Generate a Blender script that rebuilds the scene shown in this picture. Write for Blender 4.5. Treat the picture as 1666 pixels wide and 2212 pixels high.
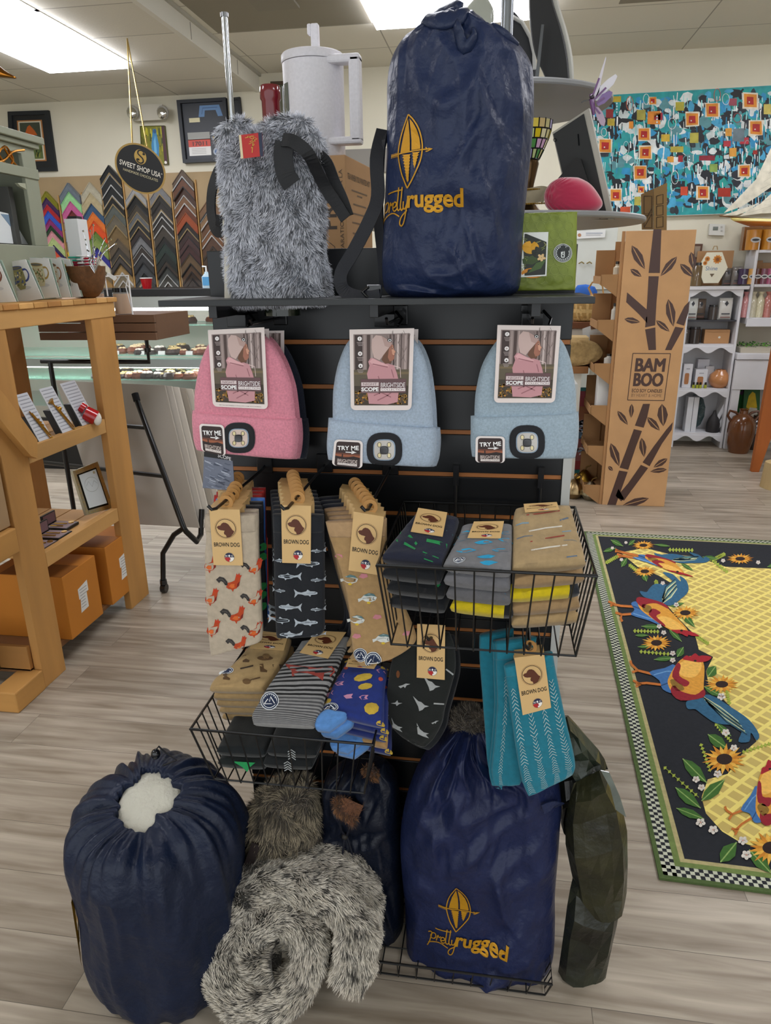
import bpy, bmesh, math, random
import numpy as np
from mathutils import Matrix, Vector, noise as mnoise
from mathutils.geometry import tessellate_polygon
R = math.radians; random.seed(7); rng = np.random.default_rng(5)
for o in list(bpy.data.objects): bpy.data.objects.remove(o)
COL = bpy.context.scene.collection; SC = bpy.context.scene
# ---------------- camera ----------------
CAM_H, YAW, PITCH, ROLL, FPX = 1.62, 9.0, 18.6, 0.8, 1535.0
cd = bpy.data.cameras.new('camera'); cam = bpy.data.objects.new('camera', cd); COL.objects.link(cam)
cd.sensor_fit = 'VERTICAL'; cd.sensor_height = 36; cd.lens = FPX/2212*36; cd.clip_start = 0.02; cd.clip_end = 60
CM = Matrix.Rotation(R(YAW), 3, 'Z') @ Matrix.Rotation(R(90-PITCH), 3, 'X') @ Matrix.Rotation(R(-ROLL), 3, 'Z')
cam.matrix_world = Matrix.Translation((0, 0, CAM_H)) @ CM.to_4x4(); SC.camera = cam
# ---------------- world, light, exposure ----------------
w = bpy.data.worlds.new('world'); SC.world = w; w.use_nodes = True
w.node_tree.nodes['Background'].inputs[0].default_value = (0.93, 0.97, 1.0, 1)
w.node_tree.nodes['Background'].inputs[1].default_value = 1.3
SC.view_settings.view_transform = 'Standard'; SC.view_settings.look = 'None'
SC.view_settings.exposure = 0.3; SC.view_settings.gamma = 1.0; SC.view_settings.use_curve_mapping = False
LAMP_POWER = 11.0          # emission strength of the ceiling troffers
ZL, ZU, YW = 3.25, 3.39, 7.3   # lower ceiling, upper ceiling, back wall
# ---------------- helpers ----------------
EYE = Vector((0, 0, CAM_H))
def ray(x, y): return CM @ Vector(((x-833)/FPX, (1106-y)/FPX, -1))
def PY(x, y, Y): d = ray(x, y); return EYE + d*(Y/d.y)
def PZ(x, y, Z=0.0): d = ray(x, y); return EYE + d*((Z-CAM_H)/d.z)
def PXX(x, y, X): d = ray(x, y); return EYE + d*(X/d.x)
def plane(p0, n):                      # real plane in the room on which traced outlines lie; z = height above it
    p0 = Vector(p0); n = Vector(n).normalized(); k = (p0-EYE).dot(n)
    def f(x, y, z=0.0):
        d = ray(x, y); return EYE + d*(k/d.dot(n)) + n*z
    return f
def vy(Y): return plane((0, Y, 0), (0, -1, 0))
def lin(h):
    if not isinstance(h, str): return tuple(h)[:3]
    h = h.lstrip('#'); r = []
    for i in (0, 2, 4):
        c = int(h[i:i+2], 16)/255; r.append(c/12.92 if c <= .04045 else ((c+.055)/1.055)**2.4)
    return tuple(r)
_M = {}
def mat(name, rough=.6, metal=0., bump=None, var=None, coat=0., trans=0., emit=0., sheen=0., alpha=1., ior=1.45, kind='noise', spec=.5):
    if name in _M: return _M[name]
    m = bpy.data.materials.new(name); m.use_nodes = True; nt = m.node_tree; N = nt.nodes; L = nt.links
    b = N['Principled BSDF']; a = N.new('ShaderNodeAttribute'); a.attribute_name = 'Col'
    src = a.outputs['Color']; tc = N.new('ShaderNodeTexCoord')
    if var:
        n = N.new('ShaderNodeTexNoise'); n.inputs['Scale'].default_value = var[0]; n.inputs['Detail'].default_value = 5
        if len(var) > 2:
            mp = N.new('ShaderNodeMapping'); mp.inputs['Scale'].default_value = var[2]; L.new(tc.outputs['Object'], mp.inputs[0]); L.new(mp.outputs[0], n.inputs['Vector'])
        else: L.new(tc.outputs['Object'], n.inputs['Vector'])
        r = N.new('ShaderNodeMapRange'); r.inputs[1].default_value = .3; r.inputs[2].default_value = .7
        r.inputs[3].default_value = 1-var[1]; r.inputs[4].default_value = 1+var[1]*.6; L.new(n.outputs['Fac'], r.inputs[0])
        v = N.new('ShaderNodeVectorMath'); v.operation = 'SCALE'; L.new(src, v.inputs[0]); L.new(r.outputs[0], v.inputs['Scale']); src = v.outputs[0]
    L.new(src, b.inputs['Base Color'])
    b.inputs['Roughness'].default_value = rough; b.inputs['Metallic'].default_value = metal; b.inputs['IOR'].default_value = ior
    b.inputs['Specular IOR Level'].default_value = spec
    if coat: b.inputs['Coat Weight'].default_value = coat; b.inputs['Coat Roughness'].default_value = .08
    if trans: b.inputs['Transmission Weight'].default_value = trans
    if sheen: b.inputs['Sheen Weight'].default_value = sheen
    if alpha < 1: b.inputs['Alpha'].default_value = alpha
    if emit: L.new(src, b.inputs['Emission Color']); b.inputs['Emission Strength'].default_value = emit
    if bump:
        t = N.new({'noise': 'ShaderNodeTexNoise', 'wave': 'ShaderNodeTexWave', 'vor': 'ShaderNodeTexVoronoi'}[kind])
        t.inputs['Scale'].default_value = bump[0]
        if kind == 'noise': t.inputs['Detail'].default_value = 6
        L.new(tc.outputs['Object'], t.inputs['Vector'])
        bp = N.new('ShaderNodeBump'); bp.inputs['Strength'].default_value = bump[1]; bp.inputs['Distance'].default_value = bump[2] if len(bump) > 2 else .002
        L.new(t.outputs['Distance' if kind == 'vor' else ('Fac' if kind == 'noise' else 'Color')], bp.inputs['Height']); L.new(bp.outputs[0], b.inputs['Normal'])
    _M[name] = m; return m
def mt(k):
    return {'paint': lambda: mat('paint', .5), 'matte': lambda: mat('matte_paint', .85), 'print': lambda: mat('printed_card', .45),
     'gloss': lambda: mat('gloss_plastic', .15, coat=.4), 'metal': lambda: mat('brushed_metal', .3, 1.), 'chrome': lambda: mat('chrome', .12, 1.),
     'gold': lambda: mat('gold_metal', .28, 1., bump=(120, .3)), 'blackmetal': lambda: mat('black_coated_wire', .35, .3, coat=.3),
     'knit': lambda: mat('knit_wool', .95, bump=(420, .9, .0015), var=(260, .16), sheen=.3), 'sock': lambda: mat('sock_knit', .95, bump=(500, .6, .001), var=(90, .12), sheen=.2),
     'nylon': lambda: mat('navy_nylon', .42, bump=(11, .85, .02), var=(14, .10), spec=.4), 'fur': lambda: mat('faux_fur', .7, sheen=.3),
     'thread': lambda: mat('gold_thread', .4, .35, bump=(900, .6, .0006)), 'card': lambda: mat('cardboard', .75, var=(6, .08), bump=(60, .1, .001)),
     'laminate': lambda: mat('black_laminate', .32, bump=(200, .05, .0005), var=(3, .1)), 'pine': lambda: mat('pine_wood', .65, var=(7, .22, (1, 1, .14)), bump=(40, .3, .002)),
     'pineh': lambda: mat('pine_wood_level', .65, var=(7, .22, (.14, .14, 1)), bump=(40, .3, .002)),
     'white': lambda: mat('white_painted_wood', .5, var=(8, .04)), 'glass': lambda: mat('clear_glass', .03, trans=1., ior=1.3),
     'plastic': lambda: mat('speckled_plastic', .45, var=(160, .06)), 'leather': lambda: mat('dark_leather', .4, bump=(150, .4, .001)),
     'velvet': lambda: mat('velvet', .9, sheen=1., bump=(60, .2)), 'ceramic': lambda: mat('glazed_ceramic', .2, coat=.5, var=(9, .15)),
     'wicker': lambda: mat('woven_wood', .7, var=(60, .25), bump=(150, .6, .002)), 'choc': lambda: mat('chocolate', .4, var=(30, .2)),
     'canvas': lambda: mat('painted_canvas', .6, bump=(140, .25, .002), var=(16, .22)), 'twill': lambda: mat('webbing', .6, bump=(500, .5, .0008)),
     'rug': lambda: mat('woven_rug', .95, bump=(330, .6, .0015), var=(70, .16)), 'fleece': lambda: mat('white_fleece', 1., bump=(120, 1., .004), sheen=.5)}[k]()
def tag(o, label=None, cat=None, group=None, kind=None):
    if label: o['label'] = label
    if cat: o['category'] = cat
    if group: o['group'] = group
    if kind: o['kind'] = kind
    return o
def thing(name, label, cat, loc=(0, 0, 0), group=None):
    o = bpy.data.objects.new(name, None); COL.objects.link(o); o.location = loc; o.empty_display_size = .05
    return tag(o, label, cat, group)
def wloc(p):
    v = Vector((0, 0, 0))
    while p is not None: v = v + Vector(p.location); p = p.parent
    return v
_T = {}
def glyphs(s, bold=0.):
    k = (s, bold)
    if k not in _T:
        c = bpy.data.curves.new('t', 'FONT'); c.body = s; c.align_x = 'LEFT'; c.resolution_u = 3; c.offset = bold; c.size = 1
        o = bpy.data.objects.new('t', c); COL.objects.link(o); dg = bpy.context.evaluated_depsgraph_get()
        me = o.evaluated_get(dg).to_mesh(); vs = [tuple(v.co) for v in me.vertices]; fs = [tuple(p.vertices) for p in me.polygons]
        o.evaluated_get(dg).to_mesh_clear(); bpy.data.objects.remove(o); bpy.data.curves.remove(c)
        xs = [v[0] for v in vs]; ys = [v[1] for v in vs]
        _T[k] = ([((v[0]-min(xs))/(max(xs)-min(xs))-.5, (v[1]-min(ys))/(max(ys)-min(ys))-.5) for v in vs], fs)
    return _T[k]
ID4 = Matrix.Identity(4)
def frm(loc, yaw=0, pitch=0, roll=0, s=1.):    # upright frame: x right, y up, z towards the viewer (-Y) when yaw = 0
    return Matrix.Translation(loc) @ Matrix.Rotation(R(yaw), 4, 'Z') @ Matrix.Rotation(R(90+pitch), 4, 'X') @ Matrix.Rotation(R(roll), 4, 'Z') @ Matrix.Scale(s, 4)
class MB:
    def __init__(s, col='#808080', m=None, f=None): s.v = []; s.fc = []; s.c = []; s.m = m or ID4; s.f = f; s.col = col; s.big = []
    def T(s, p):
        if s.f: p = s.f(*p)
        p = Vector(p)
        return s.m @ p if s.m is not ID4 else p
    def add(s, vs, fs, col=None):
        n = len(s.v); s.v += [tuple(s.T(p)) for p in vs]; c = lin(col or s.col)
        for f in fs: s.fc.append([i+n for i in f]); s.c.append(c)
        return s
    def box(s, a, b, col=None):
        (x0, y0, z0), (x1, y1, z1) = a, b
        vs = [(x, y, z) for x in (x0, x1) for y in (y0, y1) for z in (z0, z1)]
        return s.add(vs, [(0, 1, 3, 2), (4, 6, 7, 5), (0, 4, 5, 1), (2, 3, 7, 6), (0, 2, 6, 4), (1, 5, 7, 3)], col)
    def hexa(s, p, col=None):             # 8 points: bottom 4 ring, top 4 ring
        return s.add(p, [(3, 2, 1, 0), (4, 5, 6, 7), (0, 1, 5, 4), (1, 2, 6, 5), (2, 3, 7, 6), (3, 0, 4, 7)], col)
    def beam(s, a, b, w, h, col=None, up=(0, 0, 1)):
        a, b = Vector(a), Vector(b); d = (b-a).normalized(); u = Vector(up); x = d.cross(u)
        if x.length < .01: x = d.cross(Vector((0, 1, 0)))
        x.normalize(); y = x.cross(d).normalized(); x *= w/2; y *= h/2
        return s.hexa([a-x-y, a+x-y, a+x+y, a-x+y, b-x-y, b+x-y, b+x+y, b-x+y], col)
    def tube(s, pts, r, n=8, col=None, closed=False, flat=1.):
        pts = [s.T(p) for p in pts]; k = len(pts); rr = r if isinstance(r, (list, tuple)) else [r]*k; vs = []; up = None
        for i, p in enumerate(pts):
            t = (pts[(i+1) % k]-pts[i-1]) if (closed or 0 < i < k-1) else (pts[1]-p if i == 0 else p-pts[i-1])
            t = t.normalized() if t.length > 1e-9 else Vector((0, 0, 1))
            if up is None: up = t.orthogonal().normalized()
            up = (up-t*up.dot(t)); up = up.normalized() if up.length > 1e-6 else t.orthogonal().normalized(); bi = t.cross(up)
            for j in range(n):
                a = 2*math.pi*j/n; vs.append(p+(up*math.cos(a)+bi*math.sin(a)*flat)*rr[i])
        fs = [(i*n+j, i*n+(j+1) % n, ((i+1) % k)*n+(j+1) % n, ((i+1) % k)*n+j) for i in range(k if closed else k-1) for j in range(n)]
        if not closed: fs += [tuple(range(n))[::-1], tuple((k-1)*n+j for j in range(n))]
        m, f = s.m, s.f; s.m, s.f = ID4, None; s.add(vs, fs, col); s.m, s.f = m, f; return s
    def lathe(s, prof, n=24, c=(0, 0, 0), col=None, sx=1., sy=1., rf=None):
        vs = []; k = len(prof)
        for r, z in prof:
            for j in range(n):
                a = 2*math.pi*j/n; q = r*(rf(a, z) if rf else 1); vs.append((c[0]+q*math.cos(a)*sx, c[1]+q*math.sin(a)*sy, c[2]+z))
        fs = [(i*n+j, i*n+(j+1) % n, (i+1)*n+(j+1) % n, (i+1)*n+j) for i in range(k-1) for j in range(n)]
        if prof[0][0] > 1e-6: fs.append(tuple(range(n))[::-1])
        if prof[-1][0] > 1e-6: fs.append(tuple((k-1)*n+j for j in range(n)))
        return s.add(vs, fs, col)
    def ball(s, c, r, col=None, n=12, sx=1., sy=1., sz=1.):
        k = max(4, n//2); return s.lathe([(r*math.sin(math.pi*i/k), -r*sz*math.cos(math.pi*i/k)) for i in range(k+1)], n, c, col, sx, sy)
    def grid(s, fn, nu, nv, col=None, cu=False):
        vs = [fn(u/(nu if cu else nu-1), v/(nv-1)) for v in range(nv) for u in range(nu)]
        fs = [(v*nu+u, v*nu+(u+1) % nu, (v+1)*nu+(u+1) % nu, (v+1)*nu+u) for v in range(nv-1) for u in range(nu if cu else nu-1)]
        if callable(col):
            for f in fs:
                pass
            n = len(s.v); s.v += [tuple(s.T(p)) for p in vs]
            for i, f in enumerate(fs):
                k = nu if cu else nu-1; s.fc.append([a+n for a in f]); s.c.append(lin(col(((i % k)+.5)/k, ((i//k)+.5)/(nv-1))))
            return s
        return s.add(vs, fs, col)
    # flat drawing in the current frame
    def poly(s, pts, col=None, z=0.):
        try: tr = tessellate_polygon([[Vector((p[0], p[1], 0)) for p in pts]])
        except Exception: return s
        out = []
        for t in tr:
            a, b, c = (pts[i] for i in t); ar = (b[0]-a[0])*(c[1]-a[1])-(c[0]-a[0])*(b[1]-a[1]); out.append(t if ar > 0 else t[::-1])
        return s.add([(p[0], p[1], z) for p in pts], out, col)
    def rect(s, x0, y0, x1, y1, col=None, z=0., n=1, k=1):
        for i in range(n):
            for j in range(k):
                a, b = x0+(x1-x0)*i/n, x0+(x1-x0)*(i+1)/n; c, d = y0+(y1-y0)*j/k, y0+(y1-y0)*(j+1)/k
                s.add([(a, c, z), (b, c, z), (b, d, z), (a, d, z)], [(0, 1, 2, 3)], col)
        return s
    def ell(s, cx, cy, rx, ry=None, col=None, z=0., n=24, rot=0):
        ry = ry or rx; c, q = math.cos(R(rot)), math.sin(R(rot))
        P = [(cx+rx*math.cos(2*math.pi*i/n)*c-ry*math.sin(2*math.pi*i/n)*q, cy+rx*math.cos(2*math.pi*i/n)*q+ry*math.sin(2*math.pi*i/n)*c) for i in range(n)]
        return s.add([(cx, cy, z)]+[(p[0], p[1], z) for p in P], [(0, i+1, (i+1) % n+1) for i in range(n)], col)
    def ring(s, cx, cy, rx, ry, t, col=None, z=0., n=32, sh=1):
        P = []
        for k in (1, 0):
            for i in range(n):
                a = 2*math.pi*i/n; P.append((cx+(rx-(0 if k else t))*math.cos(a), cy+(ry-(0 if k else t*sh))*math.sin(a), z))
        return s.add(P, [(i, (i+1) % n, n+(i+1) % n, n+i) for i in range(n)], col)
    def stroke(s, pts, w, col=None, z=0.):
        P = [Vector((p[0], p[1], 0)) for p in pts]; L = []; k = len(P)
        for i, p in enumerate(P):
            t = (P[min(i+1, k-1)]-P[max(i-1, 0)]); t = t.normalized() if t.length > 0 else Vector((1, 0, 0)); q = Vector((-t.y, t.x, 0))*w/2; L.append((p+q, p-q))
        vs = []
        for a, b in L: vs += [(a.x, a.y, z), (b.x, b.y, z)]
        return s.add(vs, [(2*i+1, 2*i+3, 2*i+2, 2*i) for i in range(k-1)], col)
    def text(s, t, cx, cy, w, h, col='#000000', z=0., bold=0., rot=0, flip=1):
        vs, fs = glyphs(t, bold); c, q = math.cos(R(rot)), math.sin(R(rot))
        return s.add([(cx+a*w*c-b*h*q*flip, cy+a*w*q+b*h*c*flip, z) for a, b in vs], fs, col)
    def rrect(s, x0, y0, x1, y1, r, col=None, z=0., n=5, top=True):
        P = []
        for (cx, cy, a0, on) in ((x1-r, y1-r, 0, top), (x0+r, y1-r, 90, top), (x0+r, y0+r, 180, True), (x1-r, y0+r, 270, True)):
            if on: P += [(cx+r*math.cos(R(a0+90*i/n)), cy+r*math.sin(R(a0+90*i/n))) for i in range(n+1)]
            else: P += [(x1 if a0 == 0 else x0, y1)]
        return s.poly(P, col, z)
    def prism(s, pts, z0, z1, col=None, side=None):
        k = len(pts); s.poly(pts, col, z1); s.add([(p[0], p[1], z0) for p in pts]+[(p[0], p[1], z1) for p in pts], [(i, (i+1) % k, k+(i+1) % k, k+i) for i in range(k)], side or col)
        n0 = len(s.fc); s.poly(pts, side or col, z0)
        for i in range(n0, len(s.fc)): s.fc[i] = s.fc[i][::-1]
        return s
    def build(s, name, material, parent=None, smooth=False, label=None, bevel=0., recalc=True, ang=40):
        me = bpy.data.meshes.new(name); off = wloc(parent) if parent else Vector((0, 0, 0))
        V = np.array(s.v, dtype=np.float64).reshape(-1, 3)-np.array(off); loc = None
        if parent is None: loc = Vector(((V[:, 0].min()+V[:, 0].max())/2, (V[:, 1].min()+V[:, 1].max())/2, V[:, 2].min())); V = V-np.array(loc)
        fc = s.fc
        if s.big:
            vs, fs, cs = s.big; n0 = len(V); V = np.vstack([V, vs-np.array(off)-(np.array(loc) if loc else 0)])
        me.from_pydata(V.tolist(), [], fc if not s.big else fc+(fs+n0).tolist())
        at = me.color_attributes.new('Col', 'FLOAT_COLOR', 'CORNER')
        ln = [len(f) for f in fc]; c = np.repeat(np.array([(*q, 1.) for q in s.c]).reshape(-1, 4), ln, axis=0)
        if s.big: c = np.vstack([c, cs])
        at.data.foreach_set('color', c.astype(np.float32).ravel())
        if (recalc and not s.big) or bevel:
            bm = bmesh.new(); bm.from_mesh(me)
            if bevel:
                bmesh.ops.remove_doubles(bm, verts=bm.verts, dist=1e-6)
                bmesh.ops.recalc_face_normals(bm, faces=bm.faces)
                ed = [e for e in bm.edges if len(e.link_faces) == 2 and e.calc_face_angle(0) > R(35)]
                bmesh.ops.bevel(bm, geom=ed, offset=bevel, segments=2, profile=.5, affect='EDGES', clamp_overlap=True)
            bm.to_mesh(me); bm.free()
        if smooth: me.shade_smooth(); me.set_sharp_from_angle(angle=R(ang))
        me.materials.append(mt(material) if isinstance(material, str) else material)
        o = bpy.data.objects.new(name, me); COL.objects.link(o)
        if parent: o.parent = parent
        else: o.location = loc
        if label: o['label'] = label
        return o
def dup(root, loc, rot=None, label=None, group=None):
    r = root.copy(); COL.objects.link(r); r.location = loc
    if rot is not None: r.rotation_euler = rot
    if label: r['label'] = label
    if group: r['group'] = group
    def rec(src, dst):
        for ch in [c for c in ALLCH(src)]:
            c = ch.copy(); COL.objects.link(c); c.parent = dst; rec(ch, c)
    rec(root, r); return r
def ALLCH(o): return list(o.children)
def lerp(a, b, t): return a+(b-a)*t
def ipol(rows, v):                       # smooth interpolation of a list of tuples
    n = len(rows)-1; x = min(max(v, 0), 1)*n; i = min(int(x), n-1); t = x-i
    p0, p1, p2, p3 = rows[max(i-1, 0)], rows[i], rows[i+1], rows[min(i+2, n)]
    return tuple(.5*((2*b)+(-a+c)*t+(2*a-5*b+4*c-d)*t*t+(-a+3*b-3*c+d)*t**3) for a, b, c, d in zip(p0, p1, p2, p3))
def prof(u, p): return max(0., 1-abs(2*u-1)**p)**(1/p if p > 1.5 else .5)
def nz(x, y, z=0., s=1.): return mnoise.noise(Vector((x*s, y*s, z*s)))
class Slab:
    """soft body between left and right outline rows; f maps (x,y,z) to the room"""
    def __init__(s, rows, f, t, p=5, pv=9, noise=None, back=1.): s.r = rows; s.f = f; s.t = t; s.p = p; s.pv = pv; s.n = noise; s.b = back
    def at(s, u, v, z=0., side=1):
        x0, y0, x1, y1 = ipol(s.r, v); h = s.t*prof(min(max(u, 0), 1), s.p)*prof(min(max(v, 0), 1), s.pv)*(1 if side > 0 else -s.b)
        if s.n and side > 0: h += s.n(u, v)*min(1, prof(min(max(u, 0), 1), 3))*min(1, prof(min(max(v, 0), 1), 4)*1.2)
        return s.f(lerp(x0, x1, u), lerp(y0, y1, u), h+z)
    def mesh(s, mb, nu=24, nv=30, col=None):
        w = lambda u: .5-.5*math.cos(math.pi*u) if s.p < 3 else (u*.5+.5*(.5-.5*math.cos(math.pi*u)))
        mb.grid(lambda u, v: s.at(w(u), 1-w(v)), nu, nv, col); mb.grid(lambda u, v: s.at(1-w(u), 1-w(v), 0, -1), nu, nv, col if not callable(col) else (lambda u, v: col(1-u, v)))
        return mb
    def dec(s, z=.0008):                    # frame for printing: x, y in 0..1 (y up)
        return lambda x, y, zz=0.: s.at(x, 1-y, z+zz)
def struct(name, mb, material, **k): return tag(mb.build(name, material, **k), kind='structure')
def slab_px(s, z=.0008):                 # frame for printing traced in the photo's own pixels
    n = 40; ys = [(ipol(s.r, i/n)) for i in range(n+1)]
    def f(x, y, zz=0.):
        lo, hi = 0., 1.
        for _ in range(14):
            m = (lo+hi)/2; a = ipol(s.r, m); t = (x-a[0])/max(1e-6, a[2]-a[0]); ym = a[1]+(a[3]-a[1])*min(max(t, 0), 1)
            if ym < y: lo = m
            else: hi = m
        v = (lo+hi)/2; a = ipol(s.r, v); return s.at((x-a[0])/(a[2]-a[0]), v, z+zz)
    return f
def qf(f, tl, tr, br, bl, z0=0.):
    def g(x, y, z=0.):
        a = lerp(tl[0], tr[0], x), lerp(tl[1], tr[1], x); b = lerp(bl[0], br[0], x), lerp(bl[1], br[1], x)
        return f(lerp(b[0], a[0], y), lerp(b[1], a[1], y), z+z0)
    return g
def sph(P, s):                            # cheap smooth noise on arrays
    x, y, z = P[:, 0]*s, P[:, 1]*s, P[:, 2]*s
    return (np.sin(x+1.7*np.sin(y*1.3+z))+np.sin(y*1.1+1.9*np.sin(z*1.2+x*.7))+np.sin(z*.9+1.5*np.sin(x*1.4-y)))/3
def fur(mb, N, ln, wd, flow, dark, light, patch=22., thr=.1, curl=.3, lay=.5, seed=1, jit=.35, base=.004):
    g = np.random.default_rng(seed); V = np.array(mb.v); T = []
    for f in mb.fc:
        for k in range(1, len(f)-1): T.append((f[0], f[k], f[k+1]))
    T = np.array(T); A, B, C = V[T[:, 0]], V[T[:, 1]], V[T[:, 2]]; nr = np.cross(B-A, C-A); ar = np.linalg.norm(nr, axis=1); cen = V.mean(0)
    idx = g.choice(len(T), N, p=ar/ar.sum()); a, b = g.random(N), g.random(N); q = a+b > 1; a[q], b[q] = 1-a[q], 1-b[q]
    P = A[idx]+(B-A)[idx]*a[:, None]+(C-A)[idx]*b[:, None]; n = nr[idx]/np.maximum(ar[idx], 1e-12)[:, None]
    fl = flow(P, n) if callable(flow) else np.tile(np.array(flow, float), (N, 1))
    fl = fl-n*(fl*n).sum(1)[:, None]; J = g.normal(size=(N, 3))*jit
    cl = np.stack([sph(P+3, 60), sph(P+11, 55), sph(P+23, 65)], 1)*curl
    d = n*(1-lay)+fl*lay+J*.5+cl; d /= np.linalg.norm(d, axis=1)[:, None]; d2 = d+fl*.5*lay+J*.4+cl*.6; d2 /= np.linalg.norm(d2, axis=1)[:, None]
    L = (ln*(.6+.6*g.random(N)))[:, None]; M1 = P+d*L*.5; M2 = M1+d2*L*.5
    tocam = np.array([0, 0, CAM_H])-P; s = np.cross(d, g.normal(size=(N, 3))); s /= np.linalg.norm(s, axis=1)[:, None]
    W = wd*(.7+.6*g.random(N))[:, None]
    vs = np.stack([P-s*W-n*base*.2, P+s*W-n*base*.2, M1+s*W*.8, M1-s*W*.8, M2+s*W*.15, M2-s*W*.15], 1).reshape(-1, 3)
    k = (np.arange(N)*6)[:, None]; fs = np.concatenate([np.concatenate([k, k+1, k+2, k+3], 1)[:, None], np.concatenate([k+3, k+2, k+4, k+5], 1)[:, None]], 1).reshape(-1, 4)
    Q = P-fl*((P*fl).sum(1)[:, None])*.6   # stretch the marking along the lie of the hair
    pt = np.clip((sph(Q, patch)*.42+sph(Q+5, patch*3.1)*.45+sph(Q+9, patch*8)*.45+g.normal(size=N)*.16-thr)*2.6+.5, 0, 1)[:, None]
    dk, lt = np.array(lin(dark)), np.array(lin(light)); var = (.8+.4*g.random(N))[:, None]
    root = dk*.85+lt*pt*.15; tip = (lt*(.35+.65*pt)+dk*.65*(1-pt))*var; tip = tip*(pt*.75+.25)+dk*.3*(1-pt); mid = root*.35+tip*.65
    one = np.ones((N, 1)); rc, mc, tcx = (np.concatenate([x, one], 1) for x in (root, mid, tip))
    cs = np.stack([rc, rc, mc, mc, mc, mc, tcx, tcx], 1).reshape(-1, 4)
    mb.big = (vs, fs, cs); return mb
# ---------------- the room ----------------
def floor_mat():
    m = bpy.data.materials.new('vinyl_plank'); m.use_nodes = True; nt = m.node_tree; N, L = nt.nodes, nt.links; b = N['Principled BSDF']
    tc = N.new('ShaderNodeTexCoord'); br = N.new('ShaderNodeTexBrick'); br.offset = .37; br.inputs['Scale'].default_value = 1; br.inputs['Brick Width'].default_value = 1.22; br.inputs['Row Height'].default_value = .18
    br.inputs['Mortar Size'].default_value = .0008; br.inputs['Mortar Smooth'].default_value = .1; br.inputs['Color1'].default_value = (0, 0, 0, 1); br.inputs['Color2'].default_value = (1, 1, 1, 1); br.inputs['Mortar'].default_value = (.5, .5, .5, 1)
    L.new(tc.outputs['Object'], br.inputs[0])
    add = N.new('ShaderNodeVectorMath'); add.operation = 'MULTIPLY_ADD'; L.new(br.outputs['Color'], add.inputs[0]); add.inputs[1].default_value = (7, 3, 5); L.new(tc.outputs['Object'], add.inputs[2])
    def ns(scale, sc, det=6, dist=0.):
        mp = N.new('ShaderNodeMapping'); mp.inputs['Scale'].default_value = sc; L.new(add.outputs[0], mp.inputs[0])
        n = N.new('ShaderNodeTexNoise'); n.inputs['Scale'].default_value = scale; n.inputs['Detail'].default_value = det; n.inputs['Distortion'].default_value = dist; L.new(mp.outputs[0], n.inputs['Vector']); return n
    g = ns(26, (.09, 1, 1), 8, .6); big = ns(3.2, (.35, 1, 1), 3, 1.2)
    wv = N.new('ShaderNodeTexWave'); wv.wave_type = 'RINGS'; mp = N.new('ShaderNodeMapping'); mp.inputs['Scale'].default_value = (.22, 1.4, 1); L.new(add.outputs[0], mp.inputs[0]); L.new(mp.outputs[0], wv.inputs[0])
    wv.inputs['Scale'].default_value = 7; wv.inputs['Distortion'].default_value = 7; wv.inputs['Detail'].default_value = 3; wv.inputs['Detail Scale'].default_value = 1.2
    cr = N.new('ShaderNodeValToRGB'); cr.color_ramp.elements[0].position = .3; cr.color_ramp.elements[0].color = (*lin('#8d8070'), 1); cr.color_ramp.elements[1].position = .68; cr.color_ramp.elements[1].color = (*lin('#beb3a3'), 1)
    L.new(g.outputs[0], cr.inputs[0])
    def mix(a, c2, fac, t='MULTIPLY'):
        x = N.new('ShaderNodeMix'); x.data_type = 'RGBA'; x.blend_type = t; x.inputs[0].default_value = fac; L.new(a, x.inputs[6]); L.new(c2, x.inputs[7]); return x.outputs[2]
    r2 = N.new('ShaderNodeValToRGB'); r2.color_ramp.elements[0].position = .33; r2.color_ramp.elements[0].color = (.52, .50, .47, 1); r2.color_ramp.elements[1].position = .6; r2.color_ramp.elements[1].color = (1.05, 1.05, 1.05, 1); L.new(big.outputs[0], r2.inputs[0])
    r3 = N.new('ShaderNodeValToRGB'); r3.color_ramp.elements[0].position = .0; r3.color_ramp.elements[0].color = (.6, .57, .52, 1); r3.color_ramp.elements[1].position = .45; r3.color_ramp.elements[1].color = (1, 1, 1, 1); L.new(wv.outputs['Color'], r3.inputs[0])
    r4 = N.new('ShaderNodeMapRange'); r4.inputs[3].default_value = .84; r4.inputs[4].default_value = 1.08; L.new(br.outputs['Color'], r4.inputs[0])
    c = mix(cr.outputs[0], r2.outputs[0], .42); c = mix(c, r3.outputs[0], .25)
    sc = N.new('ShaderNodeVectorMath'); sc.operation = 'SCALE'; L.new(c, sc.inputs[0]); L.new(r4.outputs[0], sc.inputs['Scale'])
    x = N.new('ShaderNodeMix'); x.data_type = 'RGBA'; L.new(br.outputs['Fac'], x.inputs[0]); L.new(sc.outputs[0], x.inputs[6]); x.inputs[7].default_value = (*lin('#5d564c'), 1)
    L.new(x.outputs[2], b.inputs['Base Color']); b.inputs['Roughness'].default_value = .42
    bp = N.new('ShaderNodeBump'); bp.inputs['Strength'].default_value = .15; bp.inputs['Distance'].default_value = .002; L.new(g.outputs[0], bp.inputs['Height']); L.new(bp.outputs[0], b.inputs['Normal']); return m
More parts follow.
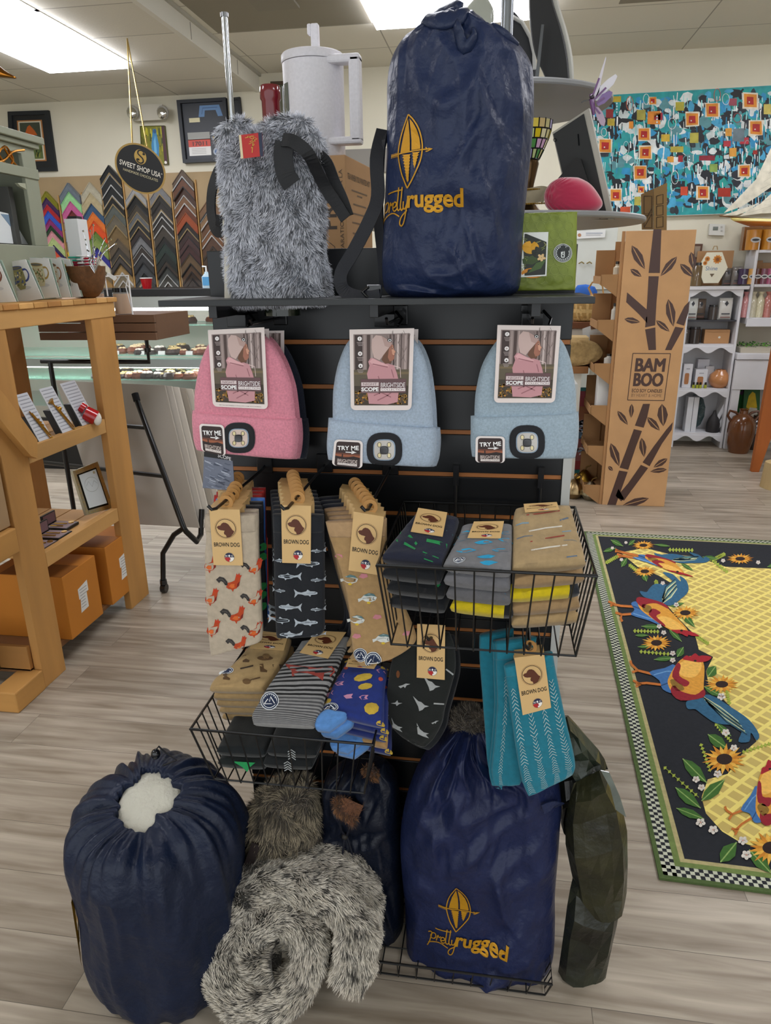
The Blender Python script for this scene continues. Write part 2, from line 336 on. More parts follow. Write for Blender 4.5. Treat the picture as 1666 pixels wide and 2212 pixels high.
def tile_mat(name, ox, oy, w, h):
    m = bpy.data.materials.new(name); m.use_nodes = True; nt = m.node_tree; N, L = nt.nodes, nt.links; b = N['Principled BSDF']
    g = N.new('ShaderNodeNewGeometry'); mp = N.new('ShaderNodeMapping'); mp.inputs['Location'].default_value = (-ox, -oy, 0); L.new(g.outputs['Position'], mp.inputs[0])
    br = N.new('ShaderNodeTexBrick'); br.offset = 0; br.inputs['Scale'].default_value = 1; br.inputs['Brick Width'].default_value = w; br.inputs['Row Height'].default_value = h
    br.inputs['Mortar Size'].default_value = .006; br.inputs['Mortar Smooth'].default_value = .3; L.new(mp.outputs[0], br.inputs[0])
    br.inputs['Color1'].default_value = (*lin('#dedacd'), 1); br.inputs['Color2'].default_value = (*lin('#d6d2c4'), 1); br.inputs['Mortar'].default_value = (*lin('#9f9b90'), 1)  # mortar colour paints in the thin shadow lines along the tile seams
    L.new(br.outputs['Color'], b.inputs['Base Color']); b.inputs['Roughness'].default_value = .9
    n = N.new('ShaderNodeTexNoise'); n.inputs['Scale'].default_value = 60; L.new(g.outputs['Position'], n.inputs['Vector']); bp = N.new('ShaderNodeBump'); bp.inputs['Strength'].default_value = .2; bp.inputs['Distance'].default_value = .004
    L.new(n.outputs[0], bp.inputs['Height']); L.new(bp.outputs[0], b.inputs['Normal']); return m
XB = -2.29                                 # step between the two ceilings
struct('floor', MB().box((-6, -3, -.05), (5, YW, 0)), floor_mat())
wallm = mat('cream_wall', .85, var=(2, .03), bump=(90, .1, .001))
struct('wall_back', MB('#d8d3c0').box((-6, YW, 0), (5, YW+.1, ZU+.3)), wallm)
struct('wall_left', MB('#d8d3c0').box((-6.1, -3, 0), (-6, YW, ZL+.1)), wallm)
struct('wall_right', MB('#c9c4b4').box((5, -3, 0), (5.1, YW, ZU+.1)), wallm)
struct('ceiling', MB().box((XB, -3, ZU), (5, YW, ZU+.05)), tile_mat('ceiling_tile', -.985-1.22, 5.51, 1.22, .61))
struct('ceiling_lower', MB().box((-6, -3, ZL), (XB-.041, YW, ZL+.05)), tile_mat('ceiling_tile_lower', -3.1, 6.17, 1.22, .61))
bm_ = MB('#dedcd2').box((XB-.04, -3, ZL-.012), (XB, YW, ZU-.001))
for i in range(7): bm_.box((XB+.0005, YW-.6-i*.98, ZL), (XB+.002, YW-.592-i*.98, ZU-.03), '#8c8a82')
bm_.box((XB+.0005, -3, ZU-.024), (XB+.02, YW, ZU-.001), '#b4b2a8')
struct('trim_1', bm_, 'matte')
struct('baseboard_back', MB('#d9d5c8').box((-6, YW-.015, 0), (5, YW, .1)), 'paint')
def troffer(x0, x1, y0, y1, z, label):
    t = thing('ceiling_light', label, 'ceiling light', ((x0+x1)/2, (y0+y1)/2, z), 'fluorescent ceiling panels')
    f = MB('#e8e8e4')
    for a, b in (((x0-.02, y0-.02), (x1+.02, y0)), ((x0-.02, y1), (x1+.02, y1+.02)), ((x0-.02, y0), (x0, y1)), ((x1, y0), (x1+.02, y1))): f.box((a[0], a[1], z-.006), (b[0], b[1], z))
    f.build('frame', 'paint', t)
    m = mat('lamp_diffuser', .5, emit=LAMP_POWER); MB('#f6f7ff').box((x0, y0, z-.045), (x1, y1, z-.001)).build('diffuser', m, t)  # drop below the tiles added so the glowing sides brighten the ceiling
troffer(-3.71, -3.02, 3.73, 4.95, ZL, 'long white light panel in the low ceiling, running out of the photo at top left')
troffer(-3.71, -3.02, 4.95, 6.17, ZL, 'long white light panel in the low ceiling, the end nearer the back wall')
troffer(-.985, .2, 5.51, 6.12, ZU, 'bright white light panel in the ceiling above the tall navy bag')
for x0, y0, z, l in ((-3.71, .3, ZL, 'light panel in the low ceiling above the wooden pallet shelf'), (-1.0, 2.45, ZU, 'light panel in the high ceiling just beyond the black display stand'), 
    (1.9, 2.45, ZU, 'light panel in the high ceiling over the rooster rug'), (1.9, 5.3, ZU, 'light panel in the high ceiling before the abstract painting'), (1.9, -.6, ZU, 'light panel in the high ceiling to the right of the camera')):
    troffer(x0, x0+1.2, y0, y0+.62, z, l)
# darker recessed tile and diffuser beside the light
t = MB('#8f897a').box((-2.22, 4.3, ZU-.004), (-1.02, 6.1, ZU)); t.box((-1.75, 5.35, ZU-.02), (-1.45, 5.65, ZU-.004), '#8a8578'); struct('trim_2', t, 'matte')
struct('trim_3', MB('#918b7c').box((.75, 4.9, ZU-.004), (1.9, 6.05, ZU)), 'matte')
# ---------------- slatwall display ----------------
SY = 1.50                                  # front face of the slatwall
SX0, SX1 = -.608, .145
zs = [PY(820, y, SY).z for y in (738, 836, 930, 1019, 1107, 1200, 1290)]
pitch = (zs[0]-zs[4])/4; zs = [zs[0]-i*pitch for i in range(-1, 20)]
sw = thing('slatwall_display', 'black slatwall display stand holding hats, socks and baskets', 'display stand', ((SX0+SX1)/2, SY+.15, 0))
p = MB('#15171a'); g = MB('#b06f3a'); top = 1.668
hi = top
for z in zs:
    if z < .1 or z > 1.54: continue
    p.box((SX0, SY, z+.004), (SX1, SY+.018, hi)); hi = z-.006
p.box((SX0, SY, .02), (SX1, SY+.018, hi)); p.box((SX0, SY+.012, .02), (SX1, SY+.024, top))
for z in zs:
    if .1 < z < 1.54: g.box((SX0+.002, SY+.003, z-.0055), (SX1-.002, SY+.0115, z+.0035))
p.build('panel', 'laminate', sw, bevel=.0015); g.build('slat_groove', 'paint', sw, label='orange brown wooden slat grooves')
MB('#c9cac6').box((SX1, SY-.004, .02), (SX1+.018, SY+.30, 1.40)).build('end_panel', 'paint', sw, label='white end panel')
MB('#15171a').box((SX0, SY+.28, .02), (SX1, SY+.30, top)).build('back_panel', 'laminate', sw)
MB('#101113').box((SX0, SY-.01, 0), (SX1+.02, SY+.31, .03)).build('base', 'laminate', sw)
# top shelf
ZS = 1.578
ts = thing('display_shelf', 'black shelf board across the top of the slatwall display', 'shelf', (-.23, 1.4, ZS-.012))
MB('#2c2f31').box((-.612, 1.262, ZS-.011), (.156, SY-.001, ZS)).build('board', mat('shelf_laminate', .5, bump=(250, .1, .0005), var=(4, .12)), ts, bevel=.0012)
for px in (835, 1150, 520):
    a = PY(px, 672, 1.45); b = MB('#0d0e10')
    b.box((a.x-.008, 1.30, ZS-.034), (a.x+.008, 1.5, ZS-.0115)).box((a.x-.02, 1.42, ZS-.058), (a.x+.02, 1.5, ZS-.034)).tube([(a.x+.02, 1.44, ZS-.03), (a.x+.035, 1.43, ZS-.045), (a.x+.03, 1.40, ZS-.055)], .003)
    b.build('bracket', 'blackmetal', ts, bevel=.002)
bs = thing('rear_shelf', 'dark shelf behind the slatwall, carrying the cardboard press box', 'shelf', (-.23, 1.95, ZS-.012))
MB('#2c2f31').box((-.6, SY+.302, ZS-.012), (.145, 2.12, ZS)).build('board', 'laminate', bs, bevel=.001)
for x in (-.5, .05): MB('#101113').box((x-.008, SY+.30, ZS-.05), (x+.008, 2.05, ZS-.012)).build('bracket', 'blackmetal', bs)
# ---------------- beanies ----------------
def photo(mb):
    r = random.Random(3)
    mb.rect(.06, .06, .94, .94, '#5b4a42', .0002)
    mb.rect(.06, .5, .94, .94, '#8d7c78', .0003)
    for x, w_, c in ((.08, .12, '#3b2b28'), (.22, .03, '#a2918c'), (.27, .05, '#4a3833'), (.34, .02, '#b7a5a0'), (.62, .03, '#5a4743'), (.68, .02, '#3f302d'), (.74, .03, '#c6b6b2'), (.80, .015, '#4c3c38'), (.86, .03, '#b09e9a'), (.91, .02, '#54443f')):
        mb.rect(x, .46, x+w_, .93, c, .0004)
    for i in range(26): a, b = r.uniform(.6, .92), r.uniform(.55, .92); mb.stroke([(a, b), (a+r.uniform(-.05, .05), b+.06)], .004, '#4c3c3a', .0005)
    mb.rect(.06, .30, .94, .50, '#5d5340', .0005); mb.rect(.06, .44, .94, .47, '#736346', .0006); mb.rect(.06, .06, .94, .30, '#3c3122', .0005)
    for i in range(70):
        a = r.choice((r.uniform(.08, .3), r.uniform(.72, .92))); mb.ell(a, r.uniform(.08, .24), .018, .012, r.choice(('#a3702c', '#c08a33', '#6f4a1e', '#8a6a25')), .0006, 7)
    mb.poly([(.30, .08), (.27, .25), (.29, .36), (.27, .45), (.31, .55), (.29, .60), (.33, .645), (.38, .64), (.5, .59), (.62, .57), (.70, .55), (.75, .45), (.78, .36), (.76, .25), (.78, .2), (.77, .1), (.6, .07)], '#c58f95', .0007)
    mb.poly([(.31, .60), (.36, .64), (.46, .60), (.60, .555), (.62, .54), (.50, .54), (.38, .55)], '#dba9ad', .0008)
    for q in ([(.36, .57), (.48, .55), (.6, .53)], [(.45, .42), (.5, .3), (.47, .2)], [(.38, .18), (.5, .22), (.66, .16)], [(.44, .12), (.6, .18), (.7, .24)], [(.66, .5), (.7, .4)]): mb.stroke(q, .014, '#9c666e', .0009)
    mb.stroke([(.7, .545), (.8, .52), (.81, .4)], .008, '#ead3d0', .0009)
    mb.poly([(.5, .62), (.57, .76), (.66, .8), (.66, .58), (.56, .57)], '#6a4530', .0009)
    mb.poly([(.655, .815), (.685, .79), (.695, .745), (.725, .715), (.705, .70), (.712, .68), (.70, .665), (.705, .64), (.68, .61), (.63, .60), (.60, .65), (.615, .75)], '#a36a55', .001)
    mb.poly([(.68, .80), (.69, .745), (.72, .715), (.70, .70), (.70, .66), (.67, .69), (.655, .76)], '#d09a80', .0011)
    mb.ell(.668, .755, .012, .006, '#2a1c18', .0012, 10); mb.stroke([(.65, .775), (.685, .775)], .006, '#3a2620', .0012); mb.stroke([(.68, .668), (.705, .67)], .008, '#8a3a3a', .0012)
    mb.poly([(.34, .78), (.35, .87), (.41, .925), (.5, .915), (.57, .88), (.67, .82), (.62, .77), (.47, .615), (.38, .65)], '#c8aea8', .0012)
    mb.poly([(.5, .915), (.57, .88), (.67, .82), (.62, .77), (.55, .79)], '#b3968f', .0013)
    mb.ell(.625, .86, .035, .022, '#1b1a1e', .0014); mb.ring(.628, .858, .025, .016, .008, '#ffffff', .0015, 20, .7)
    mb.rect(.17, .215, .90, .385, '#64474a', .0016)
    mb.rect(.18, .30, .46, .345, '#d8c7c8', .0018); mb.text('NIGHT', .32, .323, .22, .03, '#7a6062', .002); mb.text('SCOPE', .32, .26, .28, .048, '#ffffff', .002, .03)
    mb.text('BRIGHTSIDE', .69, .31, .39, .058, '#f4eef0', .002); mb.rect(.49, .235, .89, .272, '#efe6e6', .0018); mb.text('COLLECTION', .69, .254, .37, .024, '#6a4a50', .002); mb.stroke([(.19, .228), (.46, .228)], .003, '#e0d5d5', .002)
    for i, y in enumerate((.885, .70, .55)):
        mb.ell(.16+.005*i, y, .034, .027, '#f2eeee', .0018)
        if i == 0: mb.text('f', .16, y, .014, .03, '#4a3833', .002, .02)
        if i == 1: mb.ell(.165, y, .018, .014, '#b7aaa8', .002)
        if i == 2: mb.poly([(.155, y-.012), (.185, y-.012), (.17, y+.014)], '#4a3833', .002)
        for k in range(3): mb.rect(.115+.01*k, y-.05-k*.018, .225-.01*k, y-.044-k*.018, '#b7a8a6', .0018)
def hat_card(f, q, parent, foot=False):
    b = MB('#e6dad6', f=qf(f, *q))
    P = [(0, 1), (1, 1)]+[(.92+.08*math.cos(R(-a)), .06+.06*math.sin(R(-a))) for a in range(0, 91, 15)]+[(.08-.08*math.sin(R(a)), .06-.06*math.cos(R(a))) for a in range(0, 91, 15)]
    b.prism(P, -.0006, 0., '#e6dad6'); photo(b)
    if foot: b.text('light may need charging to activate before usage and to use feature', .5, .025, .76, .014, '#5a4a48', .0003)
    b.build('header_card', 'print', parent, recalc=False)
def tryme(f, q, parent):
    b = MB('#e9e0dd', f=qf(f, *q)); b.rrect(0, -.02, 1, 1, .14, '#e9e0dd', 0.)
    b.rrect(.08, -.02, .92, .93, .1, '#33211f', .0003); b.rect(.08, .28, .92, .5, '#6a3c2c', .0004); b.rect(.08, .36, .92, .44, '#9c5a3c', .0005)
    b.poly([(.08, .28), (.92, .28), (.92, .36), (.7, .4), (.4, .33), (.08, .38)], '#241615', .0006); b.rect(.3, .33, .34, .46, '#1c1110', .0007)
    b.text('TRY ME', .5, .70, .74, .16, '#ffffff', .0008, .02, 4); b.stroke([(.42, .54), (.76, .545)], .03, '#ffffff', .0008); b.stroke([(.62, .60), (.78, .55), (.62, .50)], .03, '#ffffff', .0008)
    b.text('BRIGHTSIDE', .5, .2, .66, .13, '#e6d6cf', .0008); b.rect(.18, .04, .82, .12, '#efe6e2', .0008); b.text('COLLECTION', .5, .08, .58, .05, '#4a302a', .001)
    b.build('demo_tag', 'print', parent, recalc=False)
def beanie(label, col, Y, body, cuff, led, card, tagq, dx=0, foot=False, t=.016, group=None):
    f = vy(Y); sh = lambda rows: [(a+dx, b, c+dx, d) for a, b, c, d in rows]
    base = f(cuff[-1][0]+dx, cuff[-1][1], 0); h = thing('beanie', label, 'hat', (base.x, Y, base.z), group)
    s = Slab(sh(body), f, t, 3, 5, noise=lambda u, v: .0025*nz(u*3, v*3, dx)); m = MB(col); s.mesh(m, 22, 30); m.build('crown', 'knit', h, smooth=True, ang=80)
    s2 = Slab(sh(cuff), f, t+.007, 4, 5, noise=lambda u, v: .002*nz(u*4+5, v*2, dx)); m = MB(col); s2.mesh(m, 26, 14); m.build('cuff', 'knit', h, smooth=True, ang=80)
    if led:
        m = MB('#23242a'); L = MB(f=slab_px(s2, .002)); x, y, r = led; x += dx
        def sq(r1, z, c, n=28, pw=3.2): L.poly([(x+r1*math.copysign(abs(math.cos(a))**(2/pw), math.cos(a)), y+r1*.97*math.copysign(abs(math.sin(a))**(2/pw), math.sin(a))) for a in [2*math.pi*i/n for i in range(n)]], c, z)
        sq(r, 0, '#2b2c30', pw=2.7); sq(r*.93, .0012, '#222327', pw=2.7); L.build('rubber_ring', 'matte', h, recalc=False, label='black rubber ring round the headlamp')
        L = MB(f=slab_px(s2, .004)); sq(r*.62, 0, '#8fa3b8'); sq(r*.56, .0008, '#c4c0ba' if col != '#dc8c9e' else '#d9c4b8')
        for a, b in ((-1, -1), (1, -1), (-1, 1), (1, 1)): L.rect(x+a*.27*r-.07*r, y+b*.3*r-.1*r, x+a*.27*r+.07*r, y+b*.3*r+.1*r, '#e9dba6', .0012); L.ring(x+a*.27*r, y+b*.3*r, .12*r, .15*r, .03*r, '#6a6250', .0014, 12)
        L.build('lamp_lens', 'gloss', h, recalc=False)
        L = MB(f=slab_px(s2, .006)); sq(r*.24, 0, '#15161a'); sq(r*.2, .0012, '#33353a'); L.build('lamp_button', 'gloss', h, recalc=False)
    if card: hat_card(plane((0, Y-t-.006, 0), (0, -1, 0)), [(a+dx, b) for a, b in card], h, foot)
    if tagq: tryme(plane((0, Y-t-.011, 0), (0, -1, 0)), tagq, h)
    return h
B1 = [(490, 716, 545, 716), (458, 733, 580, 731), (436, 775, 608, 772), (424, 825, 628, 825), (420, 860, 635, 868), (421, 898, 640, 915)]
C1 = [(416, 886, 642, 903), (417, 915, 645, 935), (420, 950, 643, 968), (427, 971, 638, 991)]
B2 = [(785, 716, 860, 714), (752, 738, 898, 736), (731, 785, 920, 782), (721, 835, 930, 838), (719, 870, 934, 880), (719, 912, 936, 925)]
C2 = [(710, 902, 942, 923), (708, 930, 944, 950), (706, 965, 941, 985), (709, 992, 934, 1007)]
B3 = [(1105, 712, 1180, 712), (1072, 738, 1214, 736), (1043, 785, 1234, 782), (1030, 835, 1243, 835), (1026, 868, 1245, 868), (1025, 906, 1246, 900)]
C3 = [(1017, 898, 1250, 889), (1017, 925, 1251, 918), (1017, 960, 1249, 958), (1020, 986, 1243, 989)]
PK, LB, BB = '#dc8c9e', '#a9b9cb', '#9fb2c0'
YH = 1.335
beanie('pink ribbed beanie with round headlamp, frontmost on the left hook', PK, YH, B1, C1, (526, 940, 34), [(449, 713), (571, 707), (579, 884), (460, 878)], [(430, 915), (484, 918), (488, 984), (435, 973)], 0, True)
beanie('second pink beanie peeping out behind the frontmost pink one', PK, YH+.045, B1, C1, None, [(449, 716), (571, 710), (579, 884), (460, 878)], None, 10)
beanie('navy black beanie hanging behind the two pink ones', '#1b2233', YH+.10, B1, C1, None, [(470, 716), (590, 714), (590, 800), (470, 800)], None, 24)
beanie('pale blue grey beanie with round headlamp on the middle hook, frontmost', LB, YH, B2, C2, (835, 965, 38), [(755, 712), (895, 709), (889, 886), (758, 886)], [(723, 949), (784, 952), (783, 1011), (717, 1004)])
beanie('pale blue grey beanie half hidden behind the middle one', LB, YH+.045, B2, C2, None, [(755, 714), (895, 711), (889, 886), (758, 886)], None, 9)
beanie('steel blue beanie with round headlamp on the right hook', BB, YH, B3, C3, (1138, 949, 38), [(1075, 702), (1212, 704), (1199, 870), (1067, 870)], [(1028, 942), (1091, 943), (1091, 999), (1027, 998)])
for px, l in ((540, 'left'), (835, 'middle'), (1150, 'right')):
    a = PY(px, 700, YH-.03); k = thing('display_hook', 'black slatwall hook carrying the beanies in the %s' % {'left': 'pink pile', 'middle': 'pale blue pile', 'right': 'steel blue pile'}[l], 'hook', (a.x, SY, a.z))
    zz = min(zs, key=lambda q: abs(q-a.z)); MB('#0e0f11').tube([(a.x, SY, a.z), (a.x, YH-.02, a.z), (a.x, YH-.03, a.z+.01)], .003).build('prong', 'blackmetal', k)
    MB('#0e0f11').box((a.x-.015, SY-.006, a.z-.015), (a.x+.015, SY, a.z+.025)).build('back_plate', 'blackmetal', k, bevel=.002)
# picture card showing below the pink beanie
f = plane((0, YH-.0, 0), (0, -1, 0)); b = MB('#6c7384', f=qf(f, (441, 975), (502, 985), (507, 1060), (438, 1054)))
b.prism([(0, 0), (1, 0), (1, 1), (0, 1)], -.002, 0, '#6c7384'); b.rect(0, .86, 1, 1, '#16171b', .0003); b.text('SCOPE', .72, .93, .46, .1, '#d8d8da', .0006, .02, -6)
r = random.Random(2)
for i in range(46):
    x, y = r.uniform(.03, .75), r.uniform(.04, .8); b.stroke([(x, y), (x+.1, y-.03), (x+.2, y-.02-.05*r.random())], .02+.02*r.random(), r.choice(('#8f97a8', '#525a6c', '#a9b0bf', '#454c5e', '#7d8598')), .0004+i*1e-5)
tag(b.build('picture_card', 'print', recalc=False), 'blue grey picture card sticking out under the pink beanie, reading SCOPE', 'card')
# ---------------- socks ----------------
DOG = [(-.95, .12), (-.78, .26), (-.55, .30), (-.42, .50), (-.22, .62), (.05, .60), (.30, .45), (.50, .15), (.70, -.15), (.88, -.28), (.80, -.5), (.55, -.78), (.25, -.95), (.05, -.95), (-.02, -.72), (-.2, -.62), (-.22, -.42), (-.12, -.25), (-.3, -.22), (-.55, -.2), (-.8, -.1)]
def nc_badge(b, x, y, rx, ry, z):
    b.ell(x, y, rx, ry, '#8a7a60', z); b.ell(x, y, rx*.93, ry*.93, '#f2efe8', z+.0001)
    up = [(x+rx*.93*math.cos(R(a)), y+ry*.93*math.sin(R(a))) for a in range(0, 181, 12)]; b.poly(up, '#1b2145', z+.0002)
    b.poly([(x, y), (x, y-ry*.93)]+[(x-rx*.93*math.sin(R(a)), y-ry*.93*math.cos(R(a))) for a in range(8, 91, 10)], '#b5242b', z+.0002)
    b.poly([(x-rx*.25, y-ry*.05), (x+rx*.22, y-ry*.1), (x+rx*.15, y-ry*.4), (x+rx*.3, y-ry*.6), (x-rx*.1, y-ry*.55)], '#a02028', z+.0003)
    b.text('N', x-rx*.58, y+ry*.3, rx*.36, ry*.4, '#e8e4da', z+.0004, .02); b.text('C', x+rx*.58, y+ry*.3, rx*.36, ry*.4, '#e8e4da', z+.0004, .02)
    b.poly([(x+rx*(.28 if i % 2 == 0 else .11)*math.sin(R(36*i)), y+ry*.32+ry*(.34 if i % 2 == 0 else .13)*math.cos(R(36*i))) for i in range(10)], '#ffffff', z+.0004)
def tag_print(b, z=.0003, sq=1., full=True):
    CB = '#5a2d1b'
    cy, r = .66, .335; ry = r*.5*sq
    b.ring(.5, cy, r+.03, ry+.03*.5*sq, .008, '#7a4a2c', z, 36, .5*sq); b.ring(.5, cy, r, ry, .018, '#2c1a12', z, 36, .5*sq)
    b.poly([(.5+p[0]*r*.93, cy+p[1]*ry*1.0) for p in DOG], CB, z+.0001)
    b.text('BROWN DOG', .5, .37, .86, .075*sq, '#17130f', z, .018)
    nc_badge(b, .56, .145, .17, .085*sq, z)
def header(q, f, parent, col='#d6b27a', loop=True, dz=0., lp=(0, 0)):
    """folded paper band: printed front, folded top and a punched hanging ring"""
    tl, tr, br, bl = q; b = MB(col, f=qf(f, tl, tr, br, bl, dz)); b.prism([(0, 0), (1, 0), (1, 1), (0, 1)], -.0012, 0, col); tag_print(b)
    if loop:
        b.add([(0, 1, 0), (1, 1, 0), (1, 1.015, -.026), (0, 1.015, -.026)], [(0, 1, 2, 3)], '#d2ae76')
        b.add([(0, .99, -.026), (1, .99, -.026), (1, .6, -.027), (0, .6, -.027)], [(0, 1, 2, 3)], col)
        cx, cy, rx, ry = .5+lp[0], 1.09+lp[1], .24, .125; P = []
        for z in (-.012, -.014):
            for k in (1., .5):
                for i in range(24): a = 2*math.pi*i/24; P.append((cx+rx*k*math.cos(a), cy+ry*k*math.sin(a), z))
        F = []
        for i in range(24):
            j = (i+1) % 24; F += [(i, j, 24+j, 24+i), (48+i, 72+i, 72+j, 48+j), (i, 48+i, 48+j, j), (24+i, 24+j, 72+j, 72+i)]
        b.add(P, F, '#b8884c')
    b.build('header_card', 'card' if False else 'print', parent, recalc=False)
def sock(label, Y, rows, col, draw=None, tagq=None, t=.010, f=None, group=None, cuff=None, loop=True, dx=0, dy=0, seed=0, name='sock', colf=None, off=None, cat='socks', nu=26, nv=44, wr=.0022, lp=(0, 0), tdz=None, fold=None):
    if off is not None:
        g_ = vy(Y); f = lambda x, y, z=0.: g_(x, y, z)+Vector(off)
    f = f or vy(Y); rows = [(a+dx, b+dy, c+dx, d+dy) for a, b, c, d in rows]
    base = f((rows[-1][0]+rows[-1][2])/2, rows[-1][3]); h = thing(name, label, cat, tuple(base), group)
    s = Slab(rows, f, t, 4, 8, noise=lambda u, v: wr*(nz(u*3+seed, v*9, seed)+.6*nz(u*8, v*20+seed, 3))+(fold(u, v) if fold else 0))
    m = MB(col); s.mesh(m, nu, nv, colf); m.build('knit_body', 'sock', h, smooth=True, ang=80)
    if draw:
        p = MB(f=slab_px(s, .0007)); draw(p, dx, dy); 
        if p.v: p.build('knitted_pattern', 'sock', h, recalc=False)
    if cuff:
        vv, cc = cuff; r2 = [ipol(rows, vv*i/4) for i in range(5)]; s2 = Slab(r2, f, t+.0012, 4, 8); m = MB(cc); s2.mesh(m, 22, 12); m.build('ribbed_cuff', 'sock', h, smooth=True, ang=80)
    if tagq: header([(a+dx, b+dy) for a, b in tagq], f, h, loop=loop, dz=tdz if tdz is not None else t+.0035, lp=lp)
    return h
def L1(x, y): return 400+x*.3001, 1000+y*.3001
def rooster(p, X, Y, s=1., part=None):
    T = lambda pts: [(X+a*s, Y+b*s) for a, b in pts]
    if part != 'r':
        pass
    if part in (None, 'body', 'both'):
        p.poly(T([(-16, 8), (-12, -2), (-4, -4), (4, -8), (6, -16), (12, -20), (17, -15), (16, -8), (14, 2), (8, 10), (2, 12), (0, 18), (-4, 12), (-10, 12)]), '#b8431a')
        p.poly(T([(-10, 6), (-4, 0), (4, 0), (4, 8), (-2, 10)]), '#d4662a', .0002); p.poly(T([(6, -16), (8, -24), (11, -20), (14, -25), (16, -19), (20, -20), (17, -14)]), '#c03a18', .0002); p.poly(T([(10, 0), (15, -6), (14, 4), (8, 9)]), '#7a1d12', .0002)
    if part in (None, 'tail', 'both'):
        p.poly(T([(-38, -10), (-30, -17), (-20, -14), (-13, -5), (-12, 4), (-18, 3), (-22, -4), (-27, -7), (-31, -2)]), '#33302f'); p.stroke(T([(-33, -11), (-24, -11), (-17, -3)]), 2*s, '#57524e', .0002)
def draw_rooster(p, dx, dy):
    for x, y, k in ((345, 855, None), (370, 1085, None), (190, 725, 'body'), (195, 960, 'body'), (205, 1185, 'body'), (520, 1290, 0)):
        if k == 0: continue
        a, b = L1(x, y); rooster(p, a+dx+(4 if k is None else 0), b+dy, .95, k)
    for x, y in ((515, 745), (525, 968), (535, 1195), (405, 1290)):
        a, b = L1(x, y); rooster(p, min(a, 553)+dx, b+dy, .8, None)
def fish(p, X, Y, s, c, fl=1):
    T = lambda pts: [(X+a*s*fl, Y+b*s) for a, b in pts]
    p.poly(T([(-26, -2), (-20, -5), (-10, -5), (-4, -9), (-1, -5), (10, -2), (18, -4), (26, -10), (23, -1), (25, 9), (17, 1), (8, 2), (2, 4), (-6, 4), (-10, 7), (-12, 3), (-20, 2), (-25, 1)]), c)
    p.stroke(T([(-20, -1), (0, -1), (14, 0)]), 1.2*s, '#7d8792', .0002); p.ell(T([(-21, -2)])[0][0], Y-2*s, 1.1*s, 1.1*s, '#2a2d33', .0002, 8)
def draw_shark(p, dx, dy):
    for x, y, fl in ((765, 805, 1), (975, 830, 1), (672, 908, -1), (878, 925, -1), (768, 1025, 1), (970, 1040, 1), (680, 1120, -1), (880, 1135, -1), (775, 1222, 1), (975, 1232, 1), (672, 690, -1), (892, 715, -1), (975, 622, 1)):
        a, b = L1(x, y); fish(p, min(max(a, 604), 690)+dx, b+dy, .98 if 604 < a < 690 else .6, '#aeb7c0', fl)
def pompano(p, X, Y, s):
    T = lambda pts: [(X+a*s, Y+b*s) for a, b in pts]
    p.poly(T([(-26, 2), (-18, 0), (-10, -8), (2, -11), (14, -9), (22, -1), (18, 6), (6, 10), (-6, 8), (-14, 4), (-24, 10)]), '#d6d9d4')
    p.poly(T([(-12, -7), (2, -13), (14, -10), (20, -3), (8, -6), (-4, -5)]), '#5d7d80', .0002); p.stroke(T([(14, -2), (12, 4), (17, 4)]), 1.6*s, '#2f3538', .0002); p.ell(X+2*s, Y+11*s, 5*s, 3*s, '#d6b63a', .0002, 10); p.stroke(T([(-14, 2), (2, -2), (10, 0)]), 1*s, '#8d9795', .0002)
def ebadge(p, X, Y, r, sy=1., z=.0006, col='#1c2a49'):
    p.ell(X, Y, r, r*sy, '#e9edf0', z, 28); p.ell(X, Y, r*.92, r*.92*sy, col, z+.0002, 28); p.ring(X, Y, r*.8, r*.8*sy, r*.07, '#e9edf0', z+.0004, 28, sy)
    p.stroke([(X-r*.55, Y+r*.3*sy), (X-r*.2, Y-r*.2*sy), (X, Y+r*.1*sy), (X+r*.1, Y-r*.45*sy), (X+r*.55, Y+r*.3*sy)], r*.1, '#f4f6f8', z+.0005); p.stroke([(X-r*.6, Y+r*.34*sy), (X+r*.6, Y+r*.34*sy)], r*.08, '#f4f6f8', z+.0005)
    for i in range(7): 
        a = R(-150+20*i); p.rect(X+r*.66*math.cos(a)-r*.04, Y+r*.66*sy*math.sin(a)-r*.05*sy, X+r*.66*math.cos(a)+r*.04, Y+r*.66*sy*math.sin(a)+r*.05*sy, '#cfd6de', z+.0005)
def draw_pomp(p, dx, dy):
    for x, y in ((1170, 825), (1325, 955), (1238, 1115), (1428, 1245)): a, b = L1(x, y); pompano(p, (a if a > 755 else 757)+dx, b+dy, .85)
    for x, y in ((1290, 797), (1388, 1090), (1240, 1230), (1110, 660), (1600, 1210)): a, b = L1(x, y); p.poly([(a+dx-10, b+dy+3), (a+dx-4, b+dy-5), (a+dx+8, b+dy-4), (a+dx+10, b+dy+2), (a+dx, b+dy+6)], '#c9838d')
    a, b = L1(1280, 1365); ebadge(p, a+dx-4, b+dy, 15); a, b = L1(1360, 1400); ebadge(p, a+dx, b+dy, 18, z=.0016)
def peg(tip, Y0, label):
    """hook on the slatwall: rod towards the room with an upturned tip at the traced place"""
    a = PY(tip[0], tip[1], Y0); k = thing('display_hook', label, 'hook', (a.x, SY, a.z))
    MB('#101113').tube([(a.x, SY, a.z+.006), (a.x, SY-.02, a.z+.002), (a.x, Y0+.012, a.z), (a.x-.004, Y0, a.z+.002), (a.x-.010, Y0-.002, a.z+.010)], .0032).build('prong', 'blackmetal', k)
    MB('#1b1c1f').box((a.x-.018, SY-.007, a.z-.012), (a.x+.018, SY, a.z+.03)).build('back_plate', 'blackmetal', k, bevel=.002); return k
Y1 = 1.235
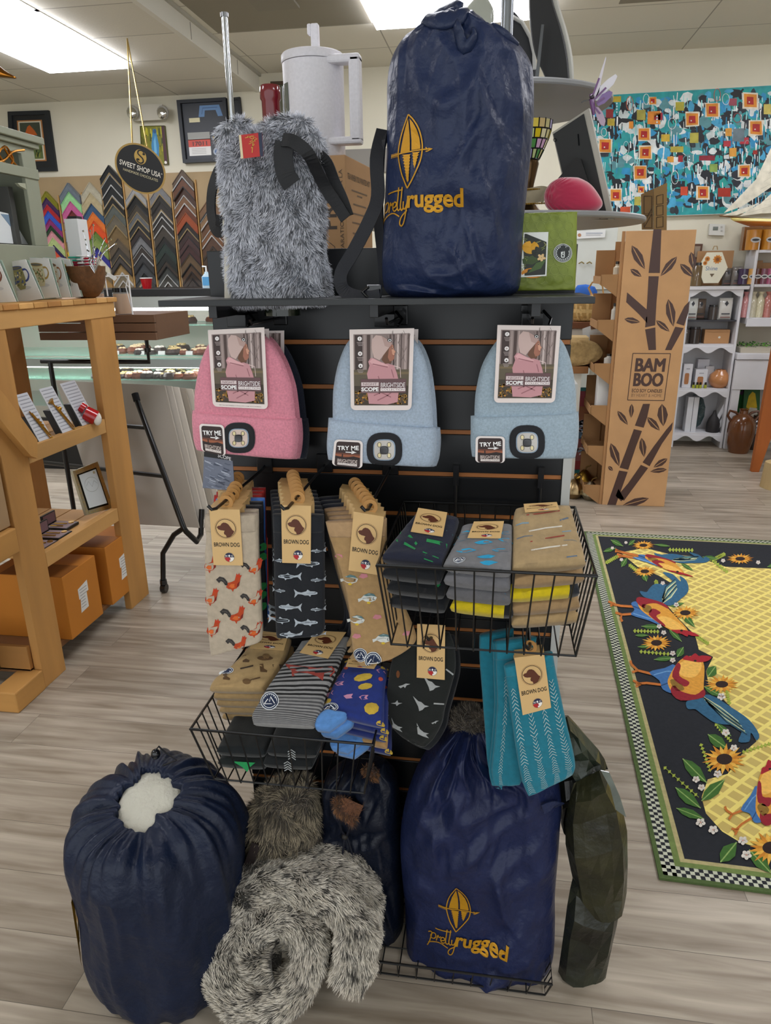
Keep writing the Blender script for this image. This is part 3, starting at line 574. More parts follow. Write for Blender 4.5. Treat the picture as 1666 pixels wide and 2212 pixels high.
S1 = [(444, 1110, 557, 1109), (443, 1135, 558, 1135), (446, 1160, 558, 1160), (443, 1200, 559, 1205), (445, 1270, 563, 1270), (449, 1340, 565, 1330), (453, 1390, 567, 1375), (456, 1416, 560, 1386)]
T1 = [(458, 1095), (523, 1096), (530, 1216), (467, 1215)]
G1 = 'socks hanging on the left hook'
sock('oatmeal sock with orange roosters, frontmost on the left hook', Y1, S1, '#b8aa96', draw_rooster, T1, cuff=(.22, '#b3a592'), lp=(-.02, 0))
cols = [('#b3a592', 'second oatmeal sock directly behind the orange rooster sock', 4), ('#16181f', 'black sock with green figures, nearer of the two behind the oatmeal socks', 16), ('#14161d', 'black sock behind the green figured black sock on the left hook', 17), ('#4a7fd6', 'bright blue sock edge behind the black ones on the left hook', 24), ('#b02a26', 'red sock behind the blue edge on the left hook', 16), ('#b32d28', 'red sock, second from the back on the left hook', 20), ('#a82622', 'rearmost red sock on the left hook', 26)]
for i, (c, l, dx) in enumerate(cols):
    dr = None
    if i == 1: dr = lambda p, dx, dy: [p.ell(562+dx*.6, y, 8, 9, '#1f7a3c', 0, 9) for y in (1200, 1222, 1286, 1305, 1330)]+[p.stroke([(568+dx, 1180+dy), (570+dx, 1330+dy)], 2, '#9c2a26')]
    sock(l, Y1, S1, c, dr, T1, off=(-.006*(i+1), .024*(i+1), 0), cuff=(.22, c), dx=(0, 6, 6, 8, 0, 2, 4)[i], seed=i+3, nu=16, nv=22, loop=True)
peg((618, 1102), Y1-.045, 'black hook through the shark sock cards'); peg((462, 1103), Y1-.045, 'black hook through the rooster sock cards'); peg((793, 1105), Y1-.03, 'black hook through the tan fish sock cards')
S2 = [(589, 1110, 701, 1112), (590, 1140, 701, 1140), (592, 1200, 702, 1200), (593, 1270, 702, 1270), (595, 1330, 702, 1330), (597, 1366, 701, 1360), (600, 1376, 690, 1372)]
T2 = [(612, 1086), (676, 1088), (675, 1212), (614, 1210)]
sock('black sock with pale grey sharks, frontmost on the middle hook', Y1, S2, '#14181f', draw_shark, T2, cuff=(.2, '#161b22'), seed=11)
for i in range(6):
    sock('black shark sock number %s behind the front one on the middle hook' % ('two', 'three', 'four', 'five', 'six', 'seven')[i] if False else 'black shark socks layered behind the frontmost on the middle hook', Y1, S2, '#171b24', draw_shark if i < 2 else None, T2, off=(-.009*(i+1), .025*(i+1), 0), cuff=(.2, '#191e27'), seed=20+i, dx=2, nu=14, nv=20, group='shark socks behind the front pair')
S3 = [(703, 1126, 836, 1119), (712, 1160, 836, 1160), (728, 1205, 837, 1200), (742, 1250, 842, 1240), (752, 1300, 862, 1285), (757, 1345, 884, 1330), (760, 1385, 899, 1372), (766, 1415, 890, 1395), (780, 1438, 846, 1422)]
T3 = [(767, 1100), (832, 1111), (818, 1236), (756, 1226)]
sock('tan sock with silver fish and navy round patches, frontmost on its hook', Y1, S3, '#a8885c', draw_pomp, T3, cuff=(.12, '#b0906a'), seed=31)
for i in range(6):
    sock(('tan fish sock right behind the frontmost one', 'second tan sock behind the tan fish sock', 'third tan sock behind the tan fish sock', 'navy sock just behind the tan ones', 'navy sock, second to last behind the tan ones', 'rearmost navy sock behind the tan ones')[i], Y1, [(r[0]*.5+r[2]*.5-58, r[1], r[0]*.5+r[2]*.5+50, r[3]) for r in S3], '#aa8b60' if i < 3 else '#171b28', None, T3, off=(-.010*(i+1), .024*(i+1), 0), cuff=(.12, '#b0906a' if i < 3 else '#1a1f2c'), seed=40+i, dx=3, nu=14, nv=20)
# two hooks under the basket
def L4(x, y): return 800+x*.3001, 1320+y*.3001
def bird(p, X, Y, s, k, c='#a3a6a6'):
    sh = [[(-16, 4), (-4, 0), (4, -4), (16, -3), (6, 1), (2, 8), (-2, 4), (-10, 9)], [(-14, -16), (-4, -6), (2, -4), (8, 2), (16, 4), (8, 6), (4, 10), (-2, 12), (-4, 4), (-8, -4)], [(-18, 2), (-6, 0), (0, -6), (2, 0), (14, 0), (4, 4), (-2, 9), (-4, 4)], [(-10, -18), (-4, -6), (4, 0), (14, 2), (8, 5), (14, 12), (2, 8), (-8, 4)]][k % 4]
    p.poly([(X+a*s, Y+b*s) for a, b in sh], c)
def draw_birds(p, dx, dy):
    for i, (x, y, s) in enumerate(((250, 512, .8), (440, 505, 1.25), (200, 640, .8), (365, 650, 1.15), (190, 810, 1.), (375, 850, 1.1), (470, 775, .5))): a, b = L4(x, y); bird(p, a, b, s, (0, 1, 2, 1, 3, 3, 0)[i])
    for q in ([(275, 915), (370, 965)], [(460, 645), (535, 652)], [(548, 400), (600, 445)], [(100, 720), (135, 740)]): p.stroke([L4(*k) for k in q], 3.2, '#a3a6a6')
    a, b = L4(205, 435); p.ell(a, b, 4, 8, '#6a3d1c', 0, 9)
S4 = [(885, 1368, 972, 1366), (862, 1395, 982, 1395), (846, 1430, 985, 1440), (838, 1480, 976, 1480), (835, 1530, 962, 1530), (845, 1565, 956, 1560), (868, 1588, 940, 1590), (895, 1604, 918, 1611)]
sock('black sock with grey flying birds under the upper basket', 1.25, S4, '#0f1412', draw_birds, [(903, 1341), (963, 1344), (962, 1461), (902, 1456)], seed=51, loop=False)
sock('dark sock hanging behind the grey bird sock', 1.30, S4, '#11151b', None, None, seed=52, dx=10, dy=6)
k = peg((931, 1384), 1.225, 'black hook before the bird sock card')
def arrows(p, s, us, v0, v1, n, w=.07):
    for i, u in enumerate(us):
        for j in range(n):
            v = lerp(v0, v1, j/n); g = (j//7) % 2 if i % 2 else 0; d = .010*(1 if i % 2 == 0 else -1)
            hw = w*(1-.55*((j % 7)/7)); 
            p.stroke([(u-hw, v-d), (u, v+d), (u+hw, v-d)], .0045, '#b9cdcd')
def teal(label, Y, rows, tagq, us, seed, dx=0, **k):
    h = sock(label, Y, rows, '#157388', None, tagq, seed=seed, cuff=(.13, '#1a7a90'), dx=dx, lp=(.05, 0), **k)
    if us:
        s = Slab([(a+dx, b, c+dx, d) for a, b, c, d in rows], vy(Y), .010, 4, 8, noise=lambda u, v: .0022*(nz(u*3+seed, v*9, seed)+.6*nz(u*8, v*20+seed, 3)))
        p = MB(f=s.dec(.0010)); arrows(p, s, us, .06, .80, 34); p.build('knitted_pattern', 'sock', h, recalc=False, label='pale feather arrow stripes')
    return h
S5 = [(1088, 1438, 1194, 1408), (1093, 1470, 1200, 1445), (1102, 1530, 1212, 1505), (1112, 1600, 1226, 1570), (1121, 1655, 1238, 1620), (1130, 1692, 1243, 1655), (1141, 1718, 1238, 1670)]
S5b = [(1070, 1385, 1160, 1376), (1072, 1450, 1150, 1440), (1074, 1520, 1140, 1520), (1068, 1600, 1135, 1600), (1062, 1660, 1130, 1670), (1068, 1694, 1124, 1692)]
S5c = [(1036, 1372, 1110, 1358), (1036, 1420, 1110, 1420), (1042, 1500, 1105, 1500), (1048, 1580, 1100, 1580), (1054, 1650, 1090, 1660), (1070, 1698, 1085, 1702)]
T5 = [(1111, 1413), (1175, 1405), (1190, 1520), (1129, 1536)]
teal('teal sock with feather arrow stripes, frontmost on the right hook', 1.185, S5, T5, (.12, .38, .64, .88), 61)
teal('teal sock with one arrow stripe, left of the frontmost teal one', 1.215, S5b, [(a-2, b-4) for a, b in T5], (.28,), 62)
teal('teal sock behind, third from the front on the right hook', 1.24, S5b, [(a, b-4) for a, b in T5], (), 63, dx=-6)
teal('teal sock with faint pale blots, leftmost in the teal pile', 1.262, S5c, [(a, b-4) for a, b in T5], (), 64)
teal('rearmost teal sock, right side of the teal pile', 1.285, S5, [(a, b-4) for a, b in T5], (), 65, dx=-4)
peg((1146, 1404), 1.16, 'black hook through the teal sock cards')
# ---------------- wire baskets ----------------
def basket(label, x0, x1, y0, y1, zr, zb, n=11, ins=.03, hooks=(), loc=None, bars=True):
    b = thing('wire_basket', label, 'basket', ((x0+x1)/2, (y0+y1)/2, zb)); K = '#131416'
    MB(K).tube([(x0, y0, zr), (x1, y0, zr), (x1, y1, zr), (x0, y1, zr)], .0032, closed=True).build('rim', 'blackmetal', b, smooth=True)
    bx0, bx1, by0, by1 = x0+ins, x1-ins, y0+ins*1.2, y1-ins*.3; m = MB(K)
    m.tube([(bx0, by0, zb), (bx1, by0, zb), (bx1, by1, zb), (bx0, by1, zb)], .0024, closed=True)
    def ln(a, c): m.tube([a, c], .0016, 6)
    for i in range(1, n):
        t = i/n; ln((lerp(x0, x1, t), y0, zr+.002), (lerp(bx0, bx1, t), by0, zb-.004)); ln((lerp(x0, x1, t), y1, zr), (lerp(bx0, bx1, t), by1, zb)); ln((lerp(bx0, bx1, t), by0, zb), (lerp(bx0, bx1, t), by1, zb))
    for i in range(1, 12):
        t = i/12; ln((x0, lerp(y0, y1, t), zr), (bx0, lerp(by0, by1, t), zb)); ln((x1, lerp(y0, y1, t), zr), (bx1, lerp(by0, by1, t), zb))
    for a in ((x0, y0, bx0, by0), (x1, y0, bx1, by0), (x0, y1, bx0, by1), (x1, y1, bx1, by1)): m.tube([(a[0], a[1], zr), (a[2], a[3], zb)], .0022, 6)
    for t in (.35, .7): ln((bx0, lerp(by0, by1, t), zb), (bx1, lerp(by0, by1, t), zb))
    m.build('wire_grid', 'blackmetal', b)
    if hooks:
        m = MB('#1c1d20')
        for hx in hooks: m.tube([(hx, y1+.004, zr+.07), (hx, y1, zr), (hx, y1, zb)], .0035, 6).box((hx-.006, y1, zr+.04), (hx+.006, SY-.0005, zr+.085))
        m.build('wall_bracket', 'blackmetal', b)
    return b
basket('black wire basket with navy, grey and tan socks, upper right', -.194, .175, 1.120, 1.485, 1.14, .975, 11, .02, (-.08, .10))
basket('black wire basket with cowboy, striped and blue socks, lower left', -.583, -.212, 1.138, 1.485, .757, .615, 11, .025, (-.5, -.28))
basket('wide wire basket on the floor under the tall navy bags', -.50, .176, 1.245, 1.47, .062, .008, 15, .012)
# folded pairs
def pile(name_f, f0n, p0, rows, specs, tagq=None, dz=.027, t=.012):
    """top pair traced on its sloping plane, the rest stacked below it"""
    n = Vector(f0n).normalized(); p0 = Vector(p0)
    for k, (label, col, draw, colf, dx, grow) in enumerate(specs):
        f = plane(p0, n) if k == 0 else None
        g0 = plane(p0, n); off = n*(-dz*k); g = (lambda x, y, z=0., off=off: g0(x, y, z)+off)
        sock(label, 0, rows, col, draw, tagq if k == 0 else None, t=t, f=g, dx=dx, seed=70+k+int(rows[0][0]), name='folded_socks', colf=colf, nu=26, nv=26, wr=.003, loop=False, tdz=t+.004)
nA = (0, -.45, .9); PA = (0, 1.15, 1.148)
def dA(p, dx, dy):
    L = lambda x, y: (780+x*.3241, 1040+y*.3241)
    for q, w_ in (([(290, 330), (345, 355)], 7), ([(265, 375), (330, 410), (375, 465)], 5), ([(240, 432), (300, 460), (365, 500)], 5), ([(440, 440), (520, 455), (575, 462)], 7), ([(425, 540), (480, 568)], 6), ([(415, 515), (520, 545)], 2)): p.stroke([L(*k) for k in q], w_, '#1c8a4a')
    p.stroke([L(570, 372), L(615, 380)], 2, '#41606a')
def dB(p, dx, dy):
    L = lambda x, y: (780+x*.3241, 1040+y*.3241)
    for x, y, s in ((700, 505, 1.2), (935, 500, 1.2), (815, 452, 1.1), (670, 428, 1.), (965, 430, 1.), (690, 380, .9), (830, 545, 1.1), (850, 583, 1.1), (965, 385, .8)):
        a, b = L(x, y); p.poly([(a-18*s, b), (a-6*s, b-3*s), (a+6*s, b-4*s), (a+19*s, b-1*s), (a+10*s, b+2*s), (a, b+4*s), (a-10*s, b+3*s)], '#2a9ecb')
    a, b = L(655, 560); ebadge(p, a, b, 13, .45)
def dC(p, dx, dy):
    L = lambda x, y: (780+x*.3241, 1040+y*.3241)
    for a, b, c, d, cc in ((1100, 272, 1320, 240, '#9c3a30'), (1115, 378, 1335, 342, '#d9d3c6'), (1125, 445, 1350, 405, '#a03c30'), (1130, 505, 1370, 468, '#d9d3c6'), (1030, 328, 1115, 320, '#7f98a6'), (1035, 420, 1140, 408, '#6d7480'), (1320, 305, 1420, 275, '#66707e'), (1335, 378, 1440, 365, '#88a0b0'), (1365, 545, 1500, 530, '#66788c'), (1345, 435, 1460, 433, '#8a8478')):
        p.stroke([L(a, b), L((a+c)/2, (b+d)/2-4), L(c, d)], 2.6, cc)
yel = lambda base: (lambda u, v: '#d8c010' if v < .25 and u < .8 else base)
pile('a', nA, PA, [(902, 1114, 992, 1128), (880, 1140, 985, 1150), (855, 1170, 972, 1182), (825, 1208, 955, 1222)], [
    ('folded navy sock with green fish, top of the left stack in the upper basket', '#1c2033', dA, None, 0, 0), ('black folded sock second in the left stack, upper basket', '#11151b', None, None, -4, 0),
    ('black folded sock third in the left stack, upper basket', '#0f1318', lambda p, dx, dy: p.stroke([(905+dx, 1180), (925+dx, 1190), (945+dx, 1212)], 8, '#1c8a4a'), None, 2, 0), ('black folded sock at the bottom of the left stack, upper basket', '#11151b', None, None, 4, 0)],
    [(905, 1115), (967, 1125), (957, 1177), (889, 1166)], .042, .018)
pile('b', nA, PA, [(998, 1143, 1107, 1141), (990, 1165, 1107, 1165), (974, 1195, 1107, 1198), (957, 1224, 1104, 1240)], [
    ('folded grey sock with bright blue fish, top of the middle stack', '#77777a', dB, None, 0, 0), ('grey folded sock with a round patch, second in the middle stack', '#75757a', lambda p, dx, dy: ebadge(p, 985+dx, 1216, 12, .4), None, 0, 0),
    ('grey and blue folded sock third in the middle stack', '#6a6a6e', lambda p, dx, dy: p.stroke([(1040+dx, 1200), (1090+dx, 1236)], 8, '#2a7fa5'), None, 4, 0), ('folded sock with yellow toe at the bottom of the middle stack', '#15171a', None, yel('#15171a'), 12, 0)],
    [(1024, 1144), (1088, 1143), (1081, 1180), (1010, 1179)], .039, .017)
pile('c', nA, PA, [(1112, 1106, 1232, 1100), (1108, 1130, 1240, 1125), (1107, 1165, 1250, 1160), (1106, 1200, 1260, 1192), (1106, 1233, 1266, 1219)], [
    ('folded tan sock with red, white and blue lures, top of the right stack', '#ad946c', dC, None, 0, 0), ('folded tan sock with blue mark, second in the right stack', '#a5875f', lambda p, dx, dy: p.stroke([(1205+dx, 1205), (1255+dx, 1198)], 7, '#6c8fae'), None, 3, 0),
    ('folded sock with yellow toe in the right stack', '#b09468', None, yel('#20242c'), -2, 0), ('folded tan sock fourth in the right stack', '#a5875f', lambda p, dx, dy: p.stroke([(1205+dx, 1200), (1250+dx, 1193)], 6, '#6c8fae'), None, 4, 0), ('crumpled tan sock at the bottom of the right stack', '#b09468', None, None, 8, 0)],
    [(1130, 1106), (1201, 1102), (1206, 1118), (1133, 1124)], .039, .017)
nB = (-.05, -.5, .86); PB = (0, 1.16, .775)
L3 = lambda x, y: (400+x*.3001, 1340+y*.3001)
def dCow(p, dx, dy):
    BR = '#5b4124'
    for x, y, k in ((450, 305, 0), (590, 300, 1), (460, 365, 2), (575, 372, 0), (310, 430, 0), (480, 460, 3), (690, 340, 2)):
        a, b = L3(x, y); a += dx; b += dy
        if k == 0: p.poly([(a-7, b-8), (a+1, b-9), (a+2, b), (a+9, b+4), (a+8, b+8), (a-6, b+7)], BR)
        if k == 1: p.ell(a, b, 17, 5, BR, 0, 16); p.ell(a+2, b-4, 8, 6, '#7d5f38', .0002, 14)
        if k == 2: p.stroke([(a-14, b+3), (a, b), (a+14, b-3)], 3.5, '#3c2c1c')
        if k == 3: p.ell(a-6, b+2, 9, 6, '#6e5230', 0, 14); p.stroke([(a, b), (a+22, b-8)], 3, BR)
    a, b = L3(305, 383); ebadge(p, a+dx, b+dy, 18, .42)
def dCow2(p, dx, dy):
    a, b = 470+dx, 1476+dy; ebadge(p, a, b, 17, .3); p.ell(a+64, b-2, 12, 6, '#5b4124', 0, 14); p.stroke([(a+20, b), (a+40, b+10)], 7, '#332a20')
cow = [('tan folded sock with cowboy boots and hats, top of the left stack, lower basket', '#ab8f62', dCow, None, 0, 0)]
for i, w_ in enumerate(('second', 'third', 'fourth', 'fifth')): cow.append(('tan folded cowboy sock with round patch, %s from the top' % w_, '#a88b5e', dCow2, None, -4*i-2, 0))
pile('d', nB, PB, [(545, 1393, 630, 1382), (524, 1420, 622, 1410), (496, 1448, 606, 1444), (466, 1470, 588, 1472), (453, 1492, 570, 1494)], cow, [(560, 1372), (628, 1380), (618, 1415), (545, 1410)], .033, .016)
def dGrey(p, dx, dy):
    p.poly([L3(*k) for k in ((730, 330), (800, 345), (870, 355), (960, 365), (1060, 350), (1085, 365), (1060, 385), (1010, 400), (1000, 455), (960, 425), (890, 400), (830, 395), (790, 405), (800, 420), (780, 425), (775, 380), (740, 350))], '#963a30')
    p.stroke([L3(1060, 350), L3(1080, 380), L3(1050, 420)], 3, '#963a30')
    ebadge(p, *L3(620, 600), 20, .98)
def gstripe(u, v):
    k = int(v*64) % 2; d = .42 < v < .68
    return ('#141416' if d and k else ('#8c8c8c' if k == 0 or v > .82 else '#4d4d50'))
S6 = [(651, 1388, 757, 1378), (636, 1412, 748, 1405), (612, 1440, 737, 1430), (590, 1470, 722, 1465), (570, 1500, 706, 1500), (556, 1525, 697, 1532), (545, 1545, 686, 1558), (548, 1565, 680, 1572)]
fB = plane((0, 1.15, .80), nB)
sock('grey and black striped sock with a red dog lying on the lower basket', 0, S6, '#77777a', dGrey, [(688, 1371), (751, 1374), (712, 1431), (651, 1418)], f=fB, colf=gstripe, name='folded_socks', loop=False, seed=80, t=.012, nv=130, nu=20, tdz=.016)
def dBlue(p, dx, dy):
    for x, y, rx, ry in ((1290, 435, 21, 8), (1305, 500, 16, 7), (1350, 655, 16, 13), (1030, 600, 10, 6), (1180, 300, 10, 5), (1410, 760, 9, 6), (1440, 360, 8, 4)): a, b = L3(x, y); p.ell(a+dx, b+dy, rx, ry, '#c9a93c', 0, 9, -12)
    for x, y in ((1125, 425), (1120, 480), (1185, 573), (1295, 580), (1045, 545), (1420, 390)): a, b = L3(x, y); p.poly([(a+dx-11, b+dy-2), (a+dx-3, b+dy-5), (a+dx+10, b+dy-6), (a+dx+6, b+dy), (a+dx+9, b+dy+3), (a+dx-5, b+dy+4)], '#c58aa8')
    for x, y in ((1415, 445), (1165, 365)): a, b = L3(x, y); p.ell(a+dx, b+dy, 5, 4, '#b0483c', 0, 8)
def dBlue1(p, dx, dy): dBlue(p, dx, dy); ebadge(p, *L3(1050, 648), 19, .5)
S7 = [(751, 1428, 838, 1446), (740, 1450, 836, 1464), (724, 1476, 832, 1488), (710, 1505, 830, 1524), (700, 1528, 830, 1552), (694, 1540, 828, 1572)]
S7t = [(706, 1538, 752, 1546), (690, 1550, 748, 1556), (680, 1564, 735, 1566), (684, 1578, 712, 1582)]
pile('e', nB, (0, 1.16, .785), S7, [('blue folded sock with shrimp and lemons, top of the right stack, lower basket', '#1c2f78', dBlue1, None, 0, 0), ('blue folded sock with lemons, second in the right stack, lower basket', '#1b2d74', dBlue, None, 4, 0), ('blue folded sock with lemon print, third in the right stack, lower basket', '#1a2b70', dBlue, None, -4, 0),
    ('tan folded sock under the blue lemon ones, lower basket', '#b08a58', None, None, -6, 0), ('blue folded sock at the bottom of the right stack, lower basket', '#1b2a66', dBlue, None, -2, 0)], [(757, 1430), (820, 1439), (811, 1454), (750, 1449)], .033, .014)
for k, (dz, l) in enumerate(((.004, 'light blue sock toe resting over the lower basket rim'), (-.024, 'light blue sock toe under the first one'), (-.10, 'light blue sock toe behind the lower wires of the basket'), (-.125, 'lowest light blue sock toe in the lower basket'))):
    g0 = plane((0, 1.15, .785), nB); sock(l, 0, [(a+6*k, b-2*k, c+10*k, d) for a, b, c, d in S7t], '#5a8fd0', None, None, f=lambda x, y, z=0., dz=dz: g0(x, y, z)+Vector(nB)*dz, name='folded_socks', t=.015, seed=90+k, nv=14, nu=14)
for k, (x, z, c, l) in enumerate(((-.50, .64, '#121a1a', 'black sock with green shape low in the lower basket, left'), (-.50, .67, '#10171a', 'black sock above it at the left of the lower basket'), (-.40, .65, '#0f1416', 'black sock with pale arrows in the middle of the lower basket'), (-.39, .68, '#101518', 'black folded sock under the striped grey one'))):
    h = thing('folded_socks', l, 'socks', (x, 1.28, z)); s = Slab([(-.055, .10, .05, .10), (-.06, 0, .055, 0), (-.055, -.10, .05, -.095)], lambda a, b, c=0., x=x, z=z: Vector((x+a, 1.285+b, z+c)), .014, 4, 6, noise=lambda u, v: .003*nz(u*5, v*5, x*9+z))
    m = MB(c); s.mesh(m, 18, 20); m.build('knit_body', 'sock', h, smooth=True, ang=80)
    p = MB(f=lambda a, b, c=0., x=x, z=z: Vector((x+a, 1.182-c, z+b)))
    if k == 0: p.poly([(-.02, .012), (.03, .014), (.018, .002), (.01, -.012), (0, .0)], '#1d9a55'); p.build('knitted_pattern', 'sock', h, recalc=False)
    if k in (2, 3):
        for j in range(4): p.stroke([(-.008, j*.006-.010), (0, j*.006-.004), (.008, j*.006-.010)], .0022, '#a8adae')
        p.build('knitted_pattern', 'sock', h, recalc=False)
# ---------------- bags, fur and things on the top shelf ----------------
def strap(mb, pts, w, n=(0, -1, 0), t=.0015, col=None, twist=0):
    P = [Vector(p) for p in pts]; Q = []; 
    for i in range((len(P)-1)*5+1): Q.append(Vector(ipol([tuple(p) for p in P], i/((len(P)-1)*5))))
    k = len(Q); R4 = []
    for i, p in enumerate(Q):
        tn = (Q[min(i+1, k-1)]-Q[max(i-1, 0)]).normalized(); nn = (Matrix.Rotation(R(twist*i/k), 3, tn) @ Vector(n)); sd = tn.cross(nn).normalized()*w/2; nn = sd.cross(tn).normalized()*t
        R4 += [p+sd+nn, p-sd+nn, p-sd-nn, p+sd-nn]
    fs = [(4*i+j, 4*i+(j+1) % 4, 4*i+4+(j+1) % 4, 4*i+4+j) for i in range(k-1) for j in range(4)]+[(0, 1, 2, 3), (4*k-4, 4*k-3, 4*k-2, 4*k-1)]
    return mb.add(R4, fs, col)
GOLD = '#c8921e'
def T3f(pts, A): return [A(x, y) for x, y in pts]
def logo(p, A, s, z=0., rot=0, tw=None):
    """canoe and arrow emblem over the two-part name; A maps emblem drawing units to the traced place, s is its scale"""
    z2 = z+.0006
    def st(pts, w, zz=z): p.stroke(T3f(pts, A), w*s, GOLD, zz)
    def sm(pts, n=6): return [ipol(pts, i/(n*(len(pts)-1))) for i in range(n*(len(pts)-1)+1)]
    Lf = [(252, 888), (225, 950), (200, 1020), (184, 1090), (180, 1140), (186, 1190), (205, 1270), (225, 1320), (246, 1368)]
    Rt = [(252, 888), (290, 930), (325, 990), (345, 1060), (350, 1120), (340, 1190), (315, 1250), (280, 1315), (246, 1368)]
    st(sm(Lf), 9); st(sm(Rt), 9)
    p.poly(T3f([(250, 915), (256, 960), (262, 1020), (264, 1080), (264, 1128), (196, 1132), (205, 1080), (220, 1010), (236, 955)], A), GOLD, z)
    p.poly(T3f([(260, 915), (285, 945), (312, 995), (330, 1050), (337, 1100), (337, 1120), (276, 1124), (276, 1060), (270, 990)], A), GOLD, z)
    tr = [(204, 1146)]
    for i in range(9): y = 1146+20*i; tr += [(206+i*4.2, y), (222+i*2.6, y+9)]
    tr += [(247, 1330)]
    for i in range(8, -1, -1): y = 1150+20*i; tr += [(262-i*.8, y+12), (270-i*1.6, y)]
    p.poly(T3f(tr, A), GOLD, z)
    t2 = [(278, 1140)]
    for i in range(5): t2 += [(280+i*2, 1140+19*i), (288+i*1.5, 1150+19*i)]
    t2 += [(297, 1245)]
    for i in range(4, -1, -1): t2 += [(318-i*3, 1155+17*i), (334-i*6, 1140+18*i)]
    p.poly(T3f(t2, A), GOLD, z)
    st(sm([(120, 1142), (215, 1136), (310, 1130), (405, 1124)], 8), 8, z2)
    for i in range(6): st([(122+10*i, 1128), (130+10*i, 1142), (122+10*i, 1156)], 5, z2)
    st([(372, 1114), (385, 1126), (416, 1125), (385, 1138), (372, 1140)], 7, z2); p.poly(T3f([(388, 1116), (418, 1124), (388, 1134), (396, 1125)], A), GOLD, z2)
    for q in ([(45, 1470), (62, 1452), (72, 1462), (62, 1520), (52, 1570), (36, 1616)], [(60, 1500), (78, 1455), (98, 1448), (100, 1480), (84, 1508), (62, 1512)], [(104, 1515), (112, 1475), (118, 1450), (124, 1470), (138, 1452)],
              [(138, 1490), (160, 1478), (166, 1458), (152, 1450), (140, 1468), (138, 1495), (152, 1510), (172, 1494)], [(184, 1356), (178, 1420), (172, 1480), (180, 1508), (196, 1494)], [(210, 1356), (203, 1420), (196, 1480), (204, 1508), (218, 1490)],
              [(98, 1390), (150, 1380), (214, 1374)], [(218, 1450), (216, 1490), (228, 1500), (242, 1470), (248, 1440), (236, 1520), (222, 1585), (204, 1610), (190, 1592), (204, 1550), (244, 1510)], [(44, 1578), (80, 1545), (115, 1526), (150, 1526), (188, 1548)]):
        st(sm(q, 5), 9, z2)
    c = A(430, 1452); e = A(615, 1452); w_ = math.hypot(e[0]-c[0], e[1]-c[1])*2
    p.text('rugged', c[0], c[1]+4*s, w_, 152*s, GOLD, z2, .028, rot, -1)
def aff(a0, a1, b0, b1, m=1.):            # similarity sending a0->b0, a1->b1
    za, zb = complex(*a1)-complex(*a0), complex(*b1)-complex(*b0); k = zb/za
    def A(x, y): q = complex(*b0)+k*(complex(x, y)-complex(*a0)); return q.real, q.imag
    return A, abs(k), math.degrees(math.atan2(k.imag, k.real))
def ridge(x): return 1-abs(math.sin(x))
def creases(L):
    def f(u, v):
        h = 0
        for (a, b, c, d, amp, w_) in L:
            dx, dy = c-a, (d-b)*1.4; l2 = dx*dx+dy*dy; px, py = u-a, (v-b)*1.4; t = (px*dx+py*dy)/l2
            if -.15 < t < 1.15:
                s_ = (px*dy-py*dx)/math.sqrt(l2)+.012*math.sin(t*5+a*30); e_ = max(0, 1-abs(2*t-1)**3) if 0 <= t <= 1 else 0
                h += amp*e_*(math.exp(-abs(s_)/w_)-.55*math.exp(-abs(s_-w_*1.6)/w_))
        return h
    return f
CR1 = creases([(.35, .50, .62, .42, .012, .03), (.60, .40, .80, .55, .014, .03), (.45, .60, .72, .50, .011, .025), (.68, .58, .84, .75, .014, .03), (.35, .84, .62, .80, .010, .03), (.55, .66, .80, .86, .012, .025), (.1, .9, .5, .93, .009, .03), (.30, .22, .62, .27, .008, .03), (.05, .18, .12, .45, .010, .03), (.88, .3, .93, .6, .010, .03), (.45, .13, .5, .30, .012, .03), (.25, .12, .12, .22, .010, .03), (.62, .10, .85, .2, .012, .03), (.5, .72, .66, .9, .009, .02)])
CR2 = creases([(.02, .30, .35, .42, .016, .03), (.10, .22, .30, .52, .014, .03), (.35, .35, .75, .30, .018, .03), (.30, .48, .85, .33, .018, .03), (.55, .52, .9, .42, .016, .03), (.55, .48, .72, .62, .016, .03), (.15, .80, .80, .66, .018, .03), (.3, .88, .9, .72, .016, .03), (.6, .58, .95, .75, .012, .03), (.05, .5, .3, .58, .014, .03), (.1, .92, .6, .9, .014, .03), (.40, .02, .42, .30, .016, .02), (.52, .0, .56, .34, .016, .02), (.30, .05, .22, .34, .016, .02), (.62, .02, .74, .30, .016, .02), (.2, .1, .1, .3, .014, .02), (.78, .15, .97, .25, .016, .03)])
CR3 = creases([(.02, .40, .35, .33, .016, .03), (.45, .42, .95, .36, .02, .03), (.5, .44, .62, .9, .016, .03), (.3, .3, .34, .85, .012, .03), (.7, .5, .9, .8, .016, .03), (.15, .12, .35, .3, .014, .03), (.75, .15, .6, .3, .014, .03)])
def wr_big(u, v):
    g_ = max(0, 1-abs(v-.6)/.35)*max(0, 1-abs(u-.6)/.5)
    h = .008*nz(u*2.2, v*2.6, 1)+.009*(1-3*abs(nz(u*2+v*2, v*5-u*2.5, 4)))*(.4+g_)+.006*(1-3*abs(nz(u*3+v*5+3, v*7-u*4, 9)))*g_+.003*(1-2*abs(nz(u*9, v*10+u*5, 19)))
    h += CR1(u, v)
    if v < .2: h += .010*(1-v/.2)*nz(u*9, v*2, 7)+.006*ridge(u*17+v*8)*(1-v/.2)
    if v > .88: h -= .004*ridge(u*9)*(v-.88)/.12
    return h
YB = 1.385
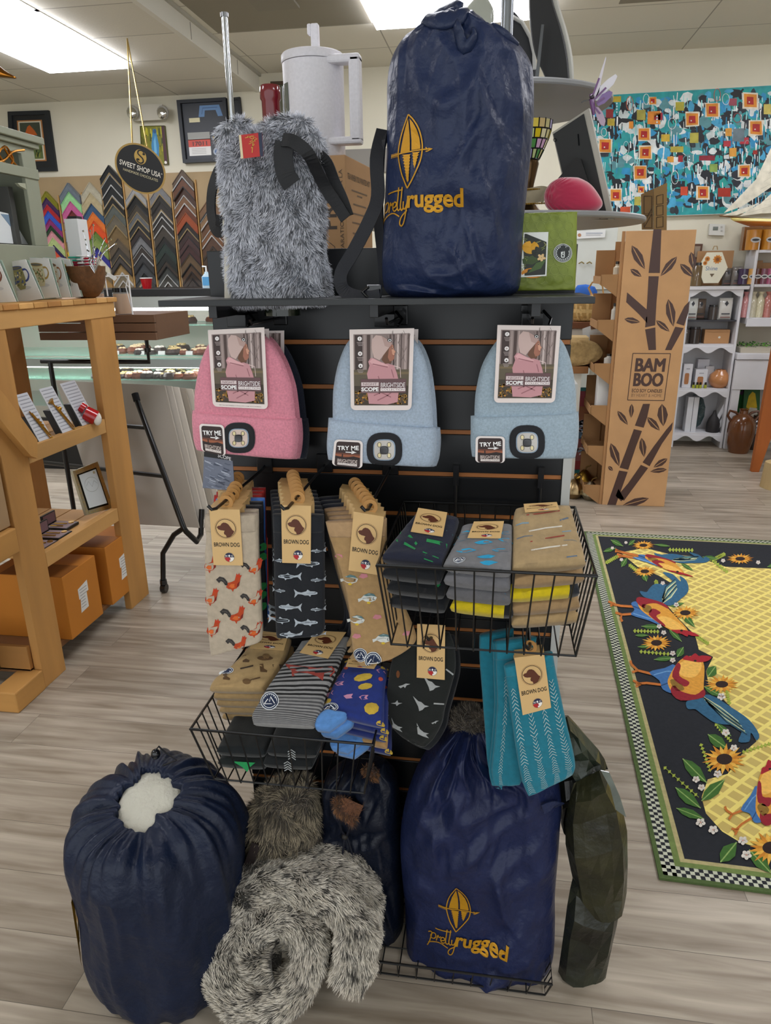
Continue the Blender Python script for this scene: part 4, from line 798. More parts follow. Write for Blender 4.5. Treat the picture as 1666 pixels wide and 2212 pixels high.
SB = [(985, 46, 1036, 50), (948, 54, 1058, 72), (905, 78, 1085, 88), (872, 100, 1120, 106), (850, 135, 1146, 140), (840, 180, 1153, 180), (839, 250, 1153, 250), (838, 330, 1147, 330), (835, 410, 1139, 410), (831, 490, 1130, 490), (828, 560, 1127, 560), (829, 605, 1125, 605), (838, 632, 1118, 628), (862, 648, 1098, 642)]
bag = thing('roll_bag', 'tall navy nylon bag with gold embroidered logo standing on the top shelf', 'bag', tuple(PY(980, 645, YB)))
s = Slab(SB, vy(YB), .118, 2.2, 3.5, noise=wr_big); m = MB('#1d2a4b'); s.mesh(m, 130, 160); m.build('body', 'nylon', bag, smooth=True, ang=180)
p = MB(f=slab_px(s, .0022)); A, k, r_ = aff((0, 0), (100, 0), (820, 0), (850.75, 0)); logo(p, A, k, 0., r_); p.build('embroidered_logo', 'thread', bag, recalc=False, label='gold embroidered canoe and arrow logo')
# rolled closure: a dark fold mouth under the top ridge
f = slab_px(s, .004); m = MB('#1c2947')
for pts, rr in (([(918, 72), (945, 88), (975, 92), (1000, 84), (1015, 62)], (.004, .012, .015, .012, .005)), ([(992, 90), (1000, 120), (1012, 150), (1030, 128), (1028, 108)], (.004, .008, .010, .008, .004)), ([(918, 74), (940, 60), (975, 50), (1005, 56)], (.004, .010, .013, .006)), ([(1062, 88), (1090, 108), (1118, 122)], (.003, .006, .003))):
    m.tube([f(*q, 0) for q in [ipol(pts, i/12) for i in range(13)]], [ipol([(a,) for a in rr], i/12)[0] for i in range(13)], 12, flat=.5)
m.build('rolled_fold', 'nylon', bag, smooth=True, ang=180)
m = MB('#10131c'); g = vy(YB+.0)
strap(m, [g(832, 285, .02), g(822, 350, .04), g(826, 430, .05), g(810, 480, .055), g(775, 545, .05), g(748, 590, .045), g(752, 622, .05), g(778, 636, .07), g(812, 640, .085), g(838, 636, .09)], .024, (0, -1, .1)); strap(m, [g(834, 290, .01), g(828, 320, .03), g(822, 400, .02), g(824, 480, .03), g(832, 560, .03), g(836, 620, .03)], .022, (-.5, -.8, 0))
m.build('shoulder_strap', 'twill', bag)
m = MB('#0c0d10'); q = g(822, 628, .075); m.box((q.x-.012, q.y-.004, q.z-.010), (q.x+.014, q.y+.004, q.z+.012)).tube([g(812, 618, .08), g(800, 628, .085), g(812, 640, .085)], .003); m.build('buckle', 'gloss', bag, bevel=.002)
# floor bag, left, with an open gathered mouth
bx, by = -.742, 1.232
bag = thing('drawstring_bag', 'plump navy drawstring bag on the floor at the left, white fleece in its open mouth', 'bag', (bx, by, 0))
def tiltm(p):
    if p.z < .38: return p
    q = math.hypot(p.x-bx, p.y-by); k = math.exp(-(q/.125)**2)*min(1, (p.z-.38)/.1); d = p.y-by; return Vector((p.x, p.y-.025*k, p.z+.62*d*k-.004*k))
def shell(u, v):
    a = 2*math.pi*u; z0 = [(0.0, .02), (.10, .004), (.155, .0), (.176, .05), (.185, .13), (.189, .24), (.192, .34), (.184, .41), (.160, .47), (.122, .502), (.084, .515), (.060, .517), (.054, .512), (.056, .495)]
    r, z = ipol(z0, v); r = max(r, 0)
    g_ = min(1, max(0, (z-.30)/.2)); pl = (.008*math.sin(13*a+3*math.sin(2*a+1)+2*nz(math.cos(a)*3, math.sin(a)*3, z*4))+.006*math.sin(31*a+4*math.sin(3*a)))*g_*(.5+.9*abs(nz(math.cos(a)*2, math.sin(a)*2, 5)*2))*min(1, (r/.105)**2)*.9
    r += .012*nz(math.cos(a)*1.6, math.sin(a)*1.6, z*5)+.012*(1-2.6*abs(nz(math.cos(a)*2+5, math.sin(a)*2, z*2.4)))+.004*(1-3*abs(nz(math.cos(a)*5+5, math.sin(a)*5, z*6)))+pl*.7
    return tiltm(Vector((bx+r*math.cos(a), by+r*math.sin(a), max(.001, z+pl*.9+.01*nz(math.cos(a)*2, math.sin(a)*2, 9)*g_))))
m = MB('#131e36'); m.grid(shell, 200, 90, None, True); m.build('body', 'nylon', bag, smooth=True, ang=180)
m = MB('#c9c6b8', f=lambda x, y, z: tiltm(Vector((x, y, z+.004*nz(x*40, y*40, 1))))); m.lathe([(0, .010)]+[(.070*math.sin(R(a)), .012*math.cos(R(a))) for a in range(5, 95, 6)], 40, (bx, by, .497)); 
o = m.build('fleece', 'fleece', bag, smooth=True, label='white fleece inside the mouth')
m = MB('#101218'); c = Vector((bx-.005, by+.045, .575)); m.ball(tuple(c), .011, None, 16, sz=1.2); m.build('cord_lock', 'gloss', bag, smooth=True)
m = MB('#101218').tube([c+Vector((.0, 0, .008)), c+Vector((.01, .0, .022)), c+Vector((.025, .0, .006)), c+Vector((.05, 0, -.012)), c+Vector((.02, -.01, -.022))], .0022, 6); m.build('cord', 'twill', bag)
def side(x, y, z=0.):                     # printing frame on the left flank of the bag
    u = (y_ang+x)/(2*math.pi) % 1; 
    lo, hi = .3, .75
    for _ in range(16):
        md = (lo+hi)/2
        if ipol([(0.02,), (.004,), (.0,), (.05,), (.13,), (.24,), (.34,), (.41,), (.47,), (.505,), (.522,), (.528,), (.522,), (.505,)], md)[0] < y: lo = md
        else: hi = md
    q = shell(u, lo); d = Vector((q.x-bx, q.y-by, 0)).normalized(); return q+d*(.0035+z)
y_ang = R(176); p = MB(f=side); logo(p, lambda x, y: ((x-300)*.0028, .30-(y-1250)*.00026), .0016); p.build('printed_logo', 'thread', bag, recalc=False, label='gold logo on the left flank')
# tall bag in the floor basket, right
def wr_floor(u, v):
    h = .010*nz(u*2+4, v*2.4, 2)+.020*(1-2.6*abs(nz(u*1.8-v*2, v*3.2+u*2.2, 14)))+.010*(1-2.6*abs(nz(u*4-v*3, v*5+u*4, 19)))+.004*(1-3*abs(nz(u*9, v*10+u*6, 29)))
    q_ = max(0, 1-abs(u-.33)/.36)*max(0, 1-abs(v-.66)/.2); h = (h+CR2(u, v))*(1-min(1, q_*2.2)*.8)*min(1, (1-v)*5)
    if v < .42: g_ = (1-v/.42); h += .012*g_*math.sin(u*34+3*math.sin(u*7)+2*v)+.010*g_*math.sin(u*19+1)
    return h
SF = [(988, 1552, 1052, 1556), (955, 1580, 1085, 1586), (925, 1620, 1140, 1622), (898, 1665, 1190, 1660), (876, 1730, 1212, 1715), (866, 1800, 1209, 1790), (869, 1870, 1204, 1860), (875, 1940, 1199, 1930), (878, 2000, 1199, 1990), (882, 2055, 1194, 2058), (905, 2095, 1172, 2098), (960, 2112, 1130, 2118)]
YF = 1.365
bag = thing('drawstring_bag', 'tall navy drawstring bag with flat gold logo standing in the floor basket', 'bag', tuple(PY(1040, 2118, YF)))
s = Slab(SF, vy(YF), .088, 2.2, 4, noise=wr_floor); m = MB('#1a2449'); s.mesh(m, 130, 150); m.build('body', 'nylon', bag, smooth=True, ang=180)
p = MB(f=slab_px(s, .003)); A, k, r_ = aff((252, 888), (246, 1368), (990.6, 1847), (989.5, 1946)); k2 = .206
AX = lambda x, y: (990.5+(x-249)*.31*.93+(y-1130)*.0, 1896+(y-1130)*.2085+(x-249)*.055)
logo(p, AX, .24, 0., 9); p.build('printed_logo', 'thread', bag, recalc=False, label='flat gold printed logo')
m = MB('#5d4f40'); f = vy(YF-.02); m.ball(tuple(f(1012, 1556)), .032, None, 16, 1.1, .8, .8); fur(m, 3500, .018, .0006, (0, 0, 1), '#3a3028', '#a39684', patch=60, seed=8, curl=.6); m.build('fur_lining', 'fur', bag, recalc=False, label='grey brown fur showing at the mouth')
m = MB('#1c2748'); strap(m, [slab_px(s, .012)(1168, 1690), slab_px(s, .02)(1190, 1688), slab_px(s, .02)(1206, 1706)], .022); m.build('carry_loop', 'nylon', bag)
# middle dark bag with brown lining
def wr_mid(u, v):
    h = .009*nz(u*2+8, v*3, 22)+.016*(1-2.5*abs(nz(u*1.6+v*1.5, v*3-u*2, 24)))+.007*(1-3*abs(nz(u*4+v*3, v*6-u*5, 34)))
    h += CR3(u, v)
    if v < .35: h += .012*(1-v/.35)*math.sin(u*22+2*math.sin(u*5))
    if abs(v-.37) < .05: h -= .010*(1-abs(v-.37)/.05)
    return h
SM = [(738, 1650, 830, 1646), (706, 1676, 856, 1676), (697, 1710, 862, 1710), (692, 1760, 866, 1760), (690, 1805, 868, 1805), (706, 1860, 870, 1860), (730, 1920, 871, 1920), (765, 1980, 872, 1980), (795, 2030, 868, 2025), (815, 2062, 850, 2048)]
YM = 1.41
bag = thing('drawstring_bag', 'dark navy drawstring bag with curly brown lining, squeezed between fur roll and logo bag', 'bag', tuple(PY(830, 2055, YM)))
s = Slab(SM, vy(YM), .062, 2.2, 4, noise=wr_mid); m = MB('#0d1424'); s.mesh(m, 70, 80); m.build('body', 'nylon', bag, smooth=True, ang=180)
f = slab_px(s, .002)
m = MB('#6b3f1f'); m.f = f; m.poly([(732, 1682), (760, 1676), (800, 1684), (790, 1708), (778, 1728), (762, 1718), (744, 1702)], '#6b3f1f', .012); m.f = None; m.ball(tuple(vy(YM)(803, 1662, .03)), .024, None, 12, .8, .8, 1.5)
fur(m, 5000, .012, .0006, (0, -.3, -.6), '#4a2a14', '#9a6838', patch=90, seed=9, curl=1.1); m.build('curly_lining', 'fur', bag, recalc=False, label='curly brown lining at the mouth')
m = MB('#0d1120'); m.tube([f(q, w_, .004) for q, w_ in ((745, 1700), (752, 1740), (757, 1765), (751, 1820), (748, 1880), (746, 1940))], .003, 6).tube([f(q, w_, .004) for q, w_ in ((775, 1722), (765, 1750), (760, 1766), (772, 1800), (776, 1850), (778, 1885))], .003, 6).ball(tuple(f(757, 1764, .008)), .008, '#2a2622', 12); m.build('drawcord', 'twill', bag, smooth=True)
m = MB('#d8cfb4'); m.tube([f(q, w_, .016) for q, w_ in ((775, 1836), (777, 1846), (782, 1850), (780, 1856), (768, 1872), (764, 1900), (763, 1950), (764, 1976))], .0016, 6).ball(tuple(f(788, 1848, .018)), .006, None, 10, 1.4, 1, .7); m.build('tag_string', 'matte', bag, label='cream string')
m = MB('#dcd9cc', f=f); m.poly([(776, 1960), (789, 1958), (790, 2010), (778, 2012)], None, .018); m.build('swing_tag', 'print', bag, recalc=False, label='white tag')
# ---- rolled fur blanket ----
fr = thing('fur_blanket_roll', 'rolled faux fur blanket, spiral end towards the camera, bound with a leather strap', 'blanket', (-.44, 1.2, 0))
n0 = Vector((0, -.80, .60)).normalized(); PF = plane((-.44, 1.09, .05), n0)
path = [(748, 2128), (768, 2075), (764, 1995), (722, 1940), (650, 1912), (575, 1915), (508, 1953), (474, 2020), (474, 2092), (506, 2150), (562, 2172), (622, 2152), (660, 2102), (668, 2040), (640, 1996), (596, 1985), (556, 2008), (542, 2050), (560, 2086), (596, 2084)]
NP = 110; pc = [ipol(path, i/(NP-1)) for i in range(NP)]; C3 = [PF(*q) for q in pc]
def roll(u, v):
    i = min(int(v*(NP-1)), NP-1); c = C3[i]; t_ = (C3[min(i+1, NP-1)]-C3[max(i-1, 0)]).normalized(); mdir = t_.cross(n0).normalized(); rr = lerp(.044, .031, v) if v > .06 else .036+.008*v/.06
    a = -2*math.pi*u; fx, fz = math.cos(a), math.sin(a); dp = .11 if v < .5 else .03; D = Vector((-.02, 1, -.02)).normalized()
    if v > .1: dp *= 1
    pt = c+mdir*rr*fx*(1 if fz > 0 else 1)+(n0*rr*fz if fz > 0 else D*(dp*1.6*abs(fz)**.6)); 
    if pt.z < .004: pt.z = .004
    return pt
m = MB('#3a3833'); m.grid(roll, 28, NP, None, True)
q_ = PF(575, 2050)-n0*.075; m.ball(tuple(q_), .11, None, 20, 1, .3, .8)
def flow(P, n):
    c = np.array([tuple(q) for q in C3]); T_ = np.gradient(c, axis=0); T_ /= np.linalg.norm(T_, axis=1)[:, None]
    i = ((P[:, None, :]-c[None])**2).sum(2).argmin(1); return -T_[i]*.9+np.array(n0)*.25
fur(m, 110000, .017, .0008, flow, '#2b2925', '#fbf3e4', patch=15, thr=-.40, seed=2, curl=.34, lay=.60, jit=.14); m.build('rolled_end', 'fur', fr, recalc=False)
s = Slab([(590, 1702, 660, 1704), (556, 1730, 680, 1730), (535, 1780, 688, 1780), (527, 1830, 698, 1830), (515, 1880, 725, 1880), (505, 1925, 755, 1930), (520, 1965, 770, 1970)], vy(1.37), .075, 2.2, 3, noise=lambda u, v: .012*nz(u*4, v*4, 3)); m = MB('#4a4238'); s.mesh(m, 40, 40)
fur(m, 42000, .024, .0007, (0, -.2, -1), '#2a241c', '#b5a78c', patch=24, thr=-.16, seed=3, curl=.6, lay=.55, jit=.25); m.build('rear_roll', 'fur', fr, recalc=False, label='darker brown fur of the far end')
m = MB('#2a211f'); g = vy(1.37); strap(m, [g(548, 1895, .09), g(551, 1860, .10), g(556, 1825, .10), g(566, 1800, .09), g(576, 1770, .08)], .022, (0, -1, .2)); strap(m, [g(540, 1893, .10), g(600, 1880, .115), g(660, 1878, .11), g(730, 1895, .09)], .020, (0, -.9, .5)); m.build('leather_strap', 'leather', fr, label='dark brown leather strap')
m = MB('#b8b4aa'); m.ball(tuple(g(556, 1838, .104)), .003, None, 8).ball(tuple(g(563, 1804, .096)), .0025, None, 8); m.build('rivet', 'chrome', fr, smooth=True)
# ---- dark glossy folded sheet, right ----
ol = mat('olive_sheet', .36, coat=.15, var=(9, .95), bump=(7, .7, .03))
tp = thing('folded_vinyl_bag', 'dark olive glossy folded vinyl bag slumped on the floor at the right of the display', 'bag', (.26, 1.34, 0))
for nm, rows, Y, t, c in (('middle_fold', [(1240, 1692, 1294, 1664), (1226, 1745, 1330, 1700), (1219, 1800, 1352, 1768), (1228, 1850, 1356, 1830), (1238, 1900, 1356, 1900), (1252, 1940, 1352, 1945), (1300, 1962, 1345, 1972)], 1.335, .035, '#2a2a16'),
        ('lower_fold', [(1240, 1885, 1338, 1955), (1228, 1940, 1336, 1985), (1216, 2030, 1318, 2065), (1205, 2108, 1302, 2149)], 1.33, .02, '#23261a'), ('upper_fold', [(1196, 1562, 1225, 1548), (1205, 1600, 1264, 1588), (1214, 1640, 1300, 1628), (1236, 1672, 1314, 1662)], 1.38, .03, '#2c3429'), ('inner_fold', [(1200, 1640, 1250, 1650), (1208, 1720, 1250, 1700), (1212, 1780, 1240, 1800)], 1.40, .03, '#15170f')):
    s = Slab(rows, vy(Y), t, 3, 5, noise=lambda u, v: .022*(1-2.5*abs(nz(u*1.7+1, v*2.2, 31)))); m = MB(c); s.mesh(m, 7, 8); m.build(nm, ol, tp)
m = MB('#8a9396'); g = vy(1.30); m.poly([(0, 0)]*0 or [(1300, 1662), (1318, 1672), (1352, 1762), (1346, 1770), (1330, 1745)], '#59635f') if False else None
m.f = g; m.prism([(1298, 1664), (1316, 1668), (1340, 1722), (1353, 1765), (1330, 1748), (1318, 1700)], -.001, .001, '#6b746e'); m.f = None; m.build('clear_edge', mat('glossy_grey_plastic', .12, coat=.8, var=(20, .3)), tp, recalc=False, label='grey glossy edge strip')
# ---- fur wine bag with bottle ----
YWB = 1.385
wb = thing('wine_bag', 'grey faux fur wine bag with black straps on the top shelf, bottle neck sticking out', 'bag', tuple(PY(605, 655, YWB)))
s = Slab([(498, 292, 672, 290), (483, 318, 694, 320), (483, 370, 697, 375), (489, 430, 695, 430), (494, 490, 694, 490), (497, 545, 697, 545), (500, 600, 702, 600), (504, 640, 708, 634), (516, 655, 700, 648)], vy(YWB), .05, 2.6, 6, noise=lambda u, v: .004*nz(u*5, v*7, 3)); m = MB('#6f747c'); s.mesh(m, 40, 50)
for cx, cy, rr in ((512, 305, .024), (530, 292, .020), (600, 300, .022), (625, 290, .024), (655, 296, .026), (676, 318, .022)): m.ball(tuple(vy(YWB)(cx, cy, .028)), rr, None, 14)
fur(m, 70000, .014, .00055, (0, -.1, -1), '#2a2d34', '#f2f5ff', patch=26, thr=-.34, seed=4, curl=.45, lay=.5, jit=.22); m.build('fur_body', 'fur', wb, recalc=False)
g = vy(YWB)
m = MB('#c9c3b4'); m.f = g; m.prism([(497, 508), (506, 506), (512, 520), (512, 640), (504, 655), (497, 648)], .02, .03); m.prism([(484, 335), (490, 330), (496, 500), (490, 500)], -.02, .02); m.f = None; m.build('leather_trim', 'leather', wb, label='cream leather side trim')
m = MB(f=plane((0, YWB-.078, 0), (0, -1, 0))); m.prism([(516, 292), (566, 286), (569, 337), (521, 343)], -.001, 0, '#b3231f'); m.poly([(516, 292), (521, 291), (526, 342), (521, 343)], '#d8c9a4', .0003); m.poly([(558, 287), (566, 286), (569, 337), (562, 338)], '#1d2540', .0003)
for q in ([(530, 298), (545, 294), (556, 300), (540, 306), (550, 312), (543, 320)], [(535, 294), (552, 305), (538, 311)], [(548, 293), (545, 330)]): m.stroke(q, 1.6, '#c99a3c', .0005)
m.build('woven_label', 'print', wb, recalc=False, label='red woven label')
m = MB('#14161a'); strap(m, [g(482, 358, .0), g(466, 372, -.01), g(454, 410, -.01), g(452, 455, -.01), g(464, 492, 0), g(480, 498, .01), g(490, 470, .02)], .024, (-.3, -1, .2), twist=25); m.build('left_strap', 'twill', wb); m = MB('#14161a'); strap(m, [g(636, 318, .075), g(660, 322, .08), g(688, 345, .075), g(700, 378, .05), g(712, 410, .03), g(736, 448, .02), g(752, 474, .02)], .022, (0, -1, .3), twist=20); strap(m, [g(696, 340, .03), g(712, 355, .02), g(726, 395, .01), g(742, 430, .01), g(756, 468, .015)], .020, (-.2, -1, 0), twist=-20)
strap(m, [g(640, 322, .072), g(636, 350, .07), g(640, 385, .068), g(652, 408, .064)], .034, (0, -1, 0)); m.build('carry_strap', 'twill', wb)
bt = thing('wine_bottle', 'wine bottle with dark red foil neck in the fur bag', 'bottle', tuple(PY(585, 640, YWB+.0)))
a = PY(583, 184, YWB+.025); k = a.z; m = MB('#6f1a22'); m.lathe([(0, 0), (.017, -.001), (.0185, -.004), (.019, -.022), (.0165, -.026), (.0165, -.06), (.018, -.10), (.021, -.14), (.03, -.18)], 32, (a.x, a.y, k)); m.build('foil_capsule', 'gloss', bt, smooth=True)
m = MB('#1c2418'); m.lathe([(.03, -.18), (.036, -.2), (.037, k*0-.30), (.036, -.40), (0, -.40)], 24, (a.x, a.y, k)); m.build('glass_body', 'gloss', bt, smooth=True)
# ---- press box and french press ----
zt = PY(745, 334, 1.80).z; Cn = PY(745, 334, 1.80); Rr = PZ(802, 363, zt); dR = (Rr-Cn); dR.z = 0; LR = min(dR.length, .24); dR.normalize(); dL = Vector((-dR.y, dR.x, 0)); dL = dL if dL.x < 0 else -dL
Rw, Lw = LR, .20; zb = ZS+.0005
bxo = thing('cardboard_box', 'brown cardboard box printed PRESS standing behind the fur wine bag', 'box', tuple(Cn+dL*.1+dR*.1-Vector((0, 0, zt-zb))))
c0 = Vector((Cn.x, Cn.y, 0)); c1 = c0+dR*Rw; c2 = c1+dL*Lw; c3 = c0+dL*Lw; up = Vector((0, 0, 1))
m = MB('#b08a62'); m.hexa([c+up*zb for c in (c0, c1, c2, c3)]+[c+up*zt for c in (c0, c1, c2, c3)]); m.build('carton', 'card', bxo, bevel=.001)
Hb = zt-zb; nL = -dR; nR = -dL
FL = lambda x, y, z=0.: c3+(c0-c3)*x+up*(zb+Hb*y)+nL*(z+.0006); FR = lambda x, y, z=0.: c0+(c1-c0)*x+up*(zb+Hb*y)+nR*(z+.0006)
m = MB(f=FL); m.text('PRESS', .76, .70, .50, .17*.9, '#3a2d22', 0, .03, 0) if False else None
vs, fs = glyphs('PRESS', .02); m.add([(.78-b*.20, .68+a*.42, 0) for a, b in vs], fs, '#3a2d22'); vs, fs = glyphs('THE PREPARATION OF TEA A LA', 0); m.add([(.94-b*.045, .5+a*.8, 0) for a, b in vs], fs, '#4a3a2c')
m.stroke([(.60, .05), (.60, .34), (.72, .40), (.84, .34), (.86, .05)], .008, '#4a3a2c'); m.stroke([(.62, .1), (.76, .1), (.74, .36)], .008, '#4a3a2c'); m.build('printing', 'print', bxo, recalc=False)
m = MB(f=FR); m.text('TEA WHEN YOU WANTED HOT', .5, .86, .86, .045, '#4a3a2c', 0, .01)
for i, (y, w_) in enumerate(((.76, .6), (.73, .2), (.66, .5), (.59, .55), (.52, .6), (.44, .6), (.37, .4))): m.rect(.5-w_/2, y, .5+w_/2, y+.012, '#6e5640')
m.stroke([(.3, .1), (.32, .24), (.40, .22)], .012, '#4a3a2c'); m.stroke([(.5, .14), (.52, .28), (.58, .12), (.66, .26)], .012, '#4a3a2c'); m.build('printing', 'print', bxo, recalc=False)
m = MB('#d6c49a'); m.box((Rr.x-.02, Rr.y+.05, zb), (Rr.x+.06, Rr.y+.12, zb+.09)); tag(m.build('small_box', 'card'), 'small pale box between the press box and the navy bag', 'box')
Yp = 1.86; L_, R__ = PY(614, 200, Yp), PY(744, 200, Yp); rp = (R__.x-L_.x)/2; cx = (L_.x+R__.x)/2; zt2 = PY(680, 95, Yp-rp).z; zb2 = zt+.0005; Hp = zt2-zb2
fp = thing('french_press', 'white speckled plastic french press standing on the cardboard box', 'coffee press', (cx, Yp, zb2)); W = '#d8d6dc'
m = MB(W); m.lathe([(0, 0), (rp*.94, 0), (rp*.96, .004), (rp*.97, Hp*.5), (rp*.98, Hp*.90), (rp*.9, Hp*.90), (0, Hp*.9)], 64, (cx, Yp, zb2)); m.build('body', 'plastic', fp, smooth=True)
m = MB(W); m.lathe([(0, Hp*.905), (rp*1.0, Hp*.905), (rp*1.01, Hp*.915), (rp*1.0, Hp*.975), (rp*.96, Hp*.99), (rp*.3, Hp*1.0), (0, Hp)], 64, (cx, Yp, zb2)); m.build('lid', 'plastic', fp, smooth=True)
m = MB(W); q = PY(680, 52, Yp); kx = q.x; m.box((kx-.009, Yp-.009, zb2+Hp*.99), (kx+.009, Yp+.009, q.z)).box((kx-.017, Yp-.009, q.z-.022), (kx-.008, Yp+.009, q.z)); m.build('plunger_knob', 'plastic', fp, bevel=.003)
m = MB(W); hx = PY(782, 200, Yp-.03).x; ht, hb = PY(760, 120, Yp-.03).z, PY(760, 314, Yp-.03).z; ang = 0
m.box((cx+rp*.45, Yp-.055, ht-.018), (hx, Yp-.02, ht)).box((cx+rp*.45, Yp-.055, hb), (hx, Yp-.02, hb+.016)).box((hx-.026, Yp-.055, hb+.004), (hx, Yp-.02, ht-.004)); m.build('handle', 'plastic', fp, bevel=.005)
m = MB('#59605a'); m.grid(lambda u, v: Vector((cx+rp*.985*math.cos(R(180+14+34*u)), Yp+rp*.985*math.sin(R(180+14+34*u)), zb2+Hp*lerp(.28, .70, v))), 8, 6); m.build('window_glass', 'gloss', fp, smooth=True, label='clear viewing window')
m = MB('#c9c9cf'); m.tube([Vector((cx+rp*1.0*math.cos(R(180+a)), Yp+rp*1.0*math.sin(R(180+a)), z)) for a, z in ((14, zb2+Hp*.28), (14, zb2+Hp*.5), (14, zb2+Hp*.70))], .002, 6); m.build('window_trim', 'plastic', fp)
# ---- green padded sachet ----
YG = 1.41; gs = thing('padded_pouch', 'green quilted pouch with citrus picture and round black label, right end of the top shelf', 'pouch', tuple(PY(1185, 628, YG)))
s = Slab([(1090, 462, 1248, 457), (1088, 475, 1247, 470), (1086, 540, 1246, 540), (1084, 600, 1244, 600), (1083, 629, 1243, 627)], vy(YG), .012, 4, 6, noise=lambda u, v: .004*nz(u*3, v*4, 44)+.002*nz(u*14, v*12, 4)); m = MB('#7d8c34'); s.mesh(m, 40, 40); m.build('pouch', mat('green_fabric', .5, var=(22, .25), bump=(90, .2)), gs, smooth=True, ang=180)
p = MB(f=slab_px(s, .001))
for i in range(8):
    for j in range(9):
        x, y = 1098+i*20+(10 if j % 2 else 0), 470+j*19
        if y < 622 and x < 1236: p.ring(x, y, 10, 10, 1.0, '#8b9a44', 0, 14)
p.poly([(1131, 503), (1184, 502), (1180, 596), (1124, 599)], '#e9ece6', .0006); p.poly([(1133, 506), (1181, 505), (1177, 593), (1127, 596)], '#23281f', .0008)
p.ell(1146, 535, 18, 14, '#e0a41c', .001, 18); p.ell(1158, 545, 10, 12, '#23281f', .0012, 12); p.ell(1150, 590, 24, 11, '#d98c1f', .001, 18); p.poly([(1128, 560), (1150, 552), (1166, 562), (1150, 572), (1130, 570)], '#3d5226', .0014); p.poly([(1140, 590), (1158, 568), (1178, 562), (1168, 580)], '#4a6530', .0014)
for i in range(5): a = R(72*i+10); p.ell(1169+5*math.cos(a), 557+5*math.sin(a), 4.5, 3, '#e8c48a', .0016, 8, 72*i+10)
p.stroke([(1158, 525), (1172, 520), (1180, 532)], 2, '#8a8a50', .0014)
p.ell(1215, 547, 20, 20, '#e8ecec', .001, 30); p.ell(1215, 547, 19, 19, '#1f2423', .0012, 30); p.ring(1215, 547, 17.5, 17.5, .8, '#dfe4e2', .0014, 30)
for i in range(22):
    a = R(i*16.4); p.rect(1215+14*math.cos(a)-1, 547+14*math.sin(a)-1.4, 1215+14*math.cos(a)+1, 547+14*math.sin(a)+1.4, '#dfe4e2', .0014)
for j in (-1, 0, 1): p.ring(1215, 547+j*5.5, 3.2, 3.2, 1, '#dfe4e2', .0015, 12)
p.rrect(1211, 536.5, 1219, 557.5, 3, '#dfe4e2', .0013); p.rrect(1212, 537.5, 1218, 556.5, 2.5, '#1f2423', .00135)
p.build('printed_labels', 'print', gs, recalc=False)
# ---------------- left: pallet shelf and what stands on it ----------------
PX0, PX1 = -2.30, -1.81; PN = '#c08d4e'
pf = plane((PX1, 0, 0), (1, 0, 0))
ps = thing('pallet_shelf', 'honey coloured shelf unit built of pallet wood at the left', 'shelf unit', (-2.05, 2.78, 0))
for n_, (y0, y1) in enumerate(((2.32, 2.47), (3.06, 3.25))):
    m = MB(PN).box((PX1-.035, y0, 0 if n_ == 0 else .0), (PX1, y1, 1.505)); m.build('front_post', 'pine', ps, bevel=.003)
for i, y in enumerate((2.40, 2.66, 2.90, 3.12)): MB('#a9783f').box((PX0-.02, y, 0), (PX0+.015, y+.11, 1.5)).build('back_post', 'pine', ps, bevel=.003)
for i, y in enumerate((2.30, 3.22)): MB('#b58246').box((PX0+.015, y, .09), (PX1-.036, y+.02, .20)).build('side_rail', 'pineh', ps, bevel=.002)
for z in (.953, .512): 
    k = MB('#c99a5c'); 
    for j in range(4): k.box((PX0+.02+j*.115, 2.475, z-.001), (PX0+.13+j*.115, 3.055, z+.022))
    k.box((PX1-.035, 2.472, z-.03), (PX1-.002, 3.058, z+.035)); k.build('shelf_board', 'pineh', ps, bevel=.002)
k = MB('#c99a5c').box((PX1-.03, 2.30, 1.44), (PX1+.004, 3.27, 1.506)); k.build('front_rail', 'pineh', ps, bevel=.003)
k = MB('#cf9f5f')
for j in range(11): k.box((PX0-.02, 2.28+j*.092, 1.5065), (PX1+.012, 2.28+j*.092+.088, 1.528), ('#cf9f5f', '#c08f50', '#b57f42')[j % 3])
k.build('top_boards', 'pine', ps, bevel=.003)
k = MB('#c18f4f').prism([(0, 0), (1, 0), (1, 1), (0, 1)], 0, 0); k = MB('#c18f4f', f=pf).prism([(-60, 790), (0, 860), (66, 950), (66, 990), (52, 985), (0, 925), (-60, 850)], .001, .03); k.build('diagonal_brace', 'pine', ps, recalc=False)
k = MB('#b98849', f=pf).prism([(5, 1462), (28, 1440), (90, 1405), (130, 1430), (85, 1487), (30, 1482)], .002, .12); k = MB('#b98849').box((PX1-.10, 2.14, 0), (PX1+.005, 2.318, .09)); k.build('foot_block', 'pineh', ps, bevel=.006)
MB('#b98849').box((PX1-.25, 1.98, .62), (PX1+.02, 2.30, .72)).build('side_plank', 'pineh', ps, bevel=.006)
MB('#6a5335').box((PX1-.20, 2.16, .09), (PX1-.17, 2.30, .62)).build('side_board', 'pine', ps, bevel=.004)
MB('#a88a66').box((PX1-.24, 2.02, .725), (PX1-.0, 2.30, 1.02)).build('side_crate', 'card', ps, bevel=.004)
MB('#7d5531').box((PX0-.02, 2.3, .08), (PX1-.036, 3.24, .10)).build('bottom_board', 'pineh', ps, bevel=.002)
MB('#8a5d30').box((PX0-.03, 2.3, 1.33), (PX0-.005, 3.24, 1.49)).build('back_rail', 'pineh', ps, bevel=.002)
